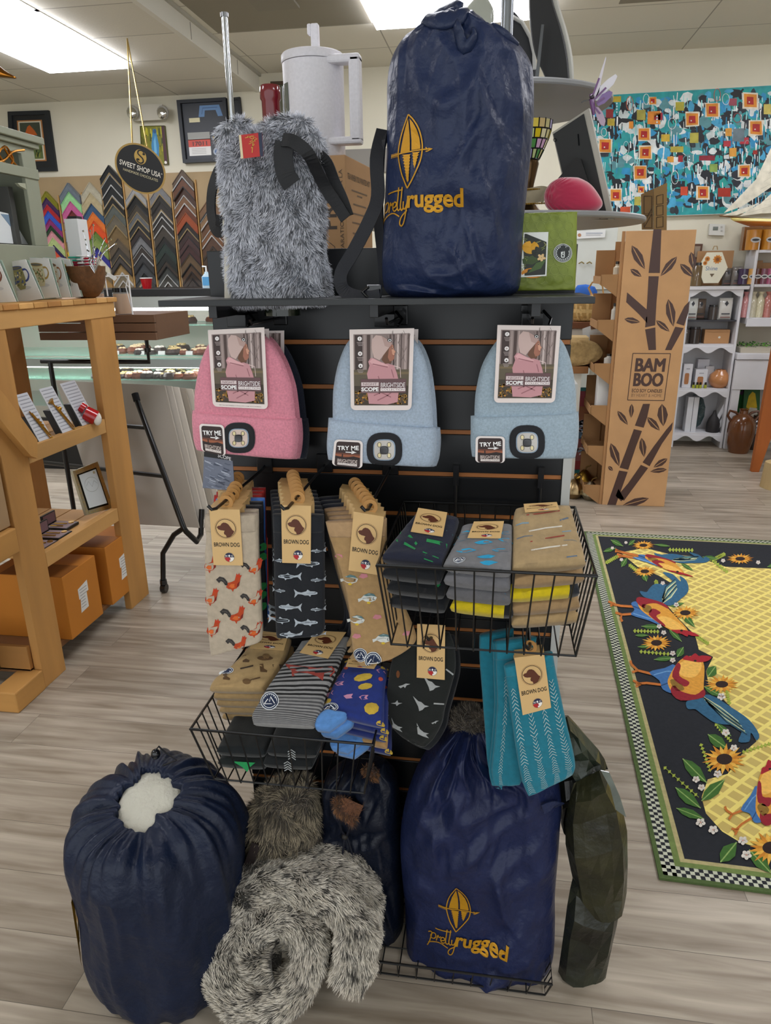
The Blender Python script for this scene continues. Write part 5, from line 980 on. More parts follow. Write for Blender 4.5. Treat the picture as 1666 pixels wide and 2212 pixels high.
# orange cartons
for i, (y0, y1, l) in enumerate(((2.55, 2.81, 'orange carton with a white address label under the pallet shelf, nearer one'), (2.90, 3.20, 'orange carton with a white address label under the pallet shelf, farther one'))):
    o = thing('carton', l, 'box', (PX1-.12, (y0+y1)/2, .101)); x1 = PX1+.0 if False else PX1+.03; x1 = PX1-.002
    MB('#c27a26').box((x1-.36, y0, .101), (x1+.06*0, y1, .40)).build('box_body', mat('orange_card', .7, var=(5, .07)), o, bevel=.002)
    m = MB(f=lambda a, b, c=0., y0=y0, x1=x1: Vector((x1+.0006+c, y0+a, .101+b))); h = y1-y0
    m.poly([(h*.36, .20), (h*.66, .215), (h*.66, .165), (h*.60, .163), (h*.60, .09), (h*.36, .085), (h*.40, .15), (h*.36, .15)], '#e3e3e0')
    for j in range(7): m.rect(h*.40, .19-j*.014, h*(.62 if j < 3 else .54), .193-j*.014, '#8d8d8c', .0004)
    m.build('address_label', 'print', o, recalc=False, label='white address label')
    MB('#8f5512').box((x1-.30, y0+.001, .4005), (x1-.002, y0+h/2, .402)).build('flap', mat('orange_card', .7, var=(5, .07)), o)
# three instrument displays
def inst(label, px, kind):
    a, b, c, d = [pf(*q) for q in px]; o = thing('music_plaque', label, 'ornament', (PX1-.09, (a.y+c.y)/2, .977)); g = qf(plane((PX1-.05, 0, 0), (1, .0, .0)), *px)
    m = MB('#17191c'); y0, y1 = min(a.y, d.y), max(b.y, c.y); 
    g = lambda x, y, z=0.: Vector((PX1-.10+.07*(1-y)+z, lerp(d.y, c.y, x), .979+(.17)*y))
    m.hexa([g(0, 0, -.02), g(1, 0, -.02), g(1, 0, .012), g(0, 0, .012), g(0, .62, -.02), g(1, .62, -.02), g(1, .62, .012), g(0, .62, .012)]); m.build('case_back', 'leather', o, bevel=.002)
    m = MB('#c8cbd2'); m.f = lambda x, y, z=0.: g(x, y, .016+z); m.prism([(.04, .03), (.96, .03), (.96, 1.15), (.04, 1.15)], -.003, 0, '#c8cbd2')
    for j in range(13): m.rect(.1, .12+j*.08, .9, .135+j*.08, '#8a8e98', .0004); m.rect(.1, .14+j*.08, .9, .146+j*.08, '#9da0a8', .0004)
    m.build('sheet_music', 'print', o, recalc=False)
    m = MB(); f = lambda x, y, z=0.: g(x, y, .022+z)
    if kind == 'drum':
        c_ = f(.62, .28, .012); m.tube([f(.5, .34, .0), f(.62, .18, .03)], .034, 20, '#b3141f').ball(tuple(f(.64, .16, .033)), .031, '#e6e4de', 16, .4, 1, 1).tube([f(.38, .52, .004), f(.42, .44, .016)], .022, 16, '#b3141f'); m.build('drum', 'gloss', o, smooth=True, label='red drum kit')
    else:
        m.tube([f(.35, .75), f(.78, .05)], .003, 8, '#b48a3c').tube([f(.45, .70), f(.88, .10)], .003, 8, '#b48a3c').tube([f(.78, .05), f(.86, .02), f(.90, .08)], .004, 8, '#c79b46')
        if kind == 'trumpet':
            for j in range(3): m.tube([f(.52+j*.05, .50-j*.07, 0), f(.60+j*.05, .54-j*.07, .006)], .005, 8, '#c79b46')
        else: m.tube([f(.35, .75), f(.25, .85)], [.003, .016], 10, '#c79b46').ball(tuple(f(.52, .62, .004)), .010, '#c79b46', 10)
        m.build('instrument', 'gold', o, smooth=True, label='small brass %s' % kind)
inst('music plaque with a brass trumpet on sheet music, nearest on the pallet shelf', [(40, 815), (62, 805), (115, 905), (88, 925)], 'trumpet')
inst('music plaque with a brass trombone on sheet music, middle of the three', [(90, 800), (105, 795), (165, 885), (138, 905)], 'trombone')
inst('music plaque with a red drum on sheet music, farthest of the three', [(135, 790), (150, 787), (212, 875), (180, 888)], 'drum')
# silver photo frame and pen sets
o = thing('photo_frame', 'small silver and gold photo frame with a white card on the lower pallet shelf', 'photo frame', (PX1-.06, 2.86, .535)); Q = [(157, 1018), (211, 997), (245, 1097), (187, 1113)]
fg = plane((PX1-.075, 2.86, .6), (1, -.05, .25)); g = qf(fg, *Q)
m = MB('#b9b49c', f=g); m.prism([(0, 0), (1, 0), (1, 1), (0, 1)], -.012, 0, '#c3bda3'); m.rect(.11, .09, .87, .90, '#23241f', .001); m.build('frame', 'metal', o, recalc=False)
m = MB(f=g); m.rect(.16, .13, .83, .87, '#c9d2d6', .002); m.ring(.5, .6, .26, .16, .012, '#aab3b2', .003, 24); m.stroke([(.3, .6), (.42, .68), (.5, .55), (.62, .66), (.72, .58)], .012, '#9ea8a8', .003); m.ell(.72, .82, .04, .03, '#a59a78', .003, 12); m.build('card_insert', 'print', o, recalc=False)
m = MB('#d8c98a', f=g)
for i in range(9): m.rect(.1+.09*i, .02, .14+.09*i, .05, None, .001).rect(.1+.09*i, .94, .14+.09*i, .97, None, .001).rect(.02, .08+.1*i, .07, .1+.1*i, None, .001).rect(.92, .08+.1*i, .97, .1+.1*i, None, .001)
m.build('gold_marks', 'gold', o, recalc=False)
for i, (y, x, l) in enumerate(((2.56, PX1-.09, 'open black pen case with dark red lining, nearest on the lower pallet shelf'), (2.68, PX1-.10, 'open black pen case with dark red lining, middle of the lower pallet shelf'), (2.80, PX1-.14, 'open black pen case with dark red lining, beside the photo frame'), (2.66, PX1-.26, 'open black pen case at the back of the lower pallet shelf'))):
    o = thing('pen_case', l, 'case', (x, y, .535)); m = MB('#141517'); m.box((x-.05, y-.05, .5355), (x+.06, y+.05, .548)); m.box((x-.062, y-.05, .5355), (x-.052, y+.05, .600)); m.build('case_shell', 'leather', o, bevel=.001)
    m = MB('#5e1226'); m.box((x-.044, y-.044, .548), (x+.054, y+.044, .5488)).box((x-.0518, y-.044, .552), (x-.0508, y+.044, .596)); m.build('lining', 'velvet', o, label='dark red lining')
    m = MB('#c9a04a'); m.tube([(x-.03, y-.03, .553), (x+.03, y-.028, .553)], .003).tube([(x-.03, y+.0, .553), (x+.03, y+.004, .553)], .003); m.lathe([(0, 0), (.012, 0), (.012, .004), (0, .004)], 14, (x+.035, y+.028, .549)); m.build('gold_fittings', 'gold', o, smooth=True)
# mug cards on the top boards
def mugc(label, Q, Y, body, deco, rim, cx=.5):
    zb = 1.529; g0 = vy(Y); g = qf(g0, *Q); o = thing('greeting_card', label, 'card', tuple(g0(*Q[2])), 'mug cards on the pallet shelf')
    m = MB('#dcdcda', f=g); m.prism([(0, 0), (1, 0), (1, 1), (0, 1)], -.002, 0, '#dcdcda'); m.ell(cx-.02, .32, .3, .05, '#c5c6c8', .0004, 20)
    m.poly([(cx-.33, .82), (cx+.22, .84), (cx+.20, .55), (cx+.10, .36), (cx+.06, .30), (cx-.14, .29), (cx-.20, .38), (cx-.30, .55)], body, .0006); m.ell(cx-.055, .83, .275, .045, rim, .0008, 24); m.ell(cx-.055, .83, .23, .03, '#6d6a60', .001, 20)
    m.stroke([ipol([(cx+.20, .76), (cx+.34, .76), (cx+.38, .64), (cx+.28, .52), (cx+.16, .48)], i/10) for i in range(11)], .05, rim, .0006)
    r = random.Random(len(label)); 
    for i in range(34): a, b = r.uniform(cx-.24, cx+.14), r.uniform(.4, .74); m.ell(a, b, r.uniform(.015, .05), r.uniform(.01, .03), r.choice(deco), .001+i*1e-5, 8, r.uniform(0, 90))
    m.build('card_front', 'print', o, recalc=False); MB('#b9bcbb', f=g).prism([(.03, .0), (1.0, 0), (1.04, .98), (.05, 1.02)], -.014, -.012, '#a8bcae').build('card_back', 'print', o, recalc=False)
mugc('white card with a dark mug picture cut by the left photo edge', [(-60, 562), (-4, 560), (35, 652), (-35, 655)], 2.63, '#6a3838', ['#8a4a4a', '#3b2a2a', '#b9a080'], '#7a4a3a')
mugc('white card with a blue rimmed patterned mug, second from the left', [(4, 568), (55, 560), (92, 645), (32, 656)], 2.80, '#8f8a5e', ['#c9b878', '#4a5a8a', '#e0d8b8', '#6a6a40', '#3d4c80'], '#3d4a86')
mugc('white card with a cream mug with olive print, third from the left', [(52, 556), (104, 558), (128, 642), (80, 645)], 2.92, '#cfc7a4', ['#5d7a4a', '#e6dec0', '#8a6a40', '#708a58'], '#a88a4c', .46)
mugc('white card with a brown rimmed floral mug, fourth from the left', [(92, 556), (131, 560), (153, 642), (122, 644)], 3.01, '#d8d2c0', ['#5a7a5a', '#a04a3a', '#e6dec0', '#b08a5a'], '#9a6238', .42)
mugc('white card with a green and gold mug, rightmost of the row', [(122, 556), (150, 560), (176, 641), (150, 643)], 3.09, '#2f5a48', ['#c9a832', '#2a4a6a', '#4a8a6a'], '#c9a030', .36)
# bowl with ribbons
Yb = 3.17; a = PY(190, 637, Yb); r_ = .088; o = thing('wooden_bowl', 'brown coconut shell bowl full of ribbons and price tags on the pallet shelf', 'bowl', (a.x-.0, Yb, 1.529)); H_ = PY(190, 575, Yb).z-1.529
prf = [(.0, 0), (.030, 0), (.045, .006), (.068, .035), (.084, .075), (.092, H_), (.085, H_), (.07, .06), (.0, .05)]
MB('#6b4727').lathe(prf, 36, (a.x, Yb, 1.529)).build('bowl', 'wicker', o, smooth=True)
r = random.Random(4); zt_ = 1.529+H_
for i, (dx, c, hh) in enumerate(((-.03, '#8e1530', .035), (.035, '#a8142e', .05), (-.06, '#5a3a8a', .02), (0, '#d8dcd8', .06), (-.04, '#1d8a72', .055))):
    q = thing('ribbon_coil', ('dark red', 'bright red', 'purple', 'white', 'green')[i]+' ribbon coil in the coconut bowl', 'ribbon', (a.x+dx, Yb, zt_)); m = MB(c)
    for j in range(4): m.tube([(a.x+dx+.026*math.cos(t/8*math.pi), Yb+.026*math.sin(t/8*math.pi), zt_-.02+hh*.3+j*hh*.25) for t in range(16)], .0042, 6, None, True)
    m.build('ribbon', 'gloss', q, smooth=True)
o = thing('price_tag', 'small white price tag hanging from the coconut bowl', 'tag', (a.x+.1, Yb-.03, zt_-.04)); q = vy(Yb-.05); MB('#e8e8e6', f=q).prism([(233, 588), (254, 600), (248, 607), (230, 594)], 0, .001).build('tag', 'print', o, recalc=False)
o = thing('white_box', 'tall narrow white box standing behind the coconut bowl', 'box', tuple(PY(168, 545, 3.2))); a0, a1, b0 = PY(146, 474, 3.2), PY(174, 472, 3.2), PY(180, 560, 3.2); MB('#d3d5d6').box((a0.x, 3.17, 1.5295), (a1.x, 3.25, a0.z)).build('carton', 'print', o, bevel=.001); MB('#15171a').box((a0.x+.01, 3.185, a0.z), (a1.x-.01, 3.23, a0.z+.012)).build('lid', 'paint', o)
o = thing('silver_twigs', 'bundle of silver beaded twigs above the coconut bowl', 'decoration', tuple(PY(205, 560, 3.1))); m = MB('#c9ccd0'); g = vy(3.1); r = random.Random(8)
for i in range(12):
    x1_, y1_ = r.uniform(185, 250), r.uniform(478, 560); P = [g(205, 590), g((205+x1_)/2+r.uniform(-8, 8), (585+y1_)/2, .01), g(x1_, y1_, r.uniform(-.03, .03))]; m.tube([ipol([tuple(p) for p in P], t/6) for t in range(7)], .0016, 5); m.ball(tuple(P[2]), .005, None, 6)
    for t in (.5, .75): q = ipol([tuple(p) for p in P], t); m.ball(q, .004, None, 6)
m.build('twigs', 'chrome', o)
# wire rack with jars on the crate
Yc = 3.35; cz = PY(270, 680, Yc).z; x0c, x1c = PY(222, 700, Yc).x, PY(333, 690, Yc).x; zb_ = PY(270, 735, Yc).z
o = thing('wooden_crate', 'small brown crate on a black pipe leg beside the pallet shelf', 'crate', ((x0c+x1c)/2, Yc+.1, zb_))
m = MB('#6a4c36'); Hc = cz-zb_
m.box((x0c-.35, Yc, zb_), (x1c, Yc+.02, zb_+Hc*.30)).box((x0c-.35, Yc, zb_+Hc*.33), (x1c, Yc+.02, zb_+Hc*.66)).box((x0c-.35, Yc, zb_+Hc*.69), (x1c, Yc+.02, cz)).box((x1c-.02, Yc+.021, zb_), (x1c, Yc+.40, cz)).box((x0c-.35, Yc+.021, zb_), (x1c-.021, Yc+.4, zb_+.02)).box((x0c-.35, Yc+.38, zb_+.021), (x1c-.021, Yc+.40, cz)); m.box((x0c-.35, Yc+.02, cz-.012), (x1c-.02, Yc+.38, cz-.002)); m.build('crate_boards', 'pineh', o, bevel=.002)
m = MB('#141517'); q = PY(317, 740, Yc+.1); q2 = PY(322, 782, Yc+.1); m.tube([(q.x, Yc+.1, zb_), (q.x, Yc+.1, q2.z), (q.x-.2, Yc+.1, q2.z), (q.x-.6, Yc+.1, q2.z)], .011, 10).lathe([(.016, 0), (.016, .02)], 12, (q.x, Yc+.1, q2.z+.05)).tube([(q.x-.55, Yc+.1, q2.z), (q.x-.55, Yc+.1, .0)], .013, 10); m.build('pipe_leg', 'blackmetal', o, smooth=True)
for i, (px, l) in enumerate(((208, 'jar with black lid and tan filling, left of the pair in the wire holder'), (264, 'jar with black lid and tan filling, right of the pair in the wire holder'))):
    q = PY(px, 650, Yc+.08); hz = PY(px, 622, Yc+.08).z-cz; jr = .042; o = thing('glass_jar', l, 'jar', (q.x, Yc+.08, cz)); 
    MB('#b98c5c').lathe([(0, .002), (jr*.9, .002), (jr*.92, hz*.78), (0, hz*.78)], 24, (q.x, Yc+.08, cz)).build('filling', 'matte', o, smooth=True)
    MB('#d8dcda').lathe([(jr*.96, .0), (jr, .006), (jr, hz*.8), (jr*.9, hz*.86)], 24, (q.x, Yc+.08, cz)).build('glass', mat('jar_glass', .05, alpha=.25), o, smooth=True)
    MB('#15161a').lathe([(0, hz*.84), (jr*.96, hz*.84), (jr*.96, hz), (0, hz)], 24, (q.x, Yc+.08, cz)).build('lid', 'gloss', o, smooth=True)
o = thing('wire_stand', 'white wire stand around the jars on the crate', 'stand', tuple(PY(255, 690, Yc-.0))); g = vy(Yc+.03); m = MB('#dfe1e2'); m.tube([g(233, 640), g(227, 598), g(277, 595), g(286, 672), g(288, 690)], .004).tube([g(277, 597), g(272, 620), g(286, 672)], .0025); m.build('wire', 'gloss', o, smooth=True)
# hutch at the far left
HX = -1.98; g = plane((HX, 0, 0), (1, 0, 0)); o = thing('painted_hutch', 'grey green painted hutch top at the left photo edge', 'cabinet', (HX-.2, 2.95, 1.53))
y0, y1 = 2.2, PXX(82, 420, HX).y; GG = '#8b8f7c'; yA = g(78, 312).y; yB = g(100, 540).y; y1 = (yA+yB)/2; zT, zA, zB2, zC, zD = g(75, 297).z, g(75, 312).z, g(75, 382).z, g(80, 392).z, g(100, 532).z
m = MB(GG); m.box((HX-.40, y0, zA), (HX+.03, y1+.04, zT)).box((HX-.38, y0, zA-.02), (HX+.015, y1+.02, zA)); m.build('cornice', 'white', o, bevel=.004)
m = MB(GG); m.box((HX-.02, y1-.09, zD), (HX, y1, zA-.02)).box((HX-.38, y1-.02, zD), (HX-.02, y1, zA-.02)); m.build('side_post', 'white', o, bevel=.003)
m = MB(GG); m.box((HX-.02, y0, zA-.05), (HX, y1-.09, zA-.02)).box((HX-.02, y0, zB2-.01), (HX+.006, y1-.0, zB2+.03)); m.build('rails', 'white', o, bevel=.002)
m = MB(GG); m.box((HX-.40, y0, 1.5295), (HX+.01, y1+.03, zD)); m.build('base_board', 'white', o, bevel=.003)
m = MB('#4a4a40'); m.box((HX-.39, y0, zD), (HX-.37, y1-.02, zA-.02)); m.build('back_panel', 'matte', o)
m = MB('#b9bba8', f=g); m.prism([(40, 395), (60, 396), (68, 402), (70, 418), (64, 418), (58, 408), (46, 402)], -.018, -.004, '#a3a690'); m.build('corner_bracket', 'white', o, recalc=False)
m = MB('#b5782c'); gg = lambda x, y: g(x, y, .0)
for pts in ([(-5, 335), (2, 322), (12, 316), (22, 330), (28, 345), (22, 358), (10, 358), (2, 345)], [(-5, 350), (10, 345), (28, 328), (52, 324)], [(8, 318), (22, 340), (40, 362), (58, 368)], [(-5, 330), (8, 350), (20, 362)]): m.tube([gg(*ipol(pts, t/16)) for t in range(17)], .0045, 6)
m.build('gold_scroll', 'gold', o, smooth=True, label='gold scrollwork')
o = thing('white_card', 'white sheet leaning inside the grey green hutch', 'card', tuple(g(25, 530, -.1))); gq = plane((HX-.08, 0, 0), (1, 0, 0)); MB('#e2e6e8', f=gq).prism([(-10, 455), (20, 462), (60, 528), (-10, 524)], 0, .002).build('sheet', 'print', o, recalc=False); MB('#7f97ae', f=gq).prism([(0, 462), (18, 464), (42, 500), (30, 500)], .002, .003).build('picture', 'print', o, recalc=False)
o = thing('grey_booklet', 'dark grey box standing inside the hutch beside its post', 'box', (HX-.15, y1-.16, zD)); MB('#4b4b48').box((HX-.28, y1-.13, zD+.001), (HX-.06, y1-.10, zC-.03)).build('spine', 'print', o, bevel=.001)
o = thing('clay_ornament', 'rosy clay ornament on the hutch shelf', 'ornament', (HX-.2, 2.75, zC-.16)); q = g(28, 428, -.2); MB('#a87c6a').ball(tuple(q), .04, None, 14, 1.1, 1.4, .7).build('body', 'ceramic', o, smooth=True)
o = thing('gold_bird', 'gold leaf shaped ornament tip at the left photo edge', 'ornament', tuple(PY(10, 165, 3.0))); f = vy(3.0); s = Slab([(-60, 120, -20, 125), (-50, 138, 10, 152), (-40, 155, 34, 166), (-30, 166, 32, 170)], f, .02, 2.5, 3); m = MB('#8d5b22'); s.mesh(m, 14, 14); m.build('leaf', 'gold', o, smooth=True); MB('#8d5b22').tube([f(-30, 150), f(-40, 260), f(-30, 300)], .008).build('stem', 'gold', o)
o = thing('silver_figurine', 'small pewter figurine on top of the hutch at the left edge', 'figurine', tuple(g(8, 285, -.15))); m = MB('#77716a'); q = g(2, 285, -.15)
m.lathe([(0, 0), (.04, 0), (.05, .012), (.03, .03), (.02, .06), (.025, .09), (.012, .11), (.018, .13), (0, .15)], 14, (q.x, q.y, zT), rf=lambda a, z: 1+.15*math.sin(3*a+z*60)); m.build('body', 'metal', o, smooth=True)
# print rack (black folding easel with boards)
o = thing('print_rack', 'black folding metal rack on casters holding leaning canvas boards', 'rack', (-1.9, 3.6, 0)); K = '#121315'
FL = PZ(355, 1272, .02); g = vy(3.42); m = MB(K)
P0, P1 = PY(292, 855, 3.62), PY(397, 1140, 3.30)
m.tube([P0, P1, PY(402, 1148, 3.30), PY(425, 1170, 3.36), PY(434, 1155, 3.45), PY(436, 1100, 3.5)], .015, 12); m.tube([PY(398, 1140, 3.3), PY(376, 1155, 3.3), PY(352, 1195, 3.3), Vector((FL.x, FL.y, .075))], .014, 12)
m.build('tube_frame', 'blackmetal', o, smooth=True)
m = MB(K); m.tube([PY(292, 857, 3.62)+Vector((-1.0, .5, 0)), PY(292, 857, 3.62)+Vector((-1.0, .3, -.8)), Vector((-2.9, 3.9, .02))], .014, 10).tube([P0.lerp(P1, .25), P0.lerp(P1, .25)+Vector((-1.0, .25, 0))], .012, 8).tube([P0.lerp(P1, .62), P0.lerp(P1, .62)+Vector((-1.0, .25, 0))], .012, 8); m.build('cross_bars', 'blackmetal', o, smooth=True)
m = MB('#17181b'); m.tube([P0+Vector((0, 0, .012)), P0.lerp(P1, .04)], .019, 12); m.build('end_cap', 'matte', o, smooth=True)
m = MB('#17181b'); m.lathe([(.018, .075), (.02, .05), (.014, .045)], 12, (FL.x, FL.y, 0)); m.tube([(FL.x-.014, FL.y, .025), (FL.x+.014, FL.y, .025)], .0245, 16); m.build('caster', 'gloss', o, smooth=True)
for i in range(6):
    dy = .05*i; c = ('#aaa398', '#bdb6ab', '#c9c2b6', '#9d9487', '#c4bcae', '#b8b0a2')[i]
    q = lambda x, y, z=0., i=i: PY(x, y, 3.50+.0*i)+Vector((0, .035*i+.0, 0))
    t = thing('canvas_board', ('front', 'second', 'third', 'fourth', 'fifth', 'rear')[i]+' grey beige canvas board leaning in the black rack', 'board', tuple(PY(300, 1135, 3.5)), 'boards in the print rack')
    xr = 352+11*i; b0 = [PY(115, 820, 3.70), PY(xr-0, 830, 3.70), PY(xr+75, 1140, 3.42), PY(215, 1128, 3.42)]
    nn = (b0[1]-b0[0]).cross(b0[3]-b0[0]).normalized(); nn = nn if nn.y > 0 else -nn
    b0 = [p+nn*(.024*i+.02) for p in b0]; m = MB(c); m.hexa(b0+[p+nn*.017 for p in b0]); m.build('board', mat('linen_board', .85, var=(3, .06)), t, bevel=.002)
# ---------------- back wall, left ----------------
WF = vy(YW-.025)
def picture(label, Q, drw, fcol='#1a1c20', fw=.1, dep=.03, name='framed_picture', group=None, cat='picture', f=None):
    f = f or vy(YW-dep-.001); o = thing(name, label, cat, tuple(f(*Q[2])), group); g = qf(f, *Q); m = MB(fcol, f=g); h = fw
    A = [(0, 0), (1, 0), (1, 1), (0, 1)]; W_ = math.hypot(Q[1][0]-Q[0][0], Q[1][1]-Q[0][1]); H_ = math.hypot(Q[3][0]-Q[0][0], Q[3][1]-Q[0][1]); hy = fw*W_/H_
    B = [(h, hy), (1-h, hy), (1-h, 1-hy), (h, 1-hy)]
    for i in range(4):
        a, b, c, d = A[i], A[(i+1) % 4], B[(i+1) % 4], B[i]; m.prism([a, b, c, d], -dep, 0, fcol)
    m.build('frame', 'paint', o, recalc=False); m = MB(f=g); m.prism(B, -dep*.9, -dep*.5, '#202020'); drw(m, -dep*.45); m.build('artwork', 'print', o, recalc=False); return o
def d1(m, z):
    m.rect(.1, .1, .9, .9, '#1c2024', z); m.rect(.2, .17, .8, .85, '#a8703c', z+.002); m.rect(.23, .19, .77, .83, '#cfc8b4', z+.003); m.rect(.26, .21, .74, .81, '#3c4436', z+.004); m.poly([(.36, .6), (.44, .74), (.5, .77), (.6, .68), (.66, .6)], '#b5581c', z+.005); m.rect(.26, .21, .74, .45, '#5a6a3c', z+.005); r = random.Random(5)
    for i in range(30): a = r.uniform(.28, .72); b = r.uniform(.22, .5); m.stroke([(a, b), (a+.02, b+.08)], .02, r.choice(('#8a8a3c', '#3c5a3c', '#6a7a4a', '#2c3c2c')), z+.006)
picture('black framed picture with an orange hill on the back wall at far left', [(16, 241), (104, 238), (122, 369), (22, 372)], d1, '#1d2227', .1)
def d2(m, z):
    r = random.Random(11); m.rect(0, 0, 1, 1, '#7a7a1e', z)
    for i in range(60): a, b = r.uniform(.02, .95), r.uniform(.05, .8); m.stroke([(a, b), (a+r.uniform(-.03, .03), b+.2)], .05, r.choice(('#b8b020', '#5a5a18', '#8f8a22', '#3c4a1c', '#c9c23a')), z+.0005+i*1e-5)
    m.rect(.85, 0, 1, 1, '#4a2530', z+.002); m.poly([(.42, .15), (.40, .5), (.46, .75), (.5, .92), (.62, .92), (.64, .78), (.7, .5), (.66, .2), (.55, .1)], '#3f86b8', z+.002); m.poly([(.5, .2), (.5, .6), (.58, .75), (.6, .3)], '#6fb4dc', z+.003); m.ell(.57, .86, .07, .06, '#2c5a8a', z+.003, 12); m.ell(.9, .05, .05, .04, '#e8e4dc', z+.003, 10)
picture('small painting of a blue figure on yellow green beside the sweet shop sign', [(302, 272), (355, 271), (363, 355), (306, 354)], d2, '#5a5a20', .01, name='painting')
def d3(m, z):
    m.rect(.08, .05, .92, .95, '#2b2f36', z); m.poly([(.40, .72), (.44, .90), (.84, .90), (.90, .72), (.80, .72), (.76, .82), (.54, .82), (.52, .72)], '#5f86b4', z+.002); m.stroke([(.47, .76), (.5, .86), (.8, .86)], .012, '#3c5c88', z+.003)
    m.rect(.14, .11, .60, .48, '#e3e2de', z+.003); m.rect(.14, .36, .60, .48, '#9a9a94', z+.004); m.rect(.14, .25, .60, .37, '#c8432e', z+.004); m.text('17011', .38, .30, .30, .07, '#3a1c18', z+.005, .02)
    for i in range(4): m.rect(.2, .14+.025*i, .5, .148+.025*i, '#b0aca8', z+.005)
    m.poly([(.62, .40), (.70, .24), (.76, .24), (.86, .42), (.8, .42), (.73, .30), (.68, .40)], '#c9a822', z+.003); m.poly([(.62, .4), (.66, .4), (.72, .26), (.70, .24)], '#8a8a90', z+.004); m.ell(.73, .16, .085, .065, '#aab4c0', z+.004, 20); m.ell(.73, .16, .055, .04, '#4a6a9a', z+.005, 16); m.rect(.2, .64, .42, .71, '#d8d0a8', z+.003)
picture('black shadow box with a blue jersey collar, race bib 17011 and medal', [(381, 216), (487, 210), (497, 347), (395, 352)], d3, '#24282e', .07, .06)
picture('black frame behind the chrome pole, right of the jersey shadow box', [(492, 212), (518, 209), (527, 300), (500, 302)], lambda m, z: m.rect(.1, .1, .9, .9, '#16181c', z), '#17191c', .2)
picture('brown and gold framed picture partly hidden behind the french press', [(584, 176), (690, 172), (692, 330), (590, 332)], lambda m, z: (m.rect(.05, .04, .95, .96, '#55553f', z), m.rect(.30, .05, .9, .8, '#b08a4a', z+.003), m.rect(.33, .05, .88, .78, '#7f7d6c', z+.004)), '#4a3a2a', .07)
o = thing('emergency_light', 'twin headed emergency light on the back wall above the sweet shop sign', 'lamp', tuple(WF(320, 262))); g = vy(YW-.001)
MB('#c4bfb0', f=g).prism([(292, 229), (358, 229), (360, 262), (296, 265)], 0, .08).build('housing', 'paint', o, recalc=False)
for px, py, w_ in ((287, 243, 1), (352, 243, -1)):
    c = vy(YW-.12)(px, py); m = MB('#a9a79f'); m.ball(tuple(c), .06, None, 14, 1, .7, 1); m.build('lamp_head', 'gloss', o, smooth=True); m = MB('#d8d8d6'); m.ball(tuple(c+Vector((.0, -.025, -.01))), .05, None, 14, 1, .5, 1); m.build('lens', 'chrome', o, smooth=True)
# frame sample board
YBd = 7.20; o = thing('sample_board', 'brown hardboard panel on the back wall behind the frame corner samples', 'board', (-3.6, YBd, 1.5)); MB('#a08a68').box((-4.9, YBd, 1.3), (-2.45, YW-.001, 2.57)).build('panel', 'card', o)
bdx = [-4.54, -4.285, -4.06, -3.83, -3.585, -3.335, -3.08, -2.83, -2.6]
for i in range(8): MB('#b28a52').box((bdx[i]+.112, YBd-.02, 1.3), (bdx[i]+.124, YBd-.0005, (2.40, 2.42, 2.44, 2.52, 2.42, 2.40, 2.50, 2.35)[i])).build('divider_strip', 'pine', o)
def chev(x, z, wd, c, c2, y=YBd-.001, hw=.108, dep=.03, label='', group=None, k=0):
    m = MB(c); s = .98
    def V(zt, w_, d0, d1, cc):
        P = [(x-hw, zt-hw*s*1.15), (x, zt), (x+hw, zt-hw*s*1.15)]; 
        for a, b in ((0, 1), (1, 2)):
            (xa, za), (xb, zb3) = P[a], P[b]; pts = [(xa, d0, za-w_), (xb, d0, zb3-w_), (xb, d0, zb3), (xa, d0, za)]; m.add(pts+[(p[0], d1, p[2]) for p in pts], [(0, 1, 2, 3), (7, 6, 5, 4), (0, 4, 5, 1), (2, 6, 7, 3), (1, 5, 6, 2), (0, 3, 7, 4)], cc)
    V(z, wd, y, y-dep, c); V(z-wd+.014, .013, y-dep, y-dep-.008, c2); V(z, .010, y-dep, y-dep-.006, c2 if k else c)
    q = m.build('frame_corner_sample', mat('frame_moulding', .4, coat=.2, var=(40, .15)), label=label); return tag(q, None, 'frame sample', group)
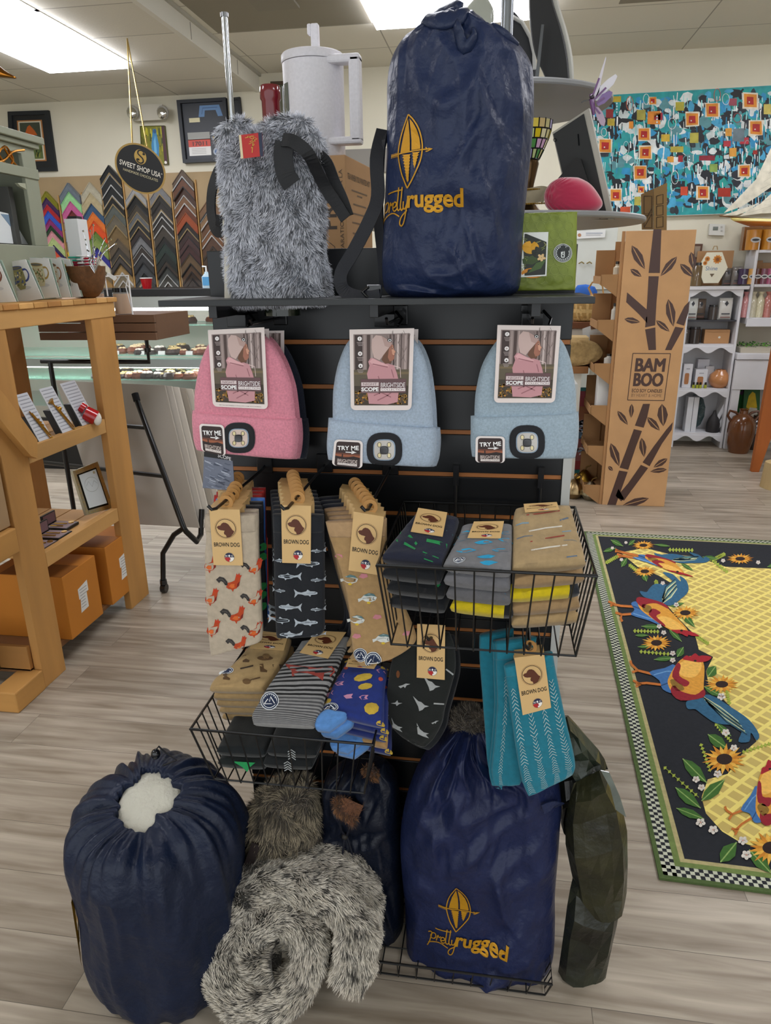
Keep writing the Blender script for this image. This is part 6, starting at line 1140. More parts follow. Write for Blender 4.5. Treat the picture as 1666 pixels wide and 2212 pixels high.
PAL = [(['#7d7a1e', '#3c2050', '#a8222c', '#2f54b8', '#8a2a6a', '#1f3c28', '#c98a92', '#a8b87a', '#2a2050', '#c9482a', '#8a94a8', '#4a1a22', '#c9a84a', '#c98a1c', '#5a3018', '#b0401c'], 2.44, .062, 'bright coloured frame corner sample in the leftmost visible column', 'coloured corner samples, first column'),
       (['#66707a', '#8fc48a', '#b8588a', '#6a2a2a', '#7a9cc8', '#4a5058', '#c9a81c', '#b04a20', '#1c7a72', '#8a3a5a'], 2.51, .088, 'flat coloured frame corner sample behind the white box', 'coloured corner samples, second column'),
       (['#a8a28e', '#a89a78', '#34506e', '#c96a2a', '#c9481c', '#5f7a34', '#7a8a4a', '#2f2f80', '#c9c4b0', '#6a5c44', '#8a6a3c'], 2.51, .080, 'coloured frame corner sample in the column behind the silver twigs', 'coloured corner samples, third column'),
       (['#1b1e22', '#212427', '#1d2023', '#17191c', '#4f5450', '#5c564a', '#6a5638', '#54483a', '#3c3834', '#403a38', '#8f744a', '#6f6450', '#5a4e3a', '#7a5a30', '#8a5a2a'], 2.655, .09, 'black to bronze frame corner sample in the column left of the sweet shop sign', 'corner samples, column left of the sign'),
       (['#8a8a8a', '#17181a', '#3a342c', '#54575a', '#222426', '#2c2426', '#6a6a6c', '#332c2a', '#2f2f32', '#3c3e42', '#1b1d1f', '#2c3234', '#1c2022', '#22282a', '#282a2c'], 2.45, .075, 'black or silver frame corner sample in the column under the sweet shop sign', 'corner samples, column under the sign'),
       (['#6c6c6e', '#24211f', '#2c2827', '#23201f', '#2a2624', '#3a342e', '#1c1b1b', '#22302c', '#1b201f', '#3a302a', '#3a3d3c', '#2c2a26', '#4a403a', '#241f1d'], 2.46, .075, 'near black frame corner sample in the column right of the sign', 'corner samples, column right of the sign'),
       (['#4f3f2f', '#57321c', '#3f2417', '#6a4a30', '#5a2c16', '#8a3f1c', '#1f1b1a', '#33201f', '#402a2a', '#3c2222', '#5a4630', '#4a3424', '#2f2018', '#22150f', '#1c1511', '#7a4a34'], 2.59, .078, 'brown frame corner sample in the column left of the fur bag', 'corner samples, brown column'),
       (['#6a4c30', '#7a5c3c', '#5a3a22', '#6a4426', '#4a3020', '#3c2a1c', '#4a2a20', '#5c1f22', '#8a4c28', '#a8562a', '#6a3a20'], 2.33, .085, 'light brown frame corner sample in the column cut by the fur bag strap', 'corner samples, last column')]
r = random.Random(21)
for ci, (cols_, zt_, sp, lab, grp) in enumerate(PAL):
    z = zt_
    for k, c in enumerate(cols_):
        if z < 1.52: break
        st = sp*r.uniform(.8, 1.25); c2 = c if ci < 3 else r.choice((c, '#8a7650', '#a8a8a6', '#17181a', c)); chev(bdx[ci]+(.0 if ci < 7 else .0), z, min(st*1.02, .13), c, c2, y=YBd-.001-.0005*(k % 2), dep=r.uniform(.02, .04), label=lab, group=grp, k=k % 2); z -= st
# sweet shop sign on its chain
Ys = 5.3; Q = [(248, 302), (358, 318), (358, 424), (248, 408)]; o = thing('hanging_sign', 'oval black and gold sign reading SWEET SHOP USA hanging on a gold chain', 'sign', tuple(PY(303, 420, Ys)))
ps_ = plane((0, Ys, 0), (.35, -1, -.1)); c_, ax, ay = (303, 364), (60, 27), (-21, 46)
g = lambda x, y, z=0.: ps_(c_[0]+ax[0]*x*.86+ay[0]*-y*.0+(-6)*y*0+x*0, c_[1]+0*y, z)
def g(x, y, z=0.): return ps_(303+55*x+3*y, 364+30*x*.62-54*y*.97-0*x, z)
m = MB('#b0904c', f=g); E_ = [(math.cos(2*math.pi*i/48), math.sin(2*math.pi*i/48)) for i in range(48)]; m.prism(E_, -.012, 0, '#b0904c', '#c9b890'); m.ell(0, 0, .925, .93, '#191a1c', .001, 48)
m.build('sign_board', 'print', o, recalc=False)
m = MB(f=g); m.ell(-.02, .47, .24, .30, '#c2a052', .002, 30)
Sp = [(.10, .70), (.02, .745), (-.10, .70), (-.12, .58), (-.02, .50), (.08, .42), (.10, .30), (.0, .22), (-.12, .26), (-.14, .34), (-.06, .36)]
m.stroke([ipol(Sp, i/40) for i in range(41)], .055, '#17181a', .003); m.stroke([ipol([(.10, .70), (.14, .62), (.08, .60)], i/8) for i in range(9)], .04, '#17181a', .003); m.ell(.09, .62, .04, .04, '#17181a', .003, 10); m.ell(-.08, .34, .04, .04, '#17181a', .003, 10)
m.text('SWEET SHOP USA', .0, .0, 1.62, .21, '#ece8dc', .002, .012); m.text('HANDMADE CHOCOLATES', .03, -.25, 1.36, .105, '#d9cfa8', .002); m.ring(.84, .07, .025, .03, .008, '#ece8dc', .002, 10); m.build('lettering', 'print', o, recalc=False)
m = MB('#c9b070'); top_ = PZ(275, 84, ZL-.001); 
for q in ((286, 312), (318, 318)):
    b = ps_(*q); n = 70
    for i in range(n): p = Vector(top_).lerp(b, (i+.5)/n); m.ball(tuple(p), .0055, None, 5, sz=1.9)
m.build('chain', 'gold', o)
o = thing('chrome_pole', 'thin chrome pole rising behind the fur wine bag', 'pole', (PY(485, 37, 2.6).x, 2.6, 0)); a = PY(485, 37, 2.6); b = PY(497, 275, 2.6); MB('#b8bcc0').tube([(a.x, 2.6, a.z), (a.x, 2.6, 0.012)], .010, 14).build('tube', 'chrome', o, smooth=True); MB('#8a8c8e').tube([(a.x, 2.6, a.z), (a.x, 2.6, a.z+.012)], .013, 14).build('cap', 'metal', o, smooth=True); MB('#5a5c5e').lathe([(0, 0), (.12, 0), (.12, .008), (.02, .014)], 30, (a.x, 2.6, 0)).build('foot_plate', 'metal', o, smooth=True)
# display case with chocolates
CY = 5.6; o = thing('display_case', 'lit glass display case of chocolates behind the canvas boards', 'display case', (-3.4, CY+.4, 0)); x0, x1 = -4.6, -2.235
Z = lambda y, x=350: PY(x, y, CY).z
MB('#15161a').box((x0, CY-.05, Z(645)+.02), (x1+.03, CY+.85, Z(628)+.015)).build('counter_top', 'laminate', o, bevel=.003); TOPZ = Z(628)+.015
MB('#b4b9ba').box((x0, CY-.045, Z(664)), (x1+.02, CY+.1, Z(645)+.019)).build('top_rail', 'metal', o, bevel=.003)
MB('#17181a').box((x0, CY+.02, 0), (x1, CY+.8, Z(905))).build('plinth', 'laminate', o)
MB('#c9cccb').box((x0, CY-.01, Z(905)), (x1, CY+.8, Z(880))).build('bottom_rail', 'metal', o)
MB('#ccc9bd').box((x0, CY+.78, Z(880)), (x1, CY+.80, Z(664))).build('back_panel', 'paint', o); MB('#c9cccd').box((x1-.02, CY+.0, Z(880)), (x1+.0, CY+.8, Z(664))).build('end_panel', mat('case_side_glass', .05, alpha=.3), o)
MB('#9ba3a4').box((x0, CY+.06, Z(796)), (x1-.02, CY+.14, Z(778))).build('middle_rail', 'metal', o)
for y, d in ((709, .30), (773, .12), (826, .10)): MB('#8fd0bc').box((x0, CY+d, Z(y)), (x1-.02, CY+.76, Z(y)+.008)).build('glass_shelf', mat('green_glass', .05, alpha=.45), o)
lm = mat('case_lamp', .5, emit=22.)
MB('#ffffff').tube([(x0+.1, CY+.12, Z(668)), (x1-.08, CY+.12, Z(668))], .016, 12).build('lamp_tube', lm, o); MB('#ffffff').tube([(x0+.1, CY+.16, Z(798)), (x1-.08, CY+.16, Z(798))], .009, 10).build('lamp_tube', lm, o)
def gl(u, v): a = v; return Vector((lerp(x0, x1, u), CY+.02+.10*(1-math.cos(a*math.pi/2))*0+.06*v*v, lerp(Z(880), Z(664), v)))
MB('#e8f0ee').grid(gl, 2, 10).build('front_glass', mat('case_glass', .02, alpha=.07), o, smooth=True)
m = MB('#c4c8ca'); m.tube([Vector((x1, CY-.02+.10*(v*v), lerp(Z(900), Z(664), v))) for v in [i/8 for i in range(9)]], .013, 8); m.build('curved_edge', 'metal', o, smooth=True)
# chocolates and card trays
cps = []
for k, (c, c2, nm) in enumerate((('#2e170e', '#c9b27a', 'dark chocolate with nuts'), ('#6a3216', '#e0c9a0', 'milk chocolate with pale drizzle'), ('#24120c', '#e8e2d6', 'dark chocolate with white topping'))):
    m = MB(c); m.lathe([(0, 0), (.034, 0), (.038, .012), (.030, .028), (0, .034)], 12, rf=lambda a, z: 1+.12*math.sin(3*a+k)); n0 = len(m.fc)
    for j in range(4): m.ball((.014*math.cos(j*1.7), .014*math.sin(j*1.7), .030), .012, c2, 6, sz=.7)
    q = m.build('chocolate', 'choc', smooth=True); tag(q, nm+' in the glass display case', 'chocolate', nm+' pieces'); cps.append(q)
r = random.Random(9); spots = []
for (px, py, n, z, d0) in ((225, 395, 26, Z(773)+.009, .14), (230, 400, 34, Z(826)+.009, .14), (225, 410, 16, Z(880)+.001, .1), (300, 440, 6, Z(709)+.009, .35)):
    xa, xb = PY(px-60, 770, CY).x, PY(px*0+py+40, 770, CY).x; xb = min(xb, x1-.08)
    for i in range(n): spots.append((lerp(xa, xb, (i+.5)/n)+r.uniform(-.01, .01), CY+d0+r.choice((.03, .12, .21, .30)), z))
lab = ['dark chocolate with nuts in the glass display case', 'milk chocolate with pale drizzle in the glass display case', 'dark chocolate with white topping in the glass display case']
for i, (x, y, z) in enumerate(spots):
    k = (i//5) % 3; q = cps[k]
    if i//5 < 3 and i % 5 == 0 and not q.get('used'): q['used'] = 1; q.location = (x, y, z); continue
    c = q.copy(); COL.objects.link(c); c.location = (x, y, z); c.rotation_euler = (0, 0, r.uniform(0, 6)); s_ = r.uniform(1.2, 1.9); c.scale = (s_, s_, s_)
for q in cps:
    if 'used' in q: del q['used']
for o_ in COL.objects:
    if 'used' in o_: del o_['used']
for i, px in enumerate((245, 300, 345, 385, 405)):
    q = PY(px, 765, CY+.10); o2 = thing('price_card', 'small white price card on the middle glass shelf of the case', 'price card', (q.x, CY+.135, Z(773)+.009), 'price cards in the display case'); MB('#d9dcda').hexa([(q.x-.03, CY+.13, Z(773)+.0095), (q.x+.03, CY+.13, Z(773)+.0095), (q.x+.03, CY+.14, Z(773)+.0095), (q.x-.03, CY+.14, Z(773)+.0095), (q.x-.03, CY+.14, Z(773)+.04), (q.x+.03, CY+.14, Z(773)+.04), (q.x+.03, CY+.15, Z(773)+.04), (q.x-.03, CY+.15, Z(773)+.04)]).build('card', 'print', o2)
# counter top things
g = vy(CY+.1); q = g(318, 622); h = g(318, 601).z-TOPZ; o = thing('plastic_cup', 'red plastic cup on the counter below the frame samples', 'cup', (q.x, CY+.1, TOPZ)); rr = (g(330, 610).x-g(306, 610).x)/2
MB('#b3121c').lathe([(0, .002), (rr*.7, 0), (rr, h), (rr*.92, h), (rr*.64, .01)], 24, (q.x, CY+.1, TOPZ)).build('cup', 'gloss', o, smooth=True); MB('#e8e4e0').tube([(q.x+rr*math.cos(t*math.pi/8), CY+.1+rr*math.sin(t*math.pi/8), TOPZ+h) for t in range(16)], .004, 6, None, True).build('rim', 'gloss', o, smooth=True, label='white rim')
q = g(449, 625); h = g(449, 578).z-TOPZ; o = thing('sanitizer_bottle', 'clear hand sanitizer pump bottle with blue label on the counter', 'bottle', (q.x, CY+.1, TOPZ)); rr = .042
MB('#bcd4e0').lathe([(0, 0), (rr, 0), (rr, h*.55), (rr*.4, h*.72), (rr*.35, h*.8)], 20, (q.x, CY+.1, TOPZ), sy=.6).build('bottle', 'gloss', o, smooth=True); MB('#5aa4d8', f=lambda a, b, c=0.: Vector((q.x+a, CY+.1-rr*.62-c, TOPZ+b))).rect(-.028, .02, .028, .085).build('label', 'print', o, recalc=False); MB('#e8eaea').tube([(q.x, CY+.1, TOPZ+h*.8), (q.x, CY+.1, TOPZ+h*1.05), (q.x-.03, CY+.1, TOPZ+h*1.05)], .008, 8).build('pump', 'gloss', o, smooth=True)
# ---------------- rug ----------------
A0, A1 = PZ(1424, 1901, 0), PZ(1261, 1150, 0); ev = (A1-A0).normalized(); eu = Vector((ev.y, -ev.x, 0)); RL = (A1-A0).length; RW = 2.05; RT = .008
rug = thing('area_rug', 'black and yellow rooster and sunflower rug with a checkered border on the floor', 'rug', tuple(A0+eu*RW/2+ev*RL/2))
lf = lambda x, y, z=0.: A0+eu*x+ev*y+Vector((0, 0, RT+z))
MB('#4f6336', f=lf).prism([(0, 0), (RW, 0), (RW, RL), (0, RL)], -RT+.0005, 0, '#4f6336').build('rug_base', 'rug', rug, recalc=False)
m = MB(f=lf); b0, b1 = .013, .0505
m.rect(b0, b0, RW-b0, RL-b0, '#c9cdb8', .0003); cs = .0125
for side_ in range(4):
    L_ = RW-2*b0 if side_ % 2 == 0 else RL-2*b0; n = int(L_/cs)
    for i in range(n):
        for j in range(3):
            if (i+j) % 2 == 0:
                a, a2, c, c2 = b0+i*cs, b0+(i+1)*cs, b0+j*cs, b0+(j+1)*cs
                if side_ == 0: m.rect(a, c, a2, c2, '#23262c', .0006)
                if side_ == 2 and a2 < RW: m.rect(a, RL-c2, a2, RL-c, '#23262c', .0006)
                if side_ == 3: m.rect(c, a, c2, a2, '#23262c', .0006)
                if side_ == 1: m.rect(RW-c2, a, RW-c, a2, '#23262c', .0006)
for k, c in ((b1, '#6f8348'), (b1+.018, '#b3a878'), (b1+.032, '#20232a')): m.rect(k, k, RW-k, RL-k, c, .0008+k*.002)
m.build('woven_border', 'rug', rug, recalc=False)
C8 = lambda x, y: (1230+x*.3889, 1100+y*.3889); ff = lambda x, y, z=0.: PZ(*C8(x, y), RT+.0016+z)
lm_ = bpy.data.materials.new('lattice_weave'); lm_.use_nodes = True; nt = lm_.node_tree; b = nt.nodes['Principled BSDF']; b.inputs['Roughness'].default_value = .95
tc = nt.nodes.new('ShaderNodeNewGeometry'); mp = nt.nodes.new('ShaderNodeMapping'); mp.inputs['Rotation'].default_value = (0, 0, R(45)); br = nt.nodes.new('ShaderNodeTexBrick'); br.offset = 0; br.inputs['Scale'].default_value = 1; br.inputs['Brick Width'].default_value = .052; br.inputs['Row Height'].default_value = .052; br.inputs['Mortar Size'].default_value = .008; br.inputs['Mortar Smooth'].default_value = .2
br.inputs['Color1'].default_value = (*lin('#bda65c'), 1); br.inputs['Color2'].default_value = (*lin('#c9b46a'), 1); br.inputs['Mortar'].default_value = (*lin('#e9d778'), 1)
nt.links.new(tc.outputs['Position'], mp.inputs[0]); nt.links.new(mp.outputs[0], br.inputs[0]); nt.links.new(br.outputs['Color'], b.inputs['Base Color'])
pts = [(285, 240), (420, 215), (560, 250), (700, 262), (870, 320), (1121, 330), (1500, 345), (2100, 380), (2400, 2200), (1500, 1980), (1121, 1900), (950, 1850), (850, 1790), (760, 1690), (735, 1600), (770, 1500), (880, 1470), (960, 1360), (1040, 1290), (980, 1180), (860, 1060), (780, 1000), (760, 900), (800, 820), (720, 780), (700, 700), (620, 620), (540, 530), (600, 430), (500, 370), (380, 320)]
MB(f=ff).poly(pts, '#c9b46a', 0).build('lattice_field', lm_, rug, recalc=False)
m = MB(f=ff); r = random.Random(6)
def aff3(src, dst):
    M_ = np.linalg.solve(np.array([[*p, 1] for p in src], float), np.array(dst, float)); return lambda x, y: tuple(np.array([x, y, 1.])@M_)
def cock(dst, z):
    A = aff3([(350, 915), (720, 825), (1000, 1240)], dst); sc_ = lambda p: [tuple(.5*(2*p[i][d]+(p[(i+1) % len(p)][d]-p[i-1][d])*t+(2*p[i-1][d]-5*p[i][d]+4*p[(i+1) % len(p)][d]-p[(i+2) % len(p)][d])*t*t+(3*p[i][d]-p[i-1][d]-3*p[(i+1) % len(p)][d]+p[(i+2) % len(p)][d])*t**3) for d in (0, 1)) for i in range(len(p)) for t in (0, .33, .67)]; P = lambda pts, c, k: m.poly([A(*p) for p in sc_(pts)], c, z+k); S = lambda pts, w_, c, k: m.stroke([A(*p) for p in pts], w_, c, z+k)
    P([(650, 1070), (700, 1050), (780, 1030), (900, 1100), (1000, 1170), (1055, 1250), (1040, 1285), (1010, 1240), (1000, 1290), (940, 1290), (960, 1230), (930, 1200), (820, 1190), (740, 1140), (700, 1110), (660, 1110)], '#2f6080', 0)
    for i in range(9): S([(740+i*4, 1040+i*5), (840+i*4, 1100+i*10), (960+i*6-20, 1180+i*9)], 7, ('#c9d0a8', '#5a8a8a', '#1f4058')[i % 3], .0002)
    for q in ([(345, 860), (380, 895), (460, 915)], [(345, 860), (340, 840)], [(350, 905), (380, 895)], [(370, 970), (430, 965), (515, 975)], [(355, 950), (400, 975), (370, 985)]): S(q, 13, '#c07030', 0)
    P([(445, 905), (530, 882), (590, 868), (580, 1012), (520, 1000), (500, 950)], '#3f6fa8', .0003); S([(470, 920), (540, 900), (580, 900)], 6, '#6a9ac8', .0004); S([(510, 980), (560, 960), (580, 960)], 6, '#27466e', .0004)
    P([(555, 930), (600, 855), (650, 820), (720, 818), (750, 870), (748, 960), (740, 1030), (680, 1055), (620, 1045), (575, 1020), (548, 970)], '#d99a3a', .0005); P([(590, 890), (640, 840), (720, 840), (735, 880), (700, 930), (640, 930)], '#edb95a', .0006)
    P([(565, 1015), (620, 1062), (745, 1045), (748, 1000), (700, 1030), (620, 1010), (580, 975)], '#8f1f2c', .0007); P([(600, 855), (572, 930), (640, 985), (668, 960), (612, 925), (620, 870)], '#8f1f2c', .0007); P([(560, 950), (600, 950), (640, 1000), (590, 1005)], '#8a6a2a', .0007)
    P([(630, 832), (650, 812), (672, 818), (700, 800), (720, 815), (742, 812), (790, 820), (770, 842), (720, 850), (660, 840)], '#a3202c', .0008); m.ell(*A(700, 842), 8, 6, '#2a1a18', z+.0009, 10)
cock([(262, 245), (625, 358), (735, 270)], .0030); cock([(250, 565), (655, 690), (610, 400)], .0031); cock([(350, 915), (720, 825), (1000, 1240)], .0032); cock([(890, 1735), (1125, 1410), (1420, 1750)], .0033)
def sunf(x, y, rx, ry, z=.0028):
    for k in range(20):
        a = 2*math.pi*k/20+.1; q = .9+.15*(k % 2); m.poly([(x+rx*q*math.cos(a), y+ry*q*math.sin(a)), (x+rx*.55*math.cos(a+.2), y+ry*.55*math.sin(a+.2)), (x+rx*.2*math.cos(a), y+ry*.2*math.sin(a)), (x+rx*.55*math.cos(a-.2), y+ry*.55*math.sin(a-.2))], ('#d99a35', '#c98428', '#e6b24c')[k % 3], z+k*1e-5)
    m.ell(x, y, rx*.36, ry*.36, '#2c1c18', z+.0004, 18)
for q in ((412, 200, 62, 26), (420, 345, 68, 30), (950, 275, 75, 30), (645, 575, 82, 40), (485, 742, 85, 46), (848, 972, 98, 52), (862, 1388, 122, 84), (1120, 1880, 130, 95), (1400, 300, 80, 34)): sunf(*q)
def leaf(x0, y0, x1, y1, w_, c='#3f6a2c', z=.0024):
    d = Vector((x1-x0, y1-y0)); n_ = Vector((-d.y, d.x)).normalized()*w_; p = Vector((x0, y0)); q = [p, p+d*.25+n_*.8, p+d*.55+n_, p+d*.85+n_*.4, p+d, p+d*.85-n_*.4, p+d*.55-n_, p+d*.25-n_*.8]; m.poly([tuple(a) for a in q], c, z); m.stroke([(x0, y0), (x1, y1)], max(2, w_*.18), '#8aa860', z+.0002)
for q in ((230, 170, 300, 205, 14), (190, 235, 260, 215, 12), (330, 200, 365, 170, 12), (290, 320, 320, 270, 16), (430, 400, 410, 350, 18), (560, 205, 470, 195, 8), (740, 265, 830, 275, 12), (620, 300, 690, 340, 10), (550, 660, 625, 735, 16), (610, 560, 700, 655, 20), (400, 650, 520, 655, 14), (365, 700, 440, 700, 10), (600, 820, 635, 765, 22), (470, 835, 590, 825, 14), (380, 765, 470, 760, 10), (770, 930, 815, 870, 30), (750, 985, 850, 1040, 20), (770, 1250, 880, 1330, 32), (630, 1385, 765, 1520, 34), (735, 1620, 865, 1500, 34), (590, 1545, 730, 1660, 32), (595, 1660, 750, 1720, 24), (840, 1960, 930, 1850, 42), (1000, 1890, 1121, 2020, 36), (820, 1190, 900, 1260, 16), (1100, 320, 1180, 300, 14), (560, 540, 640, 520, 12)): leaf(*q)
for x0, y0, x1, y1 in ((200, 300, 270, 260), (330, 305, 400, 360), (550, 225, 690, 228), (355, 675, 500, 680), (390, 790, 560, 805), (525, 1430, 720, 1600), (730, 1300, 785, 1460), (810, 1190, 900, 1290), (870, 980, 890, 1080), (800, 280, 860, 250), (480, 390, 490, 440), (780, 270, 880, 350), (960, 1350, 1121, 1300), (700, 700, 770, 745)):
    for k in range(8):
        t = k/8; x, y = lerp(x0, x1, t), lerp(y0, y1, t); d = Vector((x1-x0, y1-y0)).normalized()*18; n_ = Vector((-d.y, d.x))*.7
        for s_ in (-1, 1): m.poly([(x, y), (x+d.x*.6+n_.x*s_, y+d.y*.6+n_.y*s_), (x+d.x, y+d.y)], '#9fae44', .0023)
    m.stroke([(x0, y0), (x1, y1)], 4, '#7f8f3c', .0022)
for x, y, s_ in ((315, 185, 9), (240, 215, 9), (290, 280, 10), (520, 410, 12), (595, 530, 14), (500, 650, 14), (525, 685, 14), (575, 800, 15), (575, 838, 15), (845, 1040, 22), (870, 1240, 22), (915, 1325, 20), (705, 1500, 20), (735, 1545, 20), (825, 1470, 22), (730, 1740, 26), (800, 1780, 26), (965, 1840, 26), (985, 1920, 28), (855, 285, 12), (1050, 295, 12)):
    for k in range(5): a = R(72*k+20); m.ell(x+s_*.6*math.cos(a), y+s_*.5*math.sin(a), s_*.5, s_*.42, '#d8d2c8', .0034, 8, 72*k)
    m.ell(x, y, s_*.22, s_*.2, '#c99a8a', .0036, 6)
m.build('woven_roosters_and_flowers', 'rug', rug, recalc=False)
# ---------------- bamboo cardboard stand ----------------
CB, CD = '#c69a6c', '#4a322c'; Yb = 5.1; L7 = lambda x, y: (1200+x*.303, 480+y*.303)
o = thing('cardboard_stand', 'tall cardboard candle stand printed BAMBOO ECO SOY CANDLES with bamboo stalks', 'display stand', (1.0, 5.3, 0)); g = vy(Yb)
Q4 = [(1355, 499), (1508, 494), (1430, 1097), (1300, 1089)]
TLc, TRc, BRc, BLc = (g(*q) for q in Q4); XL, XR, ZT = .79, 1.222, 1.855
MB(CB).box((XL, Yb, 0), (XR, Yb+.012, ZT)).build('front_panel', 'card', o, bevel=.002); MB('#a87d52').box((XR-.012, Yb+.013, 0), (XR, Yb+.42, ZT-.05)).box((XL, Yb+.41, 0), (XR-.013, Yb+.42, ZT-.05)).build('carton_body', 'card', o)
m = MB('#9f774d'); 
for i in range(6):
    z = .08+i*.29; m.box((XL-.13, Yb+.03, z), (XL+.2, Yb+.40, z+.012)); m.hexa([Vector(p) for p in ((XL-.13, Yb+.02, z), (XL-.0, Yb+.02, z-.10), (XL-.0, Yb+.03, z-.10), (XL-.13, Yb+.03, z), (XL-.13, Yb+.02, z+.06), (XL-.0, Yb+.02, z+.06), (XL-.0, Yb+.03, z+.06), (XL-.13, Yb+.03, z+.06))])
    m.box((XL-.135, Yb+.02, z), (XL-.128, Yb+.41, z+.05)).box((XL-.128, Yb+.395, z+.012), (XL, Yb+.405, z+.22))
m.build('side_trays', 'card', o)
m = MB('#a87d52').box((XL-.02, Yb+.013, 0), (XL-.001, Yb+.03, ZT)); m.build('side_flange', 'card', o)
p = MB(f=plane((0, Yb-.0012, 0), (0, -1, 0))); P7 = lambda pts: [L7(*q) for q in pts]
def stalk(pts, gap=True): p.poly(P7(pts), CD)
for q in ([(700, 50), (757, 50), (745, 362), (665, 362)], [(665, 385), (738, 385), (722, 560), (712, 735), (640, 750), (645, 700), (655, 560)], [(512, 500), (655, 625), (655, 720), (600, 660), (505, 570)], [(640, 765), (713, 750), (718, 910), (665, 912)], [(958, 560), (950, 640), (918, 738), (862, 720), (890, 660), (920, 600)], [(855, 745), (915, 755), (828, 912), (782, 912)],
          [(625, 1295), (675, 1295), (655, 1390), (630, 1465), (567, 1450), (590, 1390)], [(560, 1475), (618, 1488), (575, 1600), (520, 1765), (458, 1750), (500, 1640)], [(455, 1770), (516, 1780), (480, 1880), (430, 2020), (368, 2020), (410, 1900)],
          [(838, 1425), (830, 1480), (760, 1580), (672, 1740), (622, 1712), (700, 1600), (790, 1480)], [(610, 1730), (662, 1752), (560, 1890), (490, 1985), (435, 1960), (520, 1860)], [(430, 1950), (450, 1900), (490, 1970), (470, 1990)]): stalk(q)
def lf7(x0, y0, x1, y1, w_):
    a, b_ = Vector(L7(x0, y0)), Vector(L7(x1, y1)); d = b_-a; n_ = Vector((-d.y, d.x)).normalized()*w_*.303
    for s_ in (-1, 1): p.poly([tuple(v) for v in (a, a+d*.2+n_*.7*s_, a+d*.5+n_*s_, a+d*.8+n_*.55*s_, b_, a+d*.8+n_*.10*s_, a+d*.2+n_*.10*s_)], CD)
for q in ((545, 165, 638, 335, 34), (535, 335, 615, 388, 22), (868, 245, 750, 385, 28), (890, 297, 985, 390, 28), (968, 212, 990, 340, 28), (805, 548, 842, 745, 34), (718, 700, 815, 780, 22), (492, 690, 605, 712, 22), (545, 1295, 540, 1395, 18), (443, 1345, 517, 1445, 22), (655, 1390, 745, 1485, 26), (760, 1295, 770, 1455, 38), (615, 1537, 633, 1675, 26), (395, 1575, 455, 1740, 32), (378, 1740, 410, 1772, 14), (800, 1685, 700, 1748, 22), (796, 1762, 675, 1778, 18), (668, 1968, 475, 2022, 26)): lf7(*q)
Fm = [(553, 935), (822, 937), (776, 1272), (515, 1268)]
for i in range(4): p.stroke([L7(*Fm[i]), L7(*Fm[(i+1) % 4])], 1.6, CD)
q = lambda x, y: L7(lerp(lerp(515, 776, x), lerp(553, 822, x), y), lerp(lerp(1268, 1272, x), lerp(935, 937, x), y)); p.f = (lambda f0: (lambda x, y, z=0.: f0(*q(x, y), z)))(p.f)
for k in range(9): p.text('BAM', .5+.017*(k % 3-1), .755+.009*(k//3-1), .77, .27, CD, k*2e-5); p.text('BOO', .5+.017*(k % 3-1), .44+.009*(k//3-1), .77, .27, CD, k*2e-5)
p.text('ECO SOY CANDLES', .5, .205, .82, .075, CD, 0, .015); p.text('BY HEART & HOME', .5, .105, .82, .07, '#8a6a50', 0)
p.build('printed_artwork', 'print', o, recalc=False)
m = MB('#7c5f38'); f = g; m.f = lambda x, y, z=0.: vy(Yb+.03)(x, y, z); m.prism([(1385, 420), (1411, 408), (1411, 496), (1387, 496)], -.004, .008, '#6f5530'); m.prism([(1412, 408), (1441, 395), (1440, 500), (1412, 496)], -.004, .008, '#84683e')
for q in ([(1391, 424), (1408, 424), (1408, 460), (1391, 462)], [(1391, 466), (1408, 464), (1408, 492), (1391, 492)], [(1418, 424), (1432, 420), (1432, 440), (1418, 442)], [(1418, 446), (1432, 444), (1432, 464), (1418, 466)], [(1418, 470), (1432, 468), (1432, 490), (1418, 492)]):
    m.stroke(q+[q[0]], 2, '#3f2e18', .010)
m.stroke([(1392, 480), (1408, 450)], 2, '#3f2e18', .010); m.stroke([(1392, 490), (1408, 462)], 2, '#3f2e18', .010); m.f = None; m.build('header_flap', 'card', o, recalc=False, label='cut cardboard header')
for i, (px, py, h_, w_, c, l, nm) in enumerate(((1331, 612, .13, .05, '#c9bfa8', 'small bottle with dark cap on the top tray of the bamboo stand', 'diffuser_bottle'), (1324, 722, .15, .045, '#d9d4c6', 'slim bottle on the second tray of the bamboo stand', 'diffuser_bottle'), (1312, 825, .10, .07, '#cfcabf', 'white candle cup in the third tray of the bamboo stand', 'candle'), (1300, 912, .26, .11, '#dcdcda', 'white candle box standing in a lower tray of the bamboo stand', 'candle_box'))):
    q = vy(Yb+.15)(px, py); zz = .08+.29*round((q.z-.08)/.29)+.0125; o2 = thing(nm, l, nm.split('_')[-1], (q.x, Yb+.15, zz))
    if nm == 'candle_box': MB(c).box((q.x-w_/2, Yb+.1, zz), (q.x+w_/2, Yb+.2, zz+h_)).build('carton', 'print', o2, bevel=.002)
    else:
        MB(c).lathe([(0, 0), (w_/2, 0), (w_/2, h_*.7), (w_/4, h_*.78), (w_/4, h_*.86), (0, h_*.86)], 20, (q.x, Yb+.15, zz)).build('vessel', 'ceramic', o2, smooth=True); MB('#2a2420').lathe([(w_/3.6, h_*.86), (w_/3.6, h_), (0, h_)], 16, (q.x, Yb+.15, zz)).build('cap', 'gloss', o2, smooth=True)
o = thing('red_panel', 'dark red board edge just behind the bamboo stand', 'board', (1.27, Yb+.45, 0)); MB('#8f1f20').box((XR+.012, Yb+.25, .3), (XR+.03, Yb+.5, 1.10)).build('board', 'paint', o)
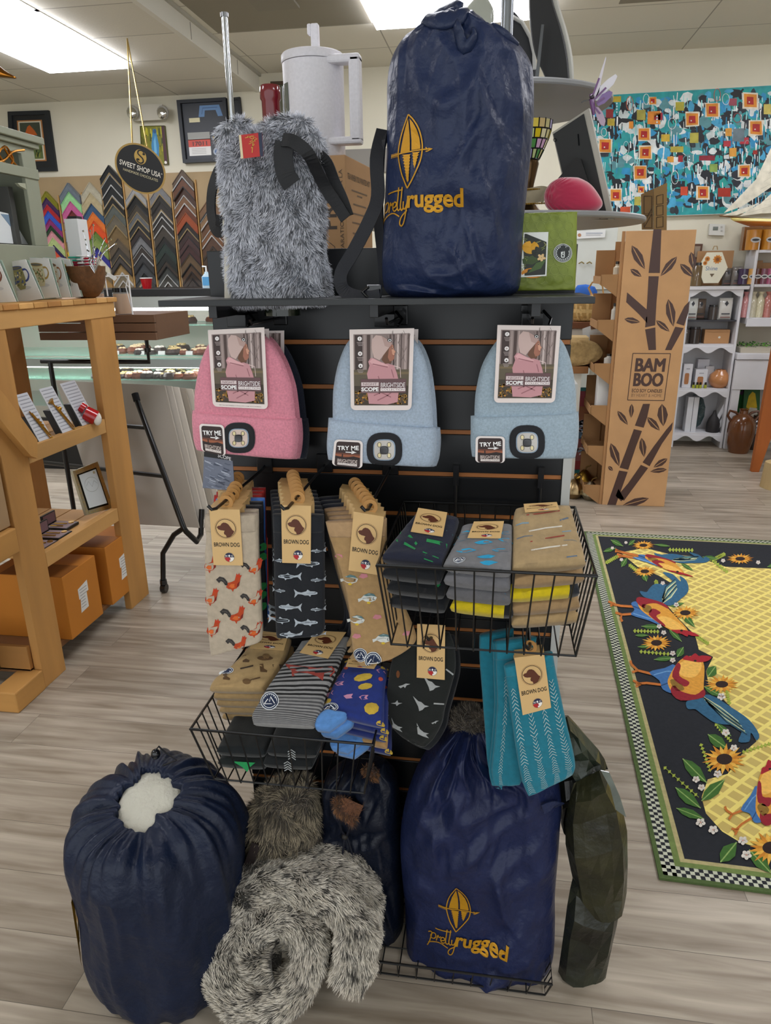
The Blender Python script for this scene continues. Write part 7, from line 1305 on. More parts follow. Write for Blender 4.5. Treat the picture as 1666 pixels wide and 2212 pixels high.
# ---------------- white open shelf ----------------
WH = '#dcdce0'; WY = 7.0; wx0, wx1 = 1.67, 2.135; g = vy(WY); z_ = lambda y, x=1540: g(x, y).z
o = thing('shelf_unit', 'white open shelf unit with scalloped boards behind the bamboo stand', 'shelf unit', ((wx0+wx1)/2, WY+.12, 0)); wt = z_(626)
for x in (wx0, wx1-.02): MB(WH).box((x, WY, 0), (x+.02, WY+.27, wt)).build('side_panel', 'white', o)
MB(WH).box((wx0-.03, WY-.02, wt), (wx1+.04, WY+.275, wt+.03)).build('top_board', 'white', o, bevel=.004); MB('#cfcfd2').box((wx0+.02, WY+.26, .06), (wx1-.02, WY+.27, wt)).build('back_panel', 'white', o)
SZ = [z_(744), z_(840), z_(936)]
for z in SZ: MB(WH).box((wx0+.02, WY+.005, z-.02), (wx1-.02, WY+.26, z)).build('shelf_board', 'white', o)
for z in [wt]+[q-.02 for q in SZ]:
    m = MB(WH); n = 24; P = [(wx0+.02, z)]+[(lerp(wx0+.02, wx1-.02, i/n), z-.035-.025*math.cos(2*math.pi*i/n*2)) for i in range(n+1)]+[(wx1-.02, z)]; m.f = lambda x, y, zz=0.: Vector((x, WY-zz, y)); m.prism(P, -.012, 0, WH); m.build('scalloped_apron', 'white', o, recalc=False)
mid = z_(692); MB('#3a3a40').box((wx0+.02, WY+.02, mid-.012), (wx1-.02, WY+.26, mid)).build('dark_shelf', 'paint', o)
def put(px, py, z, Y): return g(px, py).x, Y, z+.001
def pouch(px, w_, z, h_, c, l, dark='#3a3c44', Y=WY+.08):
    x, _, _ = put(px, 650, z, Y); o2 = thing('foil_pouch', l, 'pouch', (x, Y, z+.001)); f = lambda a, b_, c_=0.: Vector((x+a, Y-c_, z+.001+b_)); s = Slab([(-w_*.48, h_, w_*.48, h_), (-w_/2, h_*.6, w_/2, h_*.6), (-w_*.48, 0, w_*.48, 0)], f, .03, 3, 1.2); m = MB(c); s.mesh(m, 12, 12); m.build('pouch', 'gloss', o2, smooth=True); m = MB(f=lambda a, b_, c_=0.: f(a, b_, c_+.032)); m.rect(-w_*.3, h_*.25, w_*.3, h_*.3, dark); m.poly([(0, h_*.62), (w_*.14, h_*.75), (0, h_*.88), (-w_*.14, h_*.75)], dark); m.rect(-w_*.35, h_*.1, w_*.35, h_*.14, '#8a5a50'); m.build('label', 'print', o2, recalc=False)
pouch(1502, .10, mid, .19, '#d9dcd8', 'pale foil pouch at the left of the top bay of the white shelf'); pouch(1526, .09, mid, .18, '#7a6a5e', 'brown see-through pouch behind the jar in the top bay', Y=WY+.16); pouch(1575, .12, mid, .19, '#dad8d2', 'pale foil pouch at the right of the top bay of the white shelf')
def jar(px, z, r_, h_, c, l, lid='#2b2b2e', Y=WY+.09, name='glass_jar', cat='jar'):
    x, _, zz = put(px, 650, z, Y); o2 = thing(name, l, cat, (x, Y, zz)); MB(c).lathe([(0, 0), (r_, 0), (r_, h_*.85), (r_*.9, h_*.88), (0, h_*.88)], 18, (x, Y, zz)).build('vessel', 'ceramic', o2, smooth=True); MB(lid).lathe([(0, h_*.88), (r_*.9, h_*.88), (r_*.9, h_), (0, h_)], 18, (x, Y, zz)).build('lid', 'gloss', o2, smooth=True)
jar(1550, mid, .042, .13, '#46403e', 'dark jar in the top bay of the white shelf'); jar(1515, SZ[0], .05, .15, '#332a26', 'dark glass jar beside the brown box on the white shelf'); jar(1496, SZ[0], .035, .14, '#4a4440', 'dark jar at the left end of the second bay')
def wbox(x0p, x1p, z, h_, c, l, Y=WY+.08, d=.1, mk=None):
    xa, xb = g(x0p, 700).x, g(x1p, 700).x; o2 = thing('gift_box', l, 'box', ((xa+xb)/2, Y+d/2, z+.001)); MB(c).box((xa, Y, z+.001), (xb, Y+d, z+h_)).build('carton', 'print', o2, bevel=.001)
    if mk: m = MB(f=lambda a, b_, c_=0.: Vector((lerp(xa, xb, a), Y-.001-c_, lerp(z, z+h_, b_)))); mk(m); m.build('label', 'print', o2, recalc=False)
wbox(1531, 1586, SZ[0], .125, '#b98a5c', 'brown kraft box with a round button on the white shelf', mk=lambda m: (m.ell(.6, .45, .05, .08, '#e0dcd0', 0, 14), m.stroke([(.05, .85), (.3, .8), (.95, .85)], .02, '#8a6238')))
for a, b_, h_, l in ((1492, 1512, .22, 'white box with tan window at the left of the third bay'), (1520, 1546, .17, 'white box with tan window in front in the third bay'), ):
    wbox(a, b_, SZ[1], h_, '#d9d9de', l, mk=lambda m: (m.rrect(.2, .15, .7, .62, .1, '#b0764a'), m.rect(.3, .78, .7, .82, '#9a9aa0')), Y=WY+.05)
wbox(1547, 1566, SZ[1], .19, '#d4d4da', 'white box in the third bay behind the peach vase', Y=WY+.14); wbox(1530, 1556, SZ[1], .25, '#cfcfd6', 'tallest white box at the back of the third bay', Y=WY+.17, d=.06)
x, Y, z = put(1562, 820, SZ[1], WY+.1); o2 = thing('vase', 'round peach orange vase on the white shelf', 'vase', (x, Y, z)); MB('#c98a58').lathe([(0, 0), (.05, 0), (.085, .03), (.098, .075), (.085, .12), (.05, .15), (.045, .165), (.035, .165), (.04, .15), (0, .12)], 30, (x, Y, z)).build('body', 'ceramic', o2, smooth=True)
for i, px in enumerate((1502, 1510, 1517, 1528)): 
    x, Y, z = put(px, 820, SZ[1], WY+.03); o2 = thing('oil_bottle', 'tiny yellow green oil bottle with black cap on the white shelf', 'bottle', (x, Y, z), 'oil bottles on the white shelf'); MB('#a3a83a').lathe([(0, 0), (.013, 0), (.013, .032), (0, .032)], 12, (x, Y, z)).build('bottle', 'gloss', o2, smooth=True); MB('#17181a').lathe([(0, .032), (.009, .032), (.009, .055), (0, .055)], 10, (x, Y, z)).build('cap', 'gloss', o2, smooth=True)
for a, b_, l, t_ in ((1468, 1480, 'white boxed item leaning at the far left of the bottom bay', 0), (1481, 1492, 'second white boxed item in the bottom bay', .0), (1522, 1530, 'white slim box leaning in the middle of the bottom bay', .12), (1532, 1540, 'white slim box leaning at the right of the bottom bay', .14)):
    xa, xb = g(a+18, 900).x, g(b_+18, 900).x; o2 = thing('gift_box', l, 'box', ((xa+xb)/2, WY+.1, SZ[2]+.001)); zz = SZ[2]+.001; MB('#d6d8dc').hexa([Vector(q) for q in ((xa, WY+.05, zz), (xb, WY+.05, zz), (xb, WY+.15, zz), (xa, WY+.15, zz), (xa+t_, WY+.05, zz+.33), (xb+t_, WY+.05, zz+.33), (xb+t_, WY+.15, zz+.33), (xa+t_, WY+.15, zz+.33))]).build('carton', 'print', o2, bevel=.001)
x, Y, z = put(1510, 900, SZ[2], WY+.18); o2 = thing('glass_plate', 'dark teal cut glass plate leaning in the bottom bay', 'plate', (x, Y, z)); m = MB('#123c40'); m.f = lambda a, b_, c_=0.: Vector((x+a, WY+.17-c_, z+.17+b_)); m.prism([(.095*math.cos(2*math.pi*i/24)*(1+.04*(i % 2)), .165*math.sin(2*math.pi*i/24)*(1+.03*(i % 2))) for i in range(24)], -.01, 0, '#123c40'); m.build('plate', mat('cut_glass', .08, coat=1., bump=(60, 1., .01)), o2, recalc=False)
x, Y, z = put(1546, 915, SZ[2], WY+.07); o2 = thing('black_bottle', 'matte black bell shaped bottle in the bottom bay', 'bottle', (x, Y, z)); MB('#2c2a2b').lathe([(0, 0), (.058, 0), (.06, .02), (.06, .08), (.045, .13), (.02, .17), (.012, .20), (0, .20)], 26, (x, Y, z)).build('body', 'paint', o2, smooth=True)
zt = wt+.031
x, Y = g(1541, 600).x, WY+.05; o2 = thing('hexagon_sign', 'white hexagonal sign with orange flowers on top of the white shelf', 'sign', (x, Y, zt)); f = lambda a, b_, c_=0.: Vector((x+a, Y-c_, zt+.155+b_)); hx = [(.125*math.cos(R(60*i)), .150*math.sin(R(60*i))+.0) for i in range(6)]; m = MB('#e6e2cc', f=f); m.prism(hx, -.02, 0, '#e6e2cc'); m.build('plaque', 'print', o2, recalc=False); m = MB(f=f)
for cx_, cy_, r_ in ((.03, .07, .036), (-.055, .075, .022), (-.07, .04, .018)):
    for k in range(10): a = R(36*k); m.ell(cx_+r_*.65*math.cos(a), cy_+r_*.65*math.sin(a), r_*.42, r_*.25, '#d9862a', .001, 8, 36*k)
    m.ell(cx_, cy_, r_*.35, r_*.35, '#8a4a18', .002, 10)
m.text('Shine', -.01, -.005, .10, .034, '#5f7fa8', .001); m.poly([(-.02, -.05), (.02, -.05), (.0, -.08)], '#6a5a44', .001); m.build('decoration', 'print', o2, recalc=False); MB('#b0905c').tube([f(-.02, .15), f(-.012, .18), f(.012, .18), f(.02, .15)], .004).build('hanging_loop', 'twill', o2)
wbox(1502, 1580, zt, .30, '#b08458', 'flat kraft envelope standing behind the hexagon sign', Y=WY+.2, d=.02); jar(1505, zt, .05, .2, '#6f5a3c', 'jar with a dried sunflower at the left of the white shelf top'); pouch(1575, .09, zt, .15, '#6a6460', 'dark foil bag beside the hexagon sign', Y=WY+.14); pouch(1592, .09, zt, .16, '#77716c', 'dark foil bag at the right end of the white shelf top', Y=WY+.1)
# ---------------- white cabinet, far right ----------------
cx0 = 2.19; o = thing('cabinet', 'weathered white hutch with candle shelves at the right photo edge', 'cabinet', (2.6, 7.15, 0)); z2 = lambda y: vy(7.02)(1640, y).z; CT = z2(520); levels = [z2(540), z2(614), z2(686)]
MB(WH).box((cx0, 7.0, z2(700)), (cx0+.025, 7.27, CT)).build('side_panel', 'white', o, bevel=.006); MB(WH).box((3.1, 7.0, z2(700)), (3.125, 7.27, CT)).build('side_panel', 'white', o, bevel=.006)
for z in levels: MB(WH).box((cx0+.026, 7.0, z-.022), (3.1, 7.27, z)).build('shelf_board', 'white', o)
MB('#c7bfae').box((cx0+.026, 7.262, z2(860)), (3.1, 7.272, CT)).build('back_panel', 'white', o)
MB(WH).box((cx0-.05, 6.95, z2(775)), (3.15, 7.26, z2(762))).box((cx0-.05, 6.96, z2(840)), (3.15, 6.99, z2(776))).box((cx0, 6.98, z2(705)), (3.12, 7.0, z2(687))).build('table_board', 'white', o, bevel=.003)
for x in (cx0-.045, 3.08): MB(WH).box((x, 6.965, 0), (x+.07, 7.03, z2(776))).build('leg', 'white', o, bevel=.003)
def candle(px, Y, z, r_, h_, c, l, lab='#c9c9c8', grp=None):
    x = vy(Y)(px, 560).x; o2 = thing('candle_jar', l, 'candle', (x, Y, z+.001), grp); MB(c).lathe([(0, 0), (r_, 0), (r_*1.04, h_), (r_*.9, h_), (r_*.9, h_*.9), (0, h_*.88)], 22, (x, Y, z+.001)).build('wax_jar', 'gloss', o2, smooth=True)
    m = MB(f=lambda a, b_, c_=0.: Vector((x+a, Y-r_*1.05-c_, z+h_*.5+b_))); m.ell(0, 0, r_*.7, h_*.14, lab, 0, 16); m.ell(0, 0, r_*.5, h_*.06, '#3a3a40', .001, 12); m.build('label', 'print', o2, recalc=False)
candle(1622, 7.05, levels[0], .06, .165, '#c4822c', 'large amber candle jar on the top cabinet shelf, left', grp=None); candle(1655, 7.05, levels[0], .06, .165, '#c98a30', 'large amber candle jar on the top cabinet shelf, at the photo edge')
wx = vy(7.15)(1640, 520).x; o2 = thing('cooler_box', 'clear amber box holding the large candles', 'box', (wx, 7.2, levels[0])); MB('#8a5a30').box((wx-.13, 7.16, levels[0]+.001), (wx+.16, 7.24, levels[0]+.20)).build('case_body', 'gloss', o2, bevel=.003)
for px, c, l in ((1611, '#3f3050', 'purple candle jar on the middle cabinet shelf'), (1628, '#c99850', 'tan candle jar on the middle cabinet shelf'), (1640, '#5a2c1c', 'brown candle jar between two others on the middle cabinet shelf'), (1654, '#7a4a5a', 'mauve candle jar on the middle cabinet shelf'), (1668, '#a05070', 'pink candle jar cut by the photo edge on the middle cabinet shelf')): candle(px, 7.05, levels[1], .040, .13, c, l)
wx = vy(7.15)(1645, 580).x
for i, (dx, hh) in enumerate(((-.05, .20), (.05, .18))): o2 = thing('kraft_bag', ('left', 'right')[i]+' folded kraft bag behind the small candle jars', 'bag', (wx+dx, 7.18, levels[1])); MB('#a8805a').box((wx+dx-.05, 7.16, levels[1]+.001), (wx+dx+.06, 7.2, levels[1]+hh)).build('bag_body', 'card', o2, bevel=.004)
for i, (px, c) in enumerate(((1611, '#c98a8a'), (1627, '#cfc9b0'), (1643, '#d6cfae'), (1660, '#c07a70'))):
    x = vy(7.05)(px, 650).x; o2 = thing('wrapped_soap', ('pink', 'cream', 'ivory', 'rose')[i]+' wrapped bath salt tube on the lower cabinet shelf', 'tube', (x, 7.05, levels[2]+.001)); MB(c).lathe([(0, 0), (.036, 0), (.038, .15), (.015, .19), (.03, .22), (0, .2)], 14, (x, 7.05, levels[2]+.001), rf=lambda a, z: 1+.06*math.sin(5*a+z*60)).build('wrapper', mat('cellophane', .12, coat=1., bump=(50, 1., .01)), o2, smooth=True)
x = vy(7.05)(1630, 735).x; o2 = thing('potted_moss', 'pale tray of bright green moss under the candle shelves', 'plant', (x, 7.08, z2(762))); MB('#c9c2b0').hexa([Vector(q) for q in ((x-.12, 6.99, z2(762)+.001), (x+.16, 6.99, z2(762)+.001), (x+.16, 7.2, z2(762)+.001), (x-.12, 7.2, z2(762)+.001), (x-.13, 6.98, z2(750)), (x+.17, 6.98, z2(750)), (x+.17, 7.2, z2(750)), (x-.13, 7.2, z2(750)))]).build('tray', 'white', o2); m = MB('#2f6a22'); r = random.Random(3)
for i in range(130): a, b_ = r.uniform(-.11, .15), r.uniform(0, .18); c = Vector((x+a, 7.0+b_, z2(750)+r.uniform(0, .035))); d = Vector((r.uniform(-1, 1), r.uniform(-1, 0), r.uniform(-.2, 1))).normalized()*.02; e_ = d.orthogonal().normalized()*.007; m.add([c, c+d*.5+e_, c+d, c+d*.5-e_], [(0, 1, 2, 3)], r.choice(('#2f6a22', '#4a8f2e', '#6aa83a', '#1f4a1a')))
tag(m.build('moss', 'matte', o2, recalc=False), kind='stuff')
# stoneware jug, paintings, table leg
x, y = PZ(1600, 955, 0).x, 7.02; y = 6.85; x = PY(1600, 940, y).x; o2 = thing('stoneware_jug', 'brown glazed stoneware jug with two handles on the floor', 'jug', (x, y, 0)); MB('#6a3f20').lathe([(0, 0), (.085, 0), (.105, .08), (.12, .2), (.115, .27), (.085, .33), (.04, .36), (.035, .39), (.042, .40), (.03, .40), (.025, .36), (0, .34)], 32, (x, y, 0.001)).build('body', 'ceramic', o2, smooth=True)
for s_ in (-1, 1): MB('#5a3218').tube([(x+s_*.10, y, .29), (x+s_*.135, y, .34), (x+s_*.12, y, .385), (x+s_*.07, y, .37), (x+s_*.05, y, .355)], .012, 10).build('handle', 'ceramic', o2, smooth=True)
o2 = thing('dark_jug', 'dark brown jug half hidden behind the stoneware jug', 'jug', (x+.17, 7.02, 0)); MB('#2f1d14').lathe([(0, 0), (.07, 0), (.085, .15), (.06, .25), (.03, .28), (.03, .32), (0, .32)], 24, (x+.17, 7.0, .001)).build('body', 'ceramic', o2, smooth=True)
Yp_ = 7.2; f = plane((0, Yp_, 0), (0, -1, 0)); o2 = thing('painting', 'large green painting with a white dome and purple on the floor under the cabinet', 'painting', tuple(f(1640, 930))); m = MB(f=f); m.prism([(1602, 790), (1690, 790), (1680, 945), (1590, 943)], -.03, 0, '#1f6a2a'); m.poly([(1618, 870), (1625, 835), (1645, 812), (1690, 800), (1690, 944), (1616, 944)], '#b8b4b2', .001); m.stroke([(1600, 852), (1622, 830), (1645, 808), (1690, 796)], 7, '#5a3a5a', .002); m.poly([(1648, 860), (1690, 840), (1690, 944), (1640, 944)], '#4a2f4a', .002); m.build('canvas', 'canvas', o2, recalc=False)
f = plane((0, 7.12, 0), (0, -1, 0)); o2 = thing('painting', 'small green painting with a yellow form leaning before the larger green one', 'painting', tuple(f(1625, 925))); m = MB(f=f); m.prism([(1609, 832), (1643, 832), (1640, 925), (1603, 924)], -.02, 0, '#2a5f30'); m.poly([(1612, 880), (1618, 855), (1626, 846), (1632, 850), (1636, 880), (1624, 886)], '#cfae1c', .001); m.poly([(1610, 905), (1620, 880), (1636, 882), (1638, 905), (1626, 915)], '#c9c4b8', .0012); m.build('canvas', 'canvas', o2, recalc=False)
o2 = thing('wooden_table', 'orange brown wooden table leg at the right photo edge', 'table', (2.35, 6.1, 0)); a = PZ(1632, 1020, 0); bq = PY(1712, 722, a.y+.0); m = MB('#a85c24'); m.hexa([Vector((a.x-.03, a.y, 0)), Vector((a.x+.03, a.y, 0)), Vector((a.x+.03, a.y+.05, 0)), Vector((a.x-.03, a.y+.05, 0)), Vector((bq.x-.12, a.y, bq.z)), Vector((bq.x+.12, a.y, bq.z)), Vector((bq.x+.12, a.y+.06, bq.z)), Vector((bq.x-.12, a.y+.06, bq.z))]); m.build('leg', 'pine', o2, bevel=.004); MB('#a85c24').box((bq.x+.0, a.y-.02, bq.z), (bq.x+1., a.y+.36, bq.z+.03)).build('table_top', 'pineh', o2)
o2 = thing('log_stool', 'pale wooden log end at the right photo edge', 'stool', (1.98, 5.2, 0)); q = PZ(1650, 1060, 0); MB('#c2a878').lathe([(0, 0), (.11, 0), (.10, .18), (.098, .20), (0, .20)], 24, (q.x+.12, q.y+.1, 0), rf=lambda a, z: 1+.03*math.sin(5*a)).build('log', 'pine', o2, smooth=True)
# thermostat
f = vy(YW-.001); o2 = thing('thermostat', 'white wall thermostat with small screen under the abstract painting', 'thermostat', tuple(f(1548, 510))); MB('#d6d6d0', f=f).prism([(1532, 484), (1565, 485), (1563, 509), (1530, 508)], 0, .03).build('housing', 'paint', o2, recalc=False); MB('#6f7670', f=f).prism([(1539, 490), (1550, 490), (1549, 498), (1538, 498)], .0301, .032).build('screen', 'gloss', o2, recalc=False); MB('#b8b8b2', f=f).prism([(1555, 489), (1559, 489), (1559, 493), (1555, 493)], .0301, .034).prism([(1555, 497), (1559, 497), (1559, 501), (1555, 501)], .0301, .034).build('buttons', 'paint', o2, recalc=False)
o2 = thing('framed_picture', 'small brown framed picture behind the top right of the bamboo stand', 'picture', tuple(f(1512, 560))); MB('#5a3a2a', f=f).prism([(1498, 527), (1517, 527), (1512, 562), (1496, 562)], 0, .03).build('frame', 'paint', o2, recalc=False); MB('#9a8a78', f=f).prism([(1500, 532), (1512, 532), (1508, 556), (1499, 556)], .0301, .032).build('artwork', 'print', o2, recalc=False)
# ---------------- abstract painting ----------------
Qp = [(1250, 208), (1712, 181), (1694, 458), (1222, 474)]; f = vy(YW-.045); g = qf(f, *Qp); o2 = thing('abstract_painting', 'wide turquoise and black abstract painting with red and orange squares on the back wall', 'painting', tuple(f(1460, 465)))
MB('#d8d8d0', f=g).prism([(0, 0), (1, 0), (1, 1), (0, 1)], -.04, 0, '#d8d8d0').build('canvas', 'canvas', o2, recalc=False)
m = MB('#2aa0a0'); r = random.Random(12); C4 = lambda X, Y: (1150+X*.3097, 100+Y*.3097); m.f = lambda x, y, z=0.: f(x, y, .001+z)
def inq(x, y): 
    t = (x-1236)/460; return 1240 < x < 1700 and lerp(212, 184, t) < y < lerp(470, 458, t)
m.poly([(1251, 209), (1711, 182), (1693, 457), (1223, 473)], '#2c9a9c', -.0005)
def blob(x, y, rx, ry, c, z, n=9):
    P = [(x+rx*r.uniform(.65, 1.1)*math.cos(2*math.pi*k/n), y+ry*r.uniform(.65, 1.1)*math.sin(2*math.pi*k/n)) for k in range(n)]
    if all(inq(*p) for p in P): m.poly(P, c, z)
for i in range(900): blob(r.uniform(1235, 1700), r.uniform(186, 470), r.uniform(4, 17), r.uniform(5, 15), r.choice(('#2c9a9c', '#23262e', '#2b2f38', '#1f2228', '#2f8fc0', '#4aa6cf', '#d4dad8', '#dfe4e2', '#1f2228', '#2aa39a', '#2f3a40', '#c9d4d2', '#5a8f96')), i*1.1e-6)
for i in range(600):
    x, y = r.uniform(1245, 1690), r.uniform(195, 455); q = [(x, y), (x+r.uniform(-2, 2), y+r.uniform(8, 26))]
    if all(inq(*p) for p in q): m.stroke(q, r.uniform(1, 3), r.choice(('#dfe4e4', '#1d2026', '#9adada', '#2a8fb8', '#e8ebea')), .0011+i*1e-6)
for X, Y, w_, h_, c in ((540, 470, 50, 60, '#8a2a2a'), (550, 530, 50, 50, '#b8a238'), (690, 550, 30, 50, '#d98a2c'), (760, 480, 60, 70, '#a8a048'), (850, 500, 90, 90, '#d9862c'), (880, 490, 60, 50, '#a82a38'), (1030, 420, 60, 60, '#b0a838'), (1130, 640, 60, 70, '#b8b048'), (930, 640, 60, 50, '#c9a838'), (1010, 720, 90, 40, '#b8a840'), (965, 790, 45, 40, '#d99a38'), (1220, 780, 110, 35, '#8a2030'), (1370, 600, 45, 55, '#d99a3a'), (1400, 740, 50, 60, '#d99a3a'), (1360, 680, 50, 40, '#b0343c'), (1480, 660, 60, 45, '#b8303c'), (1400, 390, 55, 50, '#9a4a58'), (1440, 620, 80, 90, '#6a7a82'), (1340, 1020, 90, 60, '#a8301f'), (1265, 850, 55, 55, '#8aa850'), (1640, 440, 50, 70, '#c9b85c'), (650, 1150, 70, 60, '#c9502a'), (1060, 1010, 50, 60, '#c94a2a'), (735, 1080, 45, 60, '#b0a848'), (1035, 785, 32, 45, '#a02028'), (1555, 740, 30, 28, '#a02a20'), (590, 370, 60, 40, '#b8a030')):
    x, y = C4(X, Y); P = [(x-w_*.155, y-h_*.155), (x+w_*.155, y-h_*.165), (x+w_*.15, y+h_*.155), (x-w_*.16, y+h_*.15)]
    if all(inq(*p) for p in P): m.poly(P, c, .0018)
for X, Y, s_ in ((510, 695, 46), (780, 615, 42), (790, 740, 42), (755, 880, 44), (1115, 510, 44), (1255, 445, 46), (1520, 380, 48), (1560, 570, 48), (1480, 870, 40), (585, 1040, 40), (1190, 1020, 42), (840, 380, 26), (760, 1000, 22)):
    x, y = C4(X, Y); s_ *= .265
    for k, c in ((1.25, '#e0d8c4'), (1.05, '#d98a2c'), (.62, '#a8201f')):
        P = [(x+a*s_*k*r.uniform(.9, 1.1), y+b_*s_*k*r.uniform(.9, 1.1)*1.05) for a, b_ in ((-1, -1), (1, -1), (1, 1), (-1, 1))]
        if all(inq(*p) for p in P): m.poly(P, c, .002+.0002*(1.3-k)*5)
    m.ell(x-2, y+3, 1.6, 1.6, '#d8d8d0', .0036, 8)
for X, Y, rx, ry, c in ((680, 400, 25, 50, '#c9603a'), (795, 370, 22, 38, '#e8ecea'), (975, 540, 28, 40, '#e8ecea'), (1280, 600, 24, 42, '#e8ecea'), (995, 915, 26, 48, '#e8ecea'), (1350, 370, 26, 40, '#dfe6e4'), (655, 710, 22, 48, '#bfe0e4'), (1430, 500, 28, 34, '#a84a4a'), (1290, 340, 24, 45, '#c9503a'), (500, 600, 20, 30, '#dfe6e4'), (1500, 700, 22, 46, '#8aa0a0')): x, y = C4(X, Y); m.ring(x, y, rx*.31, ry*.31, 1.1, c, .004, 24)
for X, Y in ((590, 400), (870, 490), (1385, 480), (1095, 770)):
    for k in range(4): x, y = C4(X, Y+k*20); m.rect(x-1.4, y-1.8, x+1.4, y+1.8, '#c9e4ee', .0042)
m.f = m.f; m.build('painted_surface', 'canvas', o2, recalc=False)
# ---------------- model ship ----------------
f = vy(6.6); o2 = thing('model_ship', 'model sailing ship with cream sails and yellow hull at the right photo edge', 'model ship', tuple(f(1660, 498))); m = MB('#d9c878')
s = Slab([(1578, 470, 1880, 480), (1582, 476, 1885, 484), (1600, 483, 1885, 490), (1622, 490, 1885, 496)], f, .07, 2, 3, back=1.); s.mesh(m, 30, 10, lambda u, v: '#d9c878' if v > .5 else '#a85f1c'); m.build('hull', 'gloss', o2, smooth=True)
m = MB('#cdc7b4')
for nm, P, dz in (('jib', [(1564, 460), (1632, 388), (1668, 315), (1690, 280), (1672, 400), (1635, 425), (1600, 447)], 0), ('sail', [(1593, 468), (1640, 440), (1690, 395), (1700, 300), (1760, 300), (1760, 458), (1640, 462)], .03), ('fore', [(1560, 466), (1600, 452), (1636, 440), (1610, 458), (1590, 465)], .015)): m.f = lambda x, y, z=0., dz=dz: f(x, y, z+dz+.02*math.sin((x-1560)*.03)); m.prism(P, -.001, .001, '#cdc7b4')
m.f = lambda x, y, z=0.: f(x, y, z+.055)
for k in range(8): m.stroke([(1610+k*9, 462-k*17), (1680, 440-k*17)], .6, '#a8a290')
m.build('sails', 'canvas', o2, recalc=False, label='cream sails'); m = MB('#6f4a24'); m.tube([f(1555, 466), f(1640, 474)], .006).tube([f(1700, 476), f(1712, 250)], .008); m.build('spars', 'pine', o2)
m = MB('#7a5230').box((f(1845, 500).x, 6.55, 0), (f(1880, 500).x, 6.70, f(1860, 495).z-.06)); tag(m.build('pedestal', 'pine'), 'wooden pedestal just outside the right photo edge carrying the ship', 'pedestal')
# ---------------- left of the bamboo stand ----------------
Yt = 5.3; f = vy(Yt); zt1, zt2, zt3 = f(1270, 792).z, f(1270, 696).z, f(1270, 618).z; tx0, tx1 = .42, .645
o = thing('wooden_table', 'low brown topped table with books and burlap, seen between display and bamboo stand', 'table', (.55, Yt+.3, 0)); MB('#8a5c30').box((tx0-.3, Yt, zt1-.05), (tx1, Yt+.5, zt1)).build('table_top', 'pineh', o, bevel=.004)
for x in (tx0-.25, tx1-.10): MB('#cfcbc0').box((x, Yt+.05, 0), (x+.06, Yt+.11, zt1-.05)).build('leg', 'white', o)
Yu = 5.95; fu = vy(Yu); zu = fu(1270, 696).z
o = thing('console_shelf', 'white shelf with a brown top carrying the woven basket', 'shelf', (.6, Yu+.2, 0)); xb0, xb1 = fu(1235, 700).x-.3, fu(1308, 700).x; MB('#6a4024').box((xb0, Yu, zu-.05), (xb1, Yu+.4, zu)).build('top_board', 'pineh', o, bevel=.003); MB('#c9c6bc').box((xb0, Yu+.02, zu-.25), (xb1, Yu+.4, zu-.05)).build('apron', 'white', o); MB('#c9c6bc').box((xb0, Yu+.05, 0), (xb0+.05, Yu+.35, zu-.25)).build('side_panel', 'white', o); MB('#c9c6bc').box((xb1-.05, Yu+.05, 0), (xb1, Yu+.35, zu-.25)).build('side_panel', 'white', o)
s = Slab([(1226, 640, 1306, 636), (1228, 660, 1305, 660), (1232, 680, 1301, 682), (1240, 694, 1296, 694)], vy(Yu+.12), .1, 2.4, 4, noise=None); o = thing('woven_basket', 'woven split wood basket with a bent handle on the white shelf', 'basket', tuple(vy(Yu+.12)(1268, 694))); m = MB('#c9a868'); s.mesh(m, 24, 14, lambda u, v: '#d0b074' if (int(u*9+v*4)+int(v*4-u*9+20)) % 2 else '#b08c50'); m.build('basket_body', 'wicker', o, smooth=True); q = vy(Yu+.12); MB('#c2985c').tube([q(*p) for p in ((1280, 640), (1272, 622), (1280, 610), (1292, 609), (1302, 618), (1304, 638))], .012, 8, flat=.4).build('handle', 'wicker', o, smooth=True)
q = vy(Yu+.3); o = thing('blue_cap', 'bright blue cap shape behind the woven basket', 'cap', tuple(q(1262, 640))); m = MB('#2f62b8'); s = Slab([(1248, 616, 1266, 614), (1242, 628, 1290, 624), (1244, 660, 1286, 658), (1246, 694, 1284, 694)], q, .06, 2, 3); s.mesh(m, 14, 10); m.build('cap', 'matte', o, smooth=True)
for i, (zz, c, w_) in enumerate(((0, '#b89a68', .16), (.035, '#a8885a', .15), (.07, '#c2a878', .15))):
    xx = f(1252, 760).x; o = thing('old_book', ('bottom', 'middle', 'top')[i]+' aged tan book in the pile on the low table', 'book', (xx, Yt+.12, zt1+.095+zz)); MB(c).box((xx-w_, Yt+.06, zt1+.0955+zz), (xx+w_*.45, Yt+.25, zt1+.129+zz)).build('pages', 'card', o, bevel=.003)
xx = f(1262, 770).x; o = thing('wooden_box', 'dark red brown box under the burlap on the low table', 'box', (xx, Yt+.15, zt1)); MB('#5c2c1c').box((xx-.2, Yt+.08, zt1+.001), (xx+.12, Yt+.3, zt1+.094)).build('box_body', 'pineh', o, bevel=.003)
o = thing('burlap_cloth', 'crumpled burlap cloth draped over the low table', 'cloth', (f(1262, 790).x, Yt+.02, zt1)); s = Slab([(1226, 738, 1262, 732), (1222, 752, 1290, 742), (1224, 768, 1304, 762), (1230, 784, 1290, 780), (1236, 792, 1270, 786)], vy(Yt+.04), .03, 3, 4, noise=lambda u, v: .02*nz(u*5, v*5, 77)); m = MB('#a08558'); s.mesh(m, 24, 18); m.build('cloth', mat('burlap', .95, bump=(200, .8, .002), var=(60, .2)), o, smooth=True)
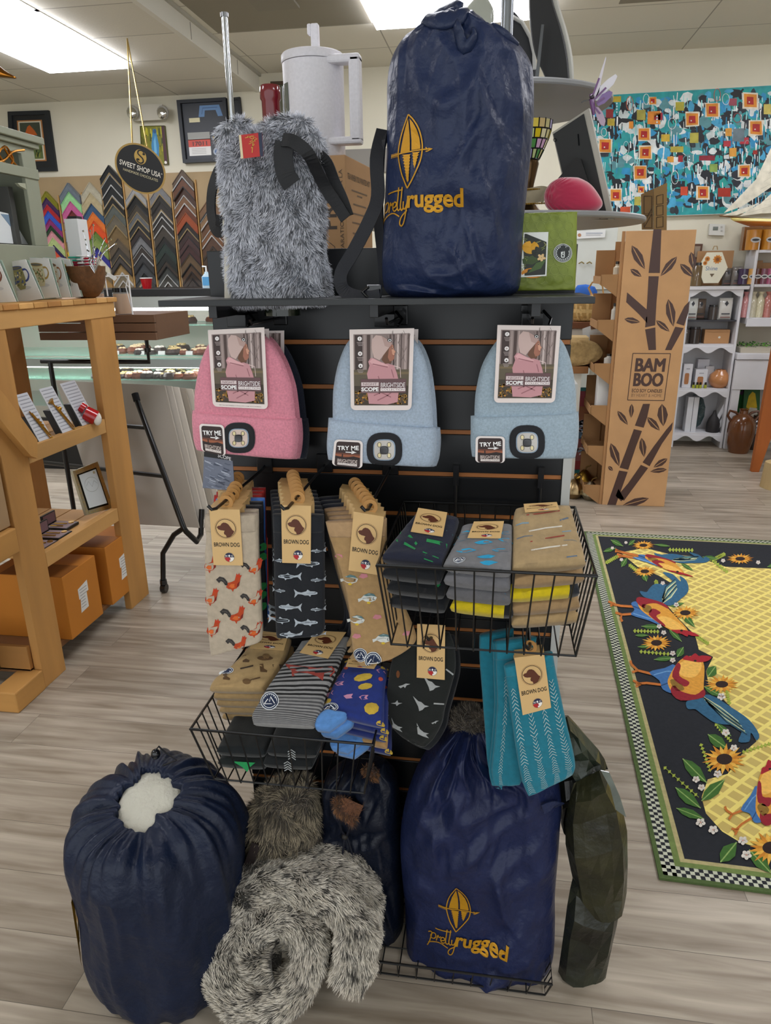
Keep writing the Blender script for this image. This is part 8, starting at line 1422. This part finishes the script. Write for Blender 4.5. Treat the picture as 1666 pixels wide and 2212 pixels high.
for i, (px, py) in enumerate(((1282, 722), (1296, 726), (1268, 716))): q = vy(Yt+.3)(px, py); o = thing('gift_card', 'small white patterned card fanned out behind the books', 'card', tuple(q), 'white cards behind the books'); MB('#d0d2d0', f=vy(Yt+.3+.01*i)).prism([(px-10, py-6), (px+8, py-12), (px+16, 781), (px-4, 782)], 0, .002).build('card', 'print', o, recalc=False)
# wall cabinet behind
f = vy(6.6); o = thing('wall_cupboard', 'white cupboard doors with small brass handles behind the round shelves', 'cupboard', tuple(f(1280, 620))); a, b_ = f(1225, 480), f(1325, 620); MB('#cfd3cb').box((a.x, 6.6, b_.z-.02), (b_.x, 6.9, a.z)).build('doors', 'white', o, bevel=.004); m = MB('#a8925a')
for px in (1256, 1273): q = f(px, 569); m.tube([q+Vector((-.02, -.005, 0)), q+Vector((0, -.03, .012)), q+Vector((.02, -.005, 0))], .005)
m.build('handle', 'gold', o); MB('#cfd3cb').box((a.x, 6.62, 0), (b_.x, 6.9, b_.z-.02)).build('base_unit', 'white', o)
o = thing('notice_paper', 'sheet of white paper with small print under the lowest round shelf', 'paper', tuple(f(1280, 520))); q = vy(6.59); m = MB('#dfe1de', f=q); m.prism([(1245, 500), (1309, 496), (1307, 513), (1245, 516)], 0, .002, '#dfe1de'); m.rect(1266, 503, 1302, 504.5, '#8a94a8', .003); m.rect(1266, 507, 1298, 508.5, '#a8aab0', .003); m.ell(1252, 508, 4, 4, '#b0805a', .003, 10); m.build('paper', 'print', o, recalc=False)
# leaning teal framed painting
def d5(m, z):
    m.rect(.1, .04, .9, .96, '#7a3a3a', z)
    for y0_, y1_, c in ((.78, .96, '#8a2a38'), (.60, .78, '#8a5028'), (.40, .60, '#3f5a70'), (.14, .40, '#8a4a4a'), (.03, .14, '#8a2226')): m.rect(.12, y0_, .88, y1_, c, z+.002)
    r = random.Random(2)
    for i in range(40): a, b_ = r.uniform(.15, .7), r.uniform(.18, .6); m.stroke([(a, b_), (a+.1, b_+.015), (a+.2, b_)], .02, r.choice(('#c9c4c8', '#6a8aa0', '#a8888a')), z+.003)
picture('leaning seascape painting in a teal frame right of the display', [(1228, 838), (1296, 838), (1278, 1022), (1216, 1022)], d5, '#1c6a6c', .1, .03, f=vy(5.5), name='framed_painting', cat='painting')
for i, (px, py, r_, c, l) in enumerate(((1262, 1042, .085, '#8a6a2a', 'gold foil gourd on the floor beside the bamboo stand'), (1276, 1064, .072, '#a8a08a', 'silver gold gourd in front on the floor with a tag'), (1240, 1060, .075, '#8f7a58', 'pale bronze gourd half hidden behind the display end'), (1250, 1030, .06, '#6a4a20', 'dark gold gourd at the back of the little pile'))):
    Yg = (5.45, 5.22, 5.25, 5.6)[i]; q = PY(px, py, Yg); o = thing('gourd_ornament', l, 'ornament', (q.x, Yg, 0)); MB(c).lathe([(0, 0), (r_*.6, .002), (r_, r_*.6), (r_*.95, r_*1.1), (r_*.45, r_*1.6), (r_*.22, r_*1.9), (0, r_*1.95)], 24, (q.x, Yg, .001), rf=lambda a, z: 1+.08*abs(math.sin(4*a))).build('gourd', 'gold', o, smooth=True); MB('#5a4424').tube([(q.x, Yg, r_*1.9), (q.x+.01, Yg, r_*2.2), (q.x+.04, Yg-.01, r_*2.4)], .006).build('stem', 'gold', o, smooth=True)
# ---------------- round tiered stand ----------------
TX, TY = PY(1090, 200, 2.6).x, 2.6; z2_, z3_ = 2.112, 1.762; o = thing('tiered_stand', 'tall round tiered display with grey disc shelves and a steel pole behind the navy bag', 'display stand', (TX, TY, 0))
MB('#8d9297').tube([(TX, TY, .02), (TX, TY, ZU-.001)], .019, 20).build('pole', 'metal', o, smooth=True)
for z, r_ in ((z2_, .335), (z3_, .465)): MB('#8e9092').lathe([(0, 0), (r_-.004, 0), (r_, .004), (r_, .012), (r_-.004, .016), (0, .016)], 72, (TX, TY, z)).build('disc_shelf', mat('grey_laminate', .4, var=(5, .05)), o, smooth=True)
MB('#6a6c6e').lathe([(0, 0), (.3, 0), (.3, .02), (0, .025)], 40, (TX, TY, 0)).build('base', 'metal', o, smooth=True)
f = plane((0, 2.50, 0), (-.25, -1, 0)); o = thing('oval_mirror', 'big oval mirror seen from its black back on the upper disc shelf', 'mirror', tuple(f(1205, 190)))
s = Slab([(1150, -110, 1190, -110), (1144, -50, 1200, -60), (1142, 0, 1206, 0), (1146, 68, 1226, 68), (1157, 120, 1237, 120), (1176, 165, 1240, 165), (1184, 192, 1239, 193)], plane((0, 2.515, 0), (-.25, -1, 0)), .008, 8, 9); m = MB('#b9b8b0'); s.mesh(m, 14, 24); m.build('rim', 'paint', o, label='pale rim')
s = Slab([(1152, -105, 1178, -105), (1146, -50, 1188, -60), (1144, 0, 1194, 0), (1147, 68, 1215, 68), (1157, 120, 1226, 120), (1177, 165, 1230, 165), (1182, 190, 1230, 191)], plane((0, 2.50, 0), (-.25, -1, 0)), .006, 8, 9); m = MB('#191a1b'); s.mesh(m, 14, 24); m.build('backing', 'paint', o); MB('#5c5e60', f=plane((0, 2.44, 0), (-.1, -1, 0))).prism([(1170, 54), (1176, 54), (1162, 190), (1154, 190)], 0, .006).build('easel_leg', 'metal', o, recalc=False)
o = thing('oval_mirror', 'smaller dark oval mirror back behind the steel pole', 'mirror', tuple(f(1125, 190))); s = Slab([(1090, 20, 1112, 26), (1080, 60, 1140, 62), (1080, 110, 1156, 110), (1085, 160, 1158, 165), (1100, 190, 1150, 190)], vy(2.72), .008, 4, 6); m = MB('#26282c'); s.mesh(m, 16, 16); m.build('backing', 'paint', o); m = MB('#b0b0ab'); m.tube([vy(2.70)(*p) for p in ((1103, 34), (1128, 48), (1146, 80), (1154, 115), (1155, 150))], .006, 8); m.build('rim', 'paint', o, smooth=True)
o = thing('oval_plate', 'pale grey oval plate leaning left of the steel pole', 'plate', tuple(f(1030, 190))); s = Slab([(1030, -8, 1052, -6), (1005, 20, 1066, 20), (992, 55, 1066, 50), (985, 100, 1060, 100), (990, 150, 1050, 150)], vy(2.45), .01, 3, 4); m = MB('#a9ada2'); s.mesh(m, 16, 16); m.build('plate', 'ceramic', o, smooth=True)
Yr = 2.36; f = plane((.2, Yr, 0), (-.3, -1, 0)); Qm = [(1195, 288), (1263, 243), (1314, 474), (1236, 474)]; o = thing('easel_mirror', 'rectangular tabletop mirror seen from its black back on the lower disc shelf', 'mirror', tuple(f(1275, 474)))
MB('#b3b1a6', f=f).prism([(1193, 286), (1273, 233), (1326, 474), (1236, 474)], -.022, 0, '#b3b1a6', '#a8a69c').build('frame', 'paint', o, recalc=False); MB('#222424', f=f).prism([(1196, 290), (1262, 246), (1314, 474), (1240, 474)], .0002, .004).build('backing', 'paint', o, recalc=False); MB('#151616', f=f).prism([(1250, 342), (1258, 345), (1300, 474), (1196, 440), (1200, 400)], .005, .03).build('easel_leg', 'paint', o, recalc=False)
m = MB('#101112', f=f); m.stroke([(1250, 290), (1252, 315)], 3, None, .005); m.ring(1200, 303, 4, 4, 1.2, '#0c0c0d', .005, 12); m.build('hanger', 'metal', o, recalc=False)
o = thing('velvet_pumpkin', 'bright pink velvet cushion on the lower disc shelf', 'cushion', tuple(vy(2.28)(1240, 470))); s = Slab([(1210, 384, 1250, 384), (1190, 395, 1274, 397), (1178, 413, 1291, 417), (1176, 432, 1302, 440), (1184, 452, 1290, 456), (1212, 468, 1258, 470)], vy(2.27), .055, 2, 2.4, noise=lambda u, v: .004*math.cos(30*math.atan2(v-.45, max(.02, u+.02)))*max(0, 1-u*1.6)); m = MB('#b8284e'); s.mesh(m, 60, 40); m.build('body', 'velvet', o, smooth=True, ang=180)
o = thing('stained_glass_lamp', 'small stained glass lamp with dark leading behind the navy bag', 'lamp', (PY(1150, 370, 2.55).x, 2.55, z3_+.017)); cx_, cy_ = PY(1146, 300, 2.55).x, 2.55; zt_, zb_ = PY(1150, 262, 2.55).z, PY(1150, 345, 2.55).z; rt, rb = PY(1194, 262, 2.55).x-cx_, PY(1165, 343, 2.55).x-cx_; r = random.Random(5); cl = ['#c9c08a', '#b9c48a', '#c9a0c0', '#4f8a4a', '#d8cfa8', '#d0b81c', '#c9b078', '#8aa870', '#b0a8d8']
m = MB('#1a1a1a'); n = 18
for j in range(4):
    for i in range(n):
        def pt(a, b_): t = b_; rr = lerp(rb, rt, math.sin(t*1.57)); an = 2*math.pi*(i+a+.5*(j % 2))/n; return Vector((cx_+rr*math.cos(an), cy_+rr*math.sin(an), lerp(zb_, zt_, t)))
        m.add([pt(.06, j/4+.015), pt(.94, j/4+.015), pt(.94, (j+1)/4-.015), pt(.06, (j+1)/4-.015)], [(0, 1, 2, 3)], r.choice(cl))
        for s_ in (0, 1): m.tube([pt(s_, j/4), pt(s_, (j+1)/4)], .0022, 5, '#1a1a1a')
    m.tube([pt(a, j/4) for a in np.linspace(0, n, 40)], .0022, 5, '#1a1a1a', False)
m.build('glass_shade', mat('stained_glass', .25, emit=.12), o); MB('#5a4630').lathe([(rb*.9, zb_-z3_-.017), (rb, zb_-z3_-.03), (.018, zb_-z3_-.09), (.014, .06), (.05, .02), (.055, 0), (0, 0)], 24, (cx_, cy_, z3_+.017)).build('bronze_base', 'gold', o, smooth=True)
o = thing('gold_ribbon', 'cream ribbon with gold beaded edges on the lower disc shelf', 'ribbon', tuple(vy(2.4)(1150, 440))); q = vy(2.42); strapm = MB('#b0a68a'); strap(strapm, [q(1120, 425), q(1145, 424, .01), q(1168, 420, .015), q(1180, 424, .02)], .045); strapm.build('band', 'canvas', o); m = MB('#b8923c'); 
for yy in (411, 440):
    for i in range(16): m.ball(tuple(q(1122+i*3.6, yy-.15*i+ (2 if yy > 420 else 0), .014)), .003, None, 5)
m.build('beads', 'gold', o)
# butterfly
q = vy(2.28); o = thing('butterfly_ornament', 'white and purple clip on butterfly at the rim of the upper disc shelf', 'ornament', tuple(q(1281, 250))); PU = '#6a3a78'
m = MB(PU); m.tube([q(1276, 205, .01), q(1279, 225, .01), q(1282, 250, .01)], [.004, .007, .003], 10); m.ball(tuple(q(1278, 212, .012)), .007, '#2a1a30', 10); m.tube([q(1277, 215), q(1262, 218), q(1256, 222)], .0015, 5, '#1a1a1c'); m.build('body', 'gloss', o, smooth=True)
for nm, P, c in (('upper_wing', [(1278, 214), (1287, 190), (1298, 155), (1309, 122), (1310, 126), (1301, 165), (1294, 200), (1284, 218)], '#d9d4de'), ('upper_wing', [(1284, 216), (1296, 188), (1312, 172), (1330, 160), (1334, 165), (1326, 182), (1308, 200), (1290, 218)], '#e0dee6'), ('lower_wing', [(1288, 224), (1300, 205), (1316, 197), (1323, 200), (1320, 210), (1306, 224), (1292, 230)], '#7a5a9a'), ('lower_wing', [(1284, 232), (1292, 232), (1302, 244), (1308, 262), (1305, 274), (1297, 270), (1288, 252)], '#b39ab0')):
    m = MB(c, f=q); m.prism(P, -.001 if nm[0] == 'u' else .004, .001 if nm[0] == 'u' else .006, c)
    cxx, cyy = P[0]; tt = P[len(P)//2]; m.stroke([(cxx, cyy), ((cxx+tt[0])/2, (cyy+tt[1])/2)], 4, PU, .0075); m.build(nm, 'gloss', o, recalc=False)
# grey board between the press box and the navy bag
o = thing('grey_board', 'grey painted board on the back wall between press box and navy bag', 'board', tuple(vy(YW-.02)(780, 372))); MB('#85817a', f=vy(YW-.001)).prism([(690, 326), (850, 320), (846, 372), (690, 374)], 0, .02).build('board', 'paint', o, recalc=False)
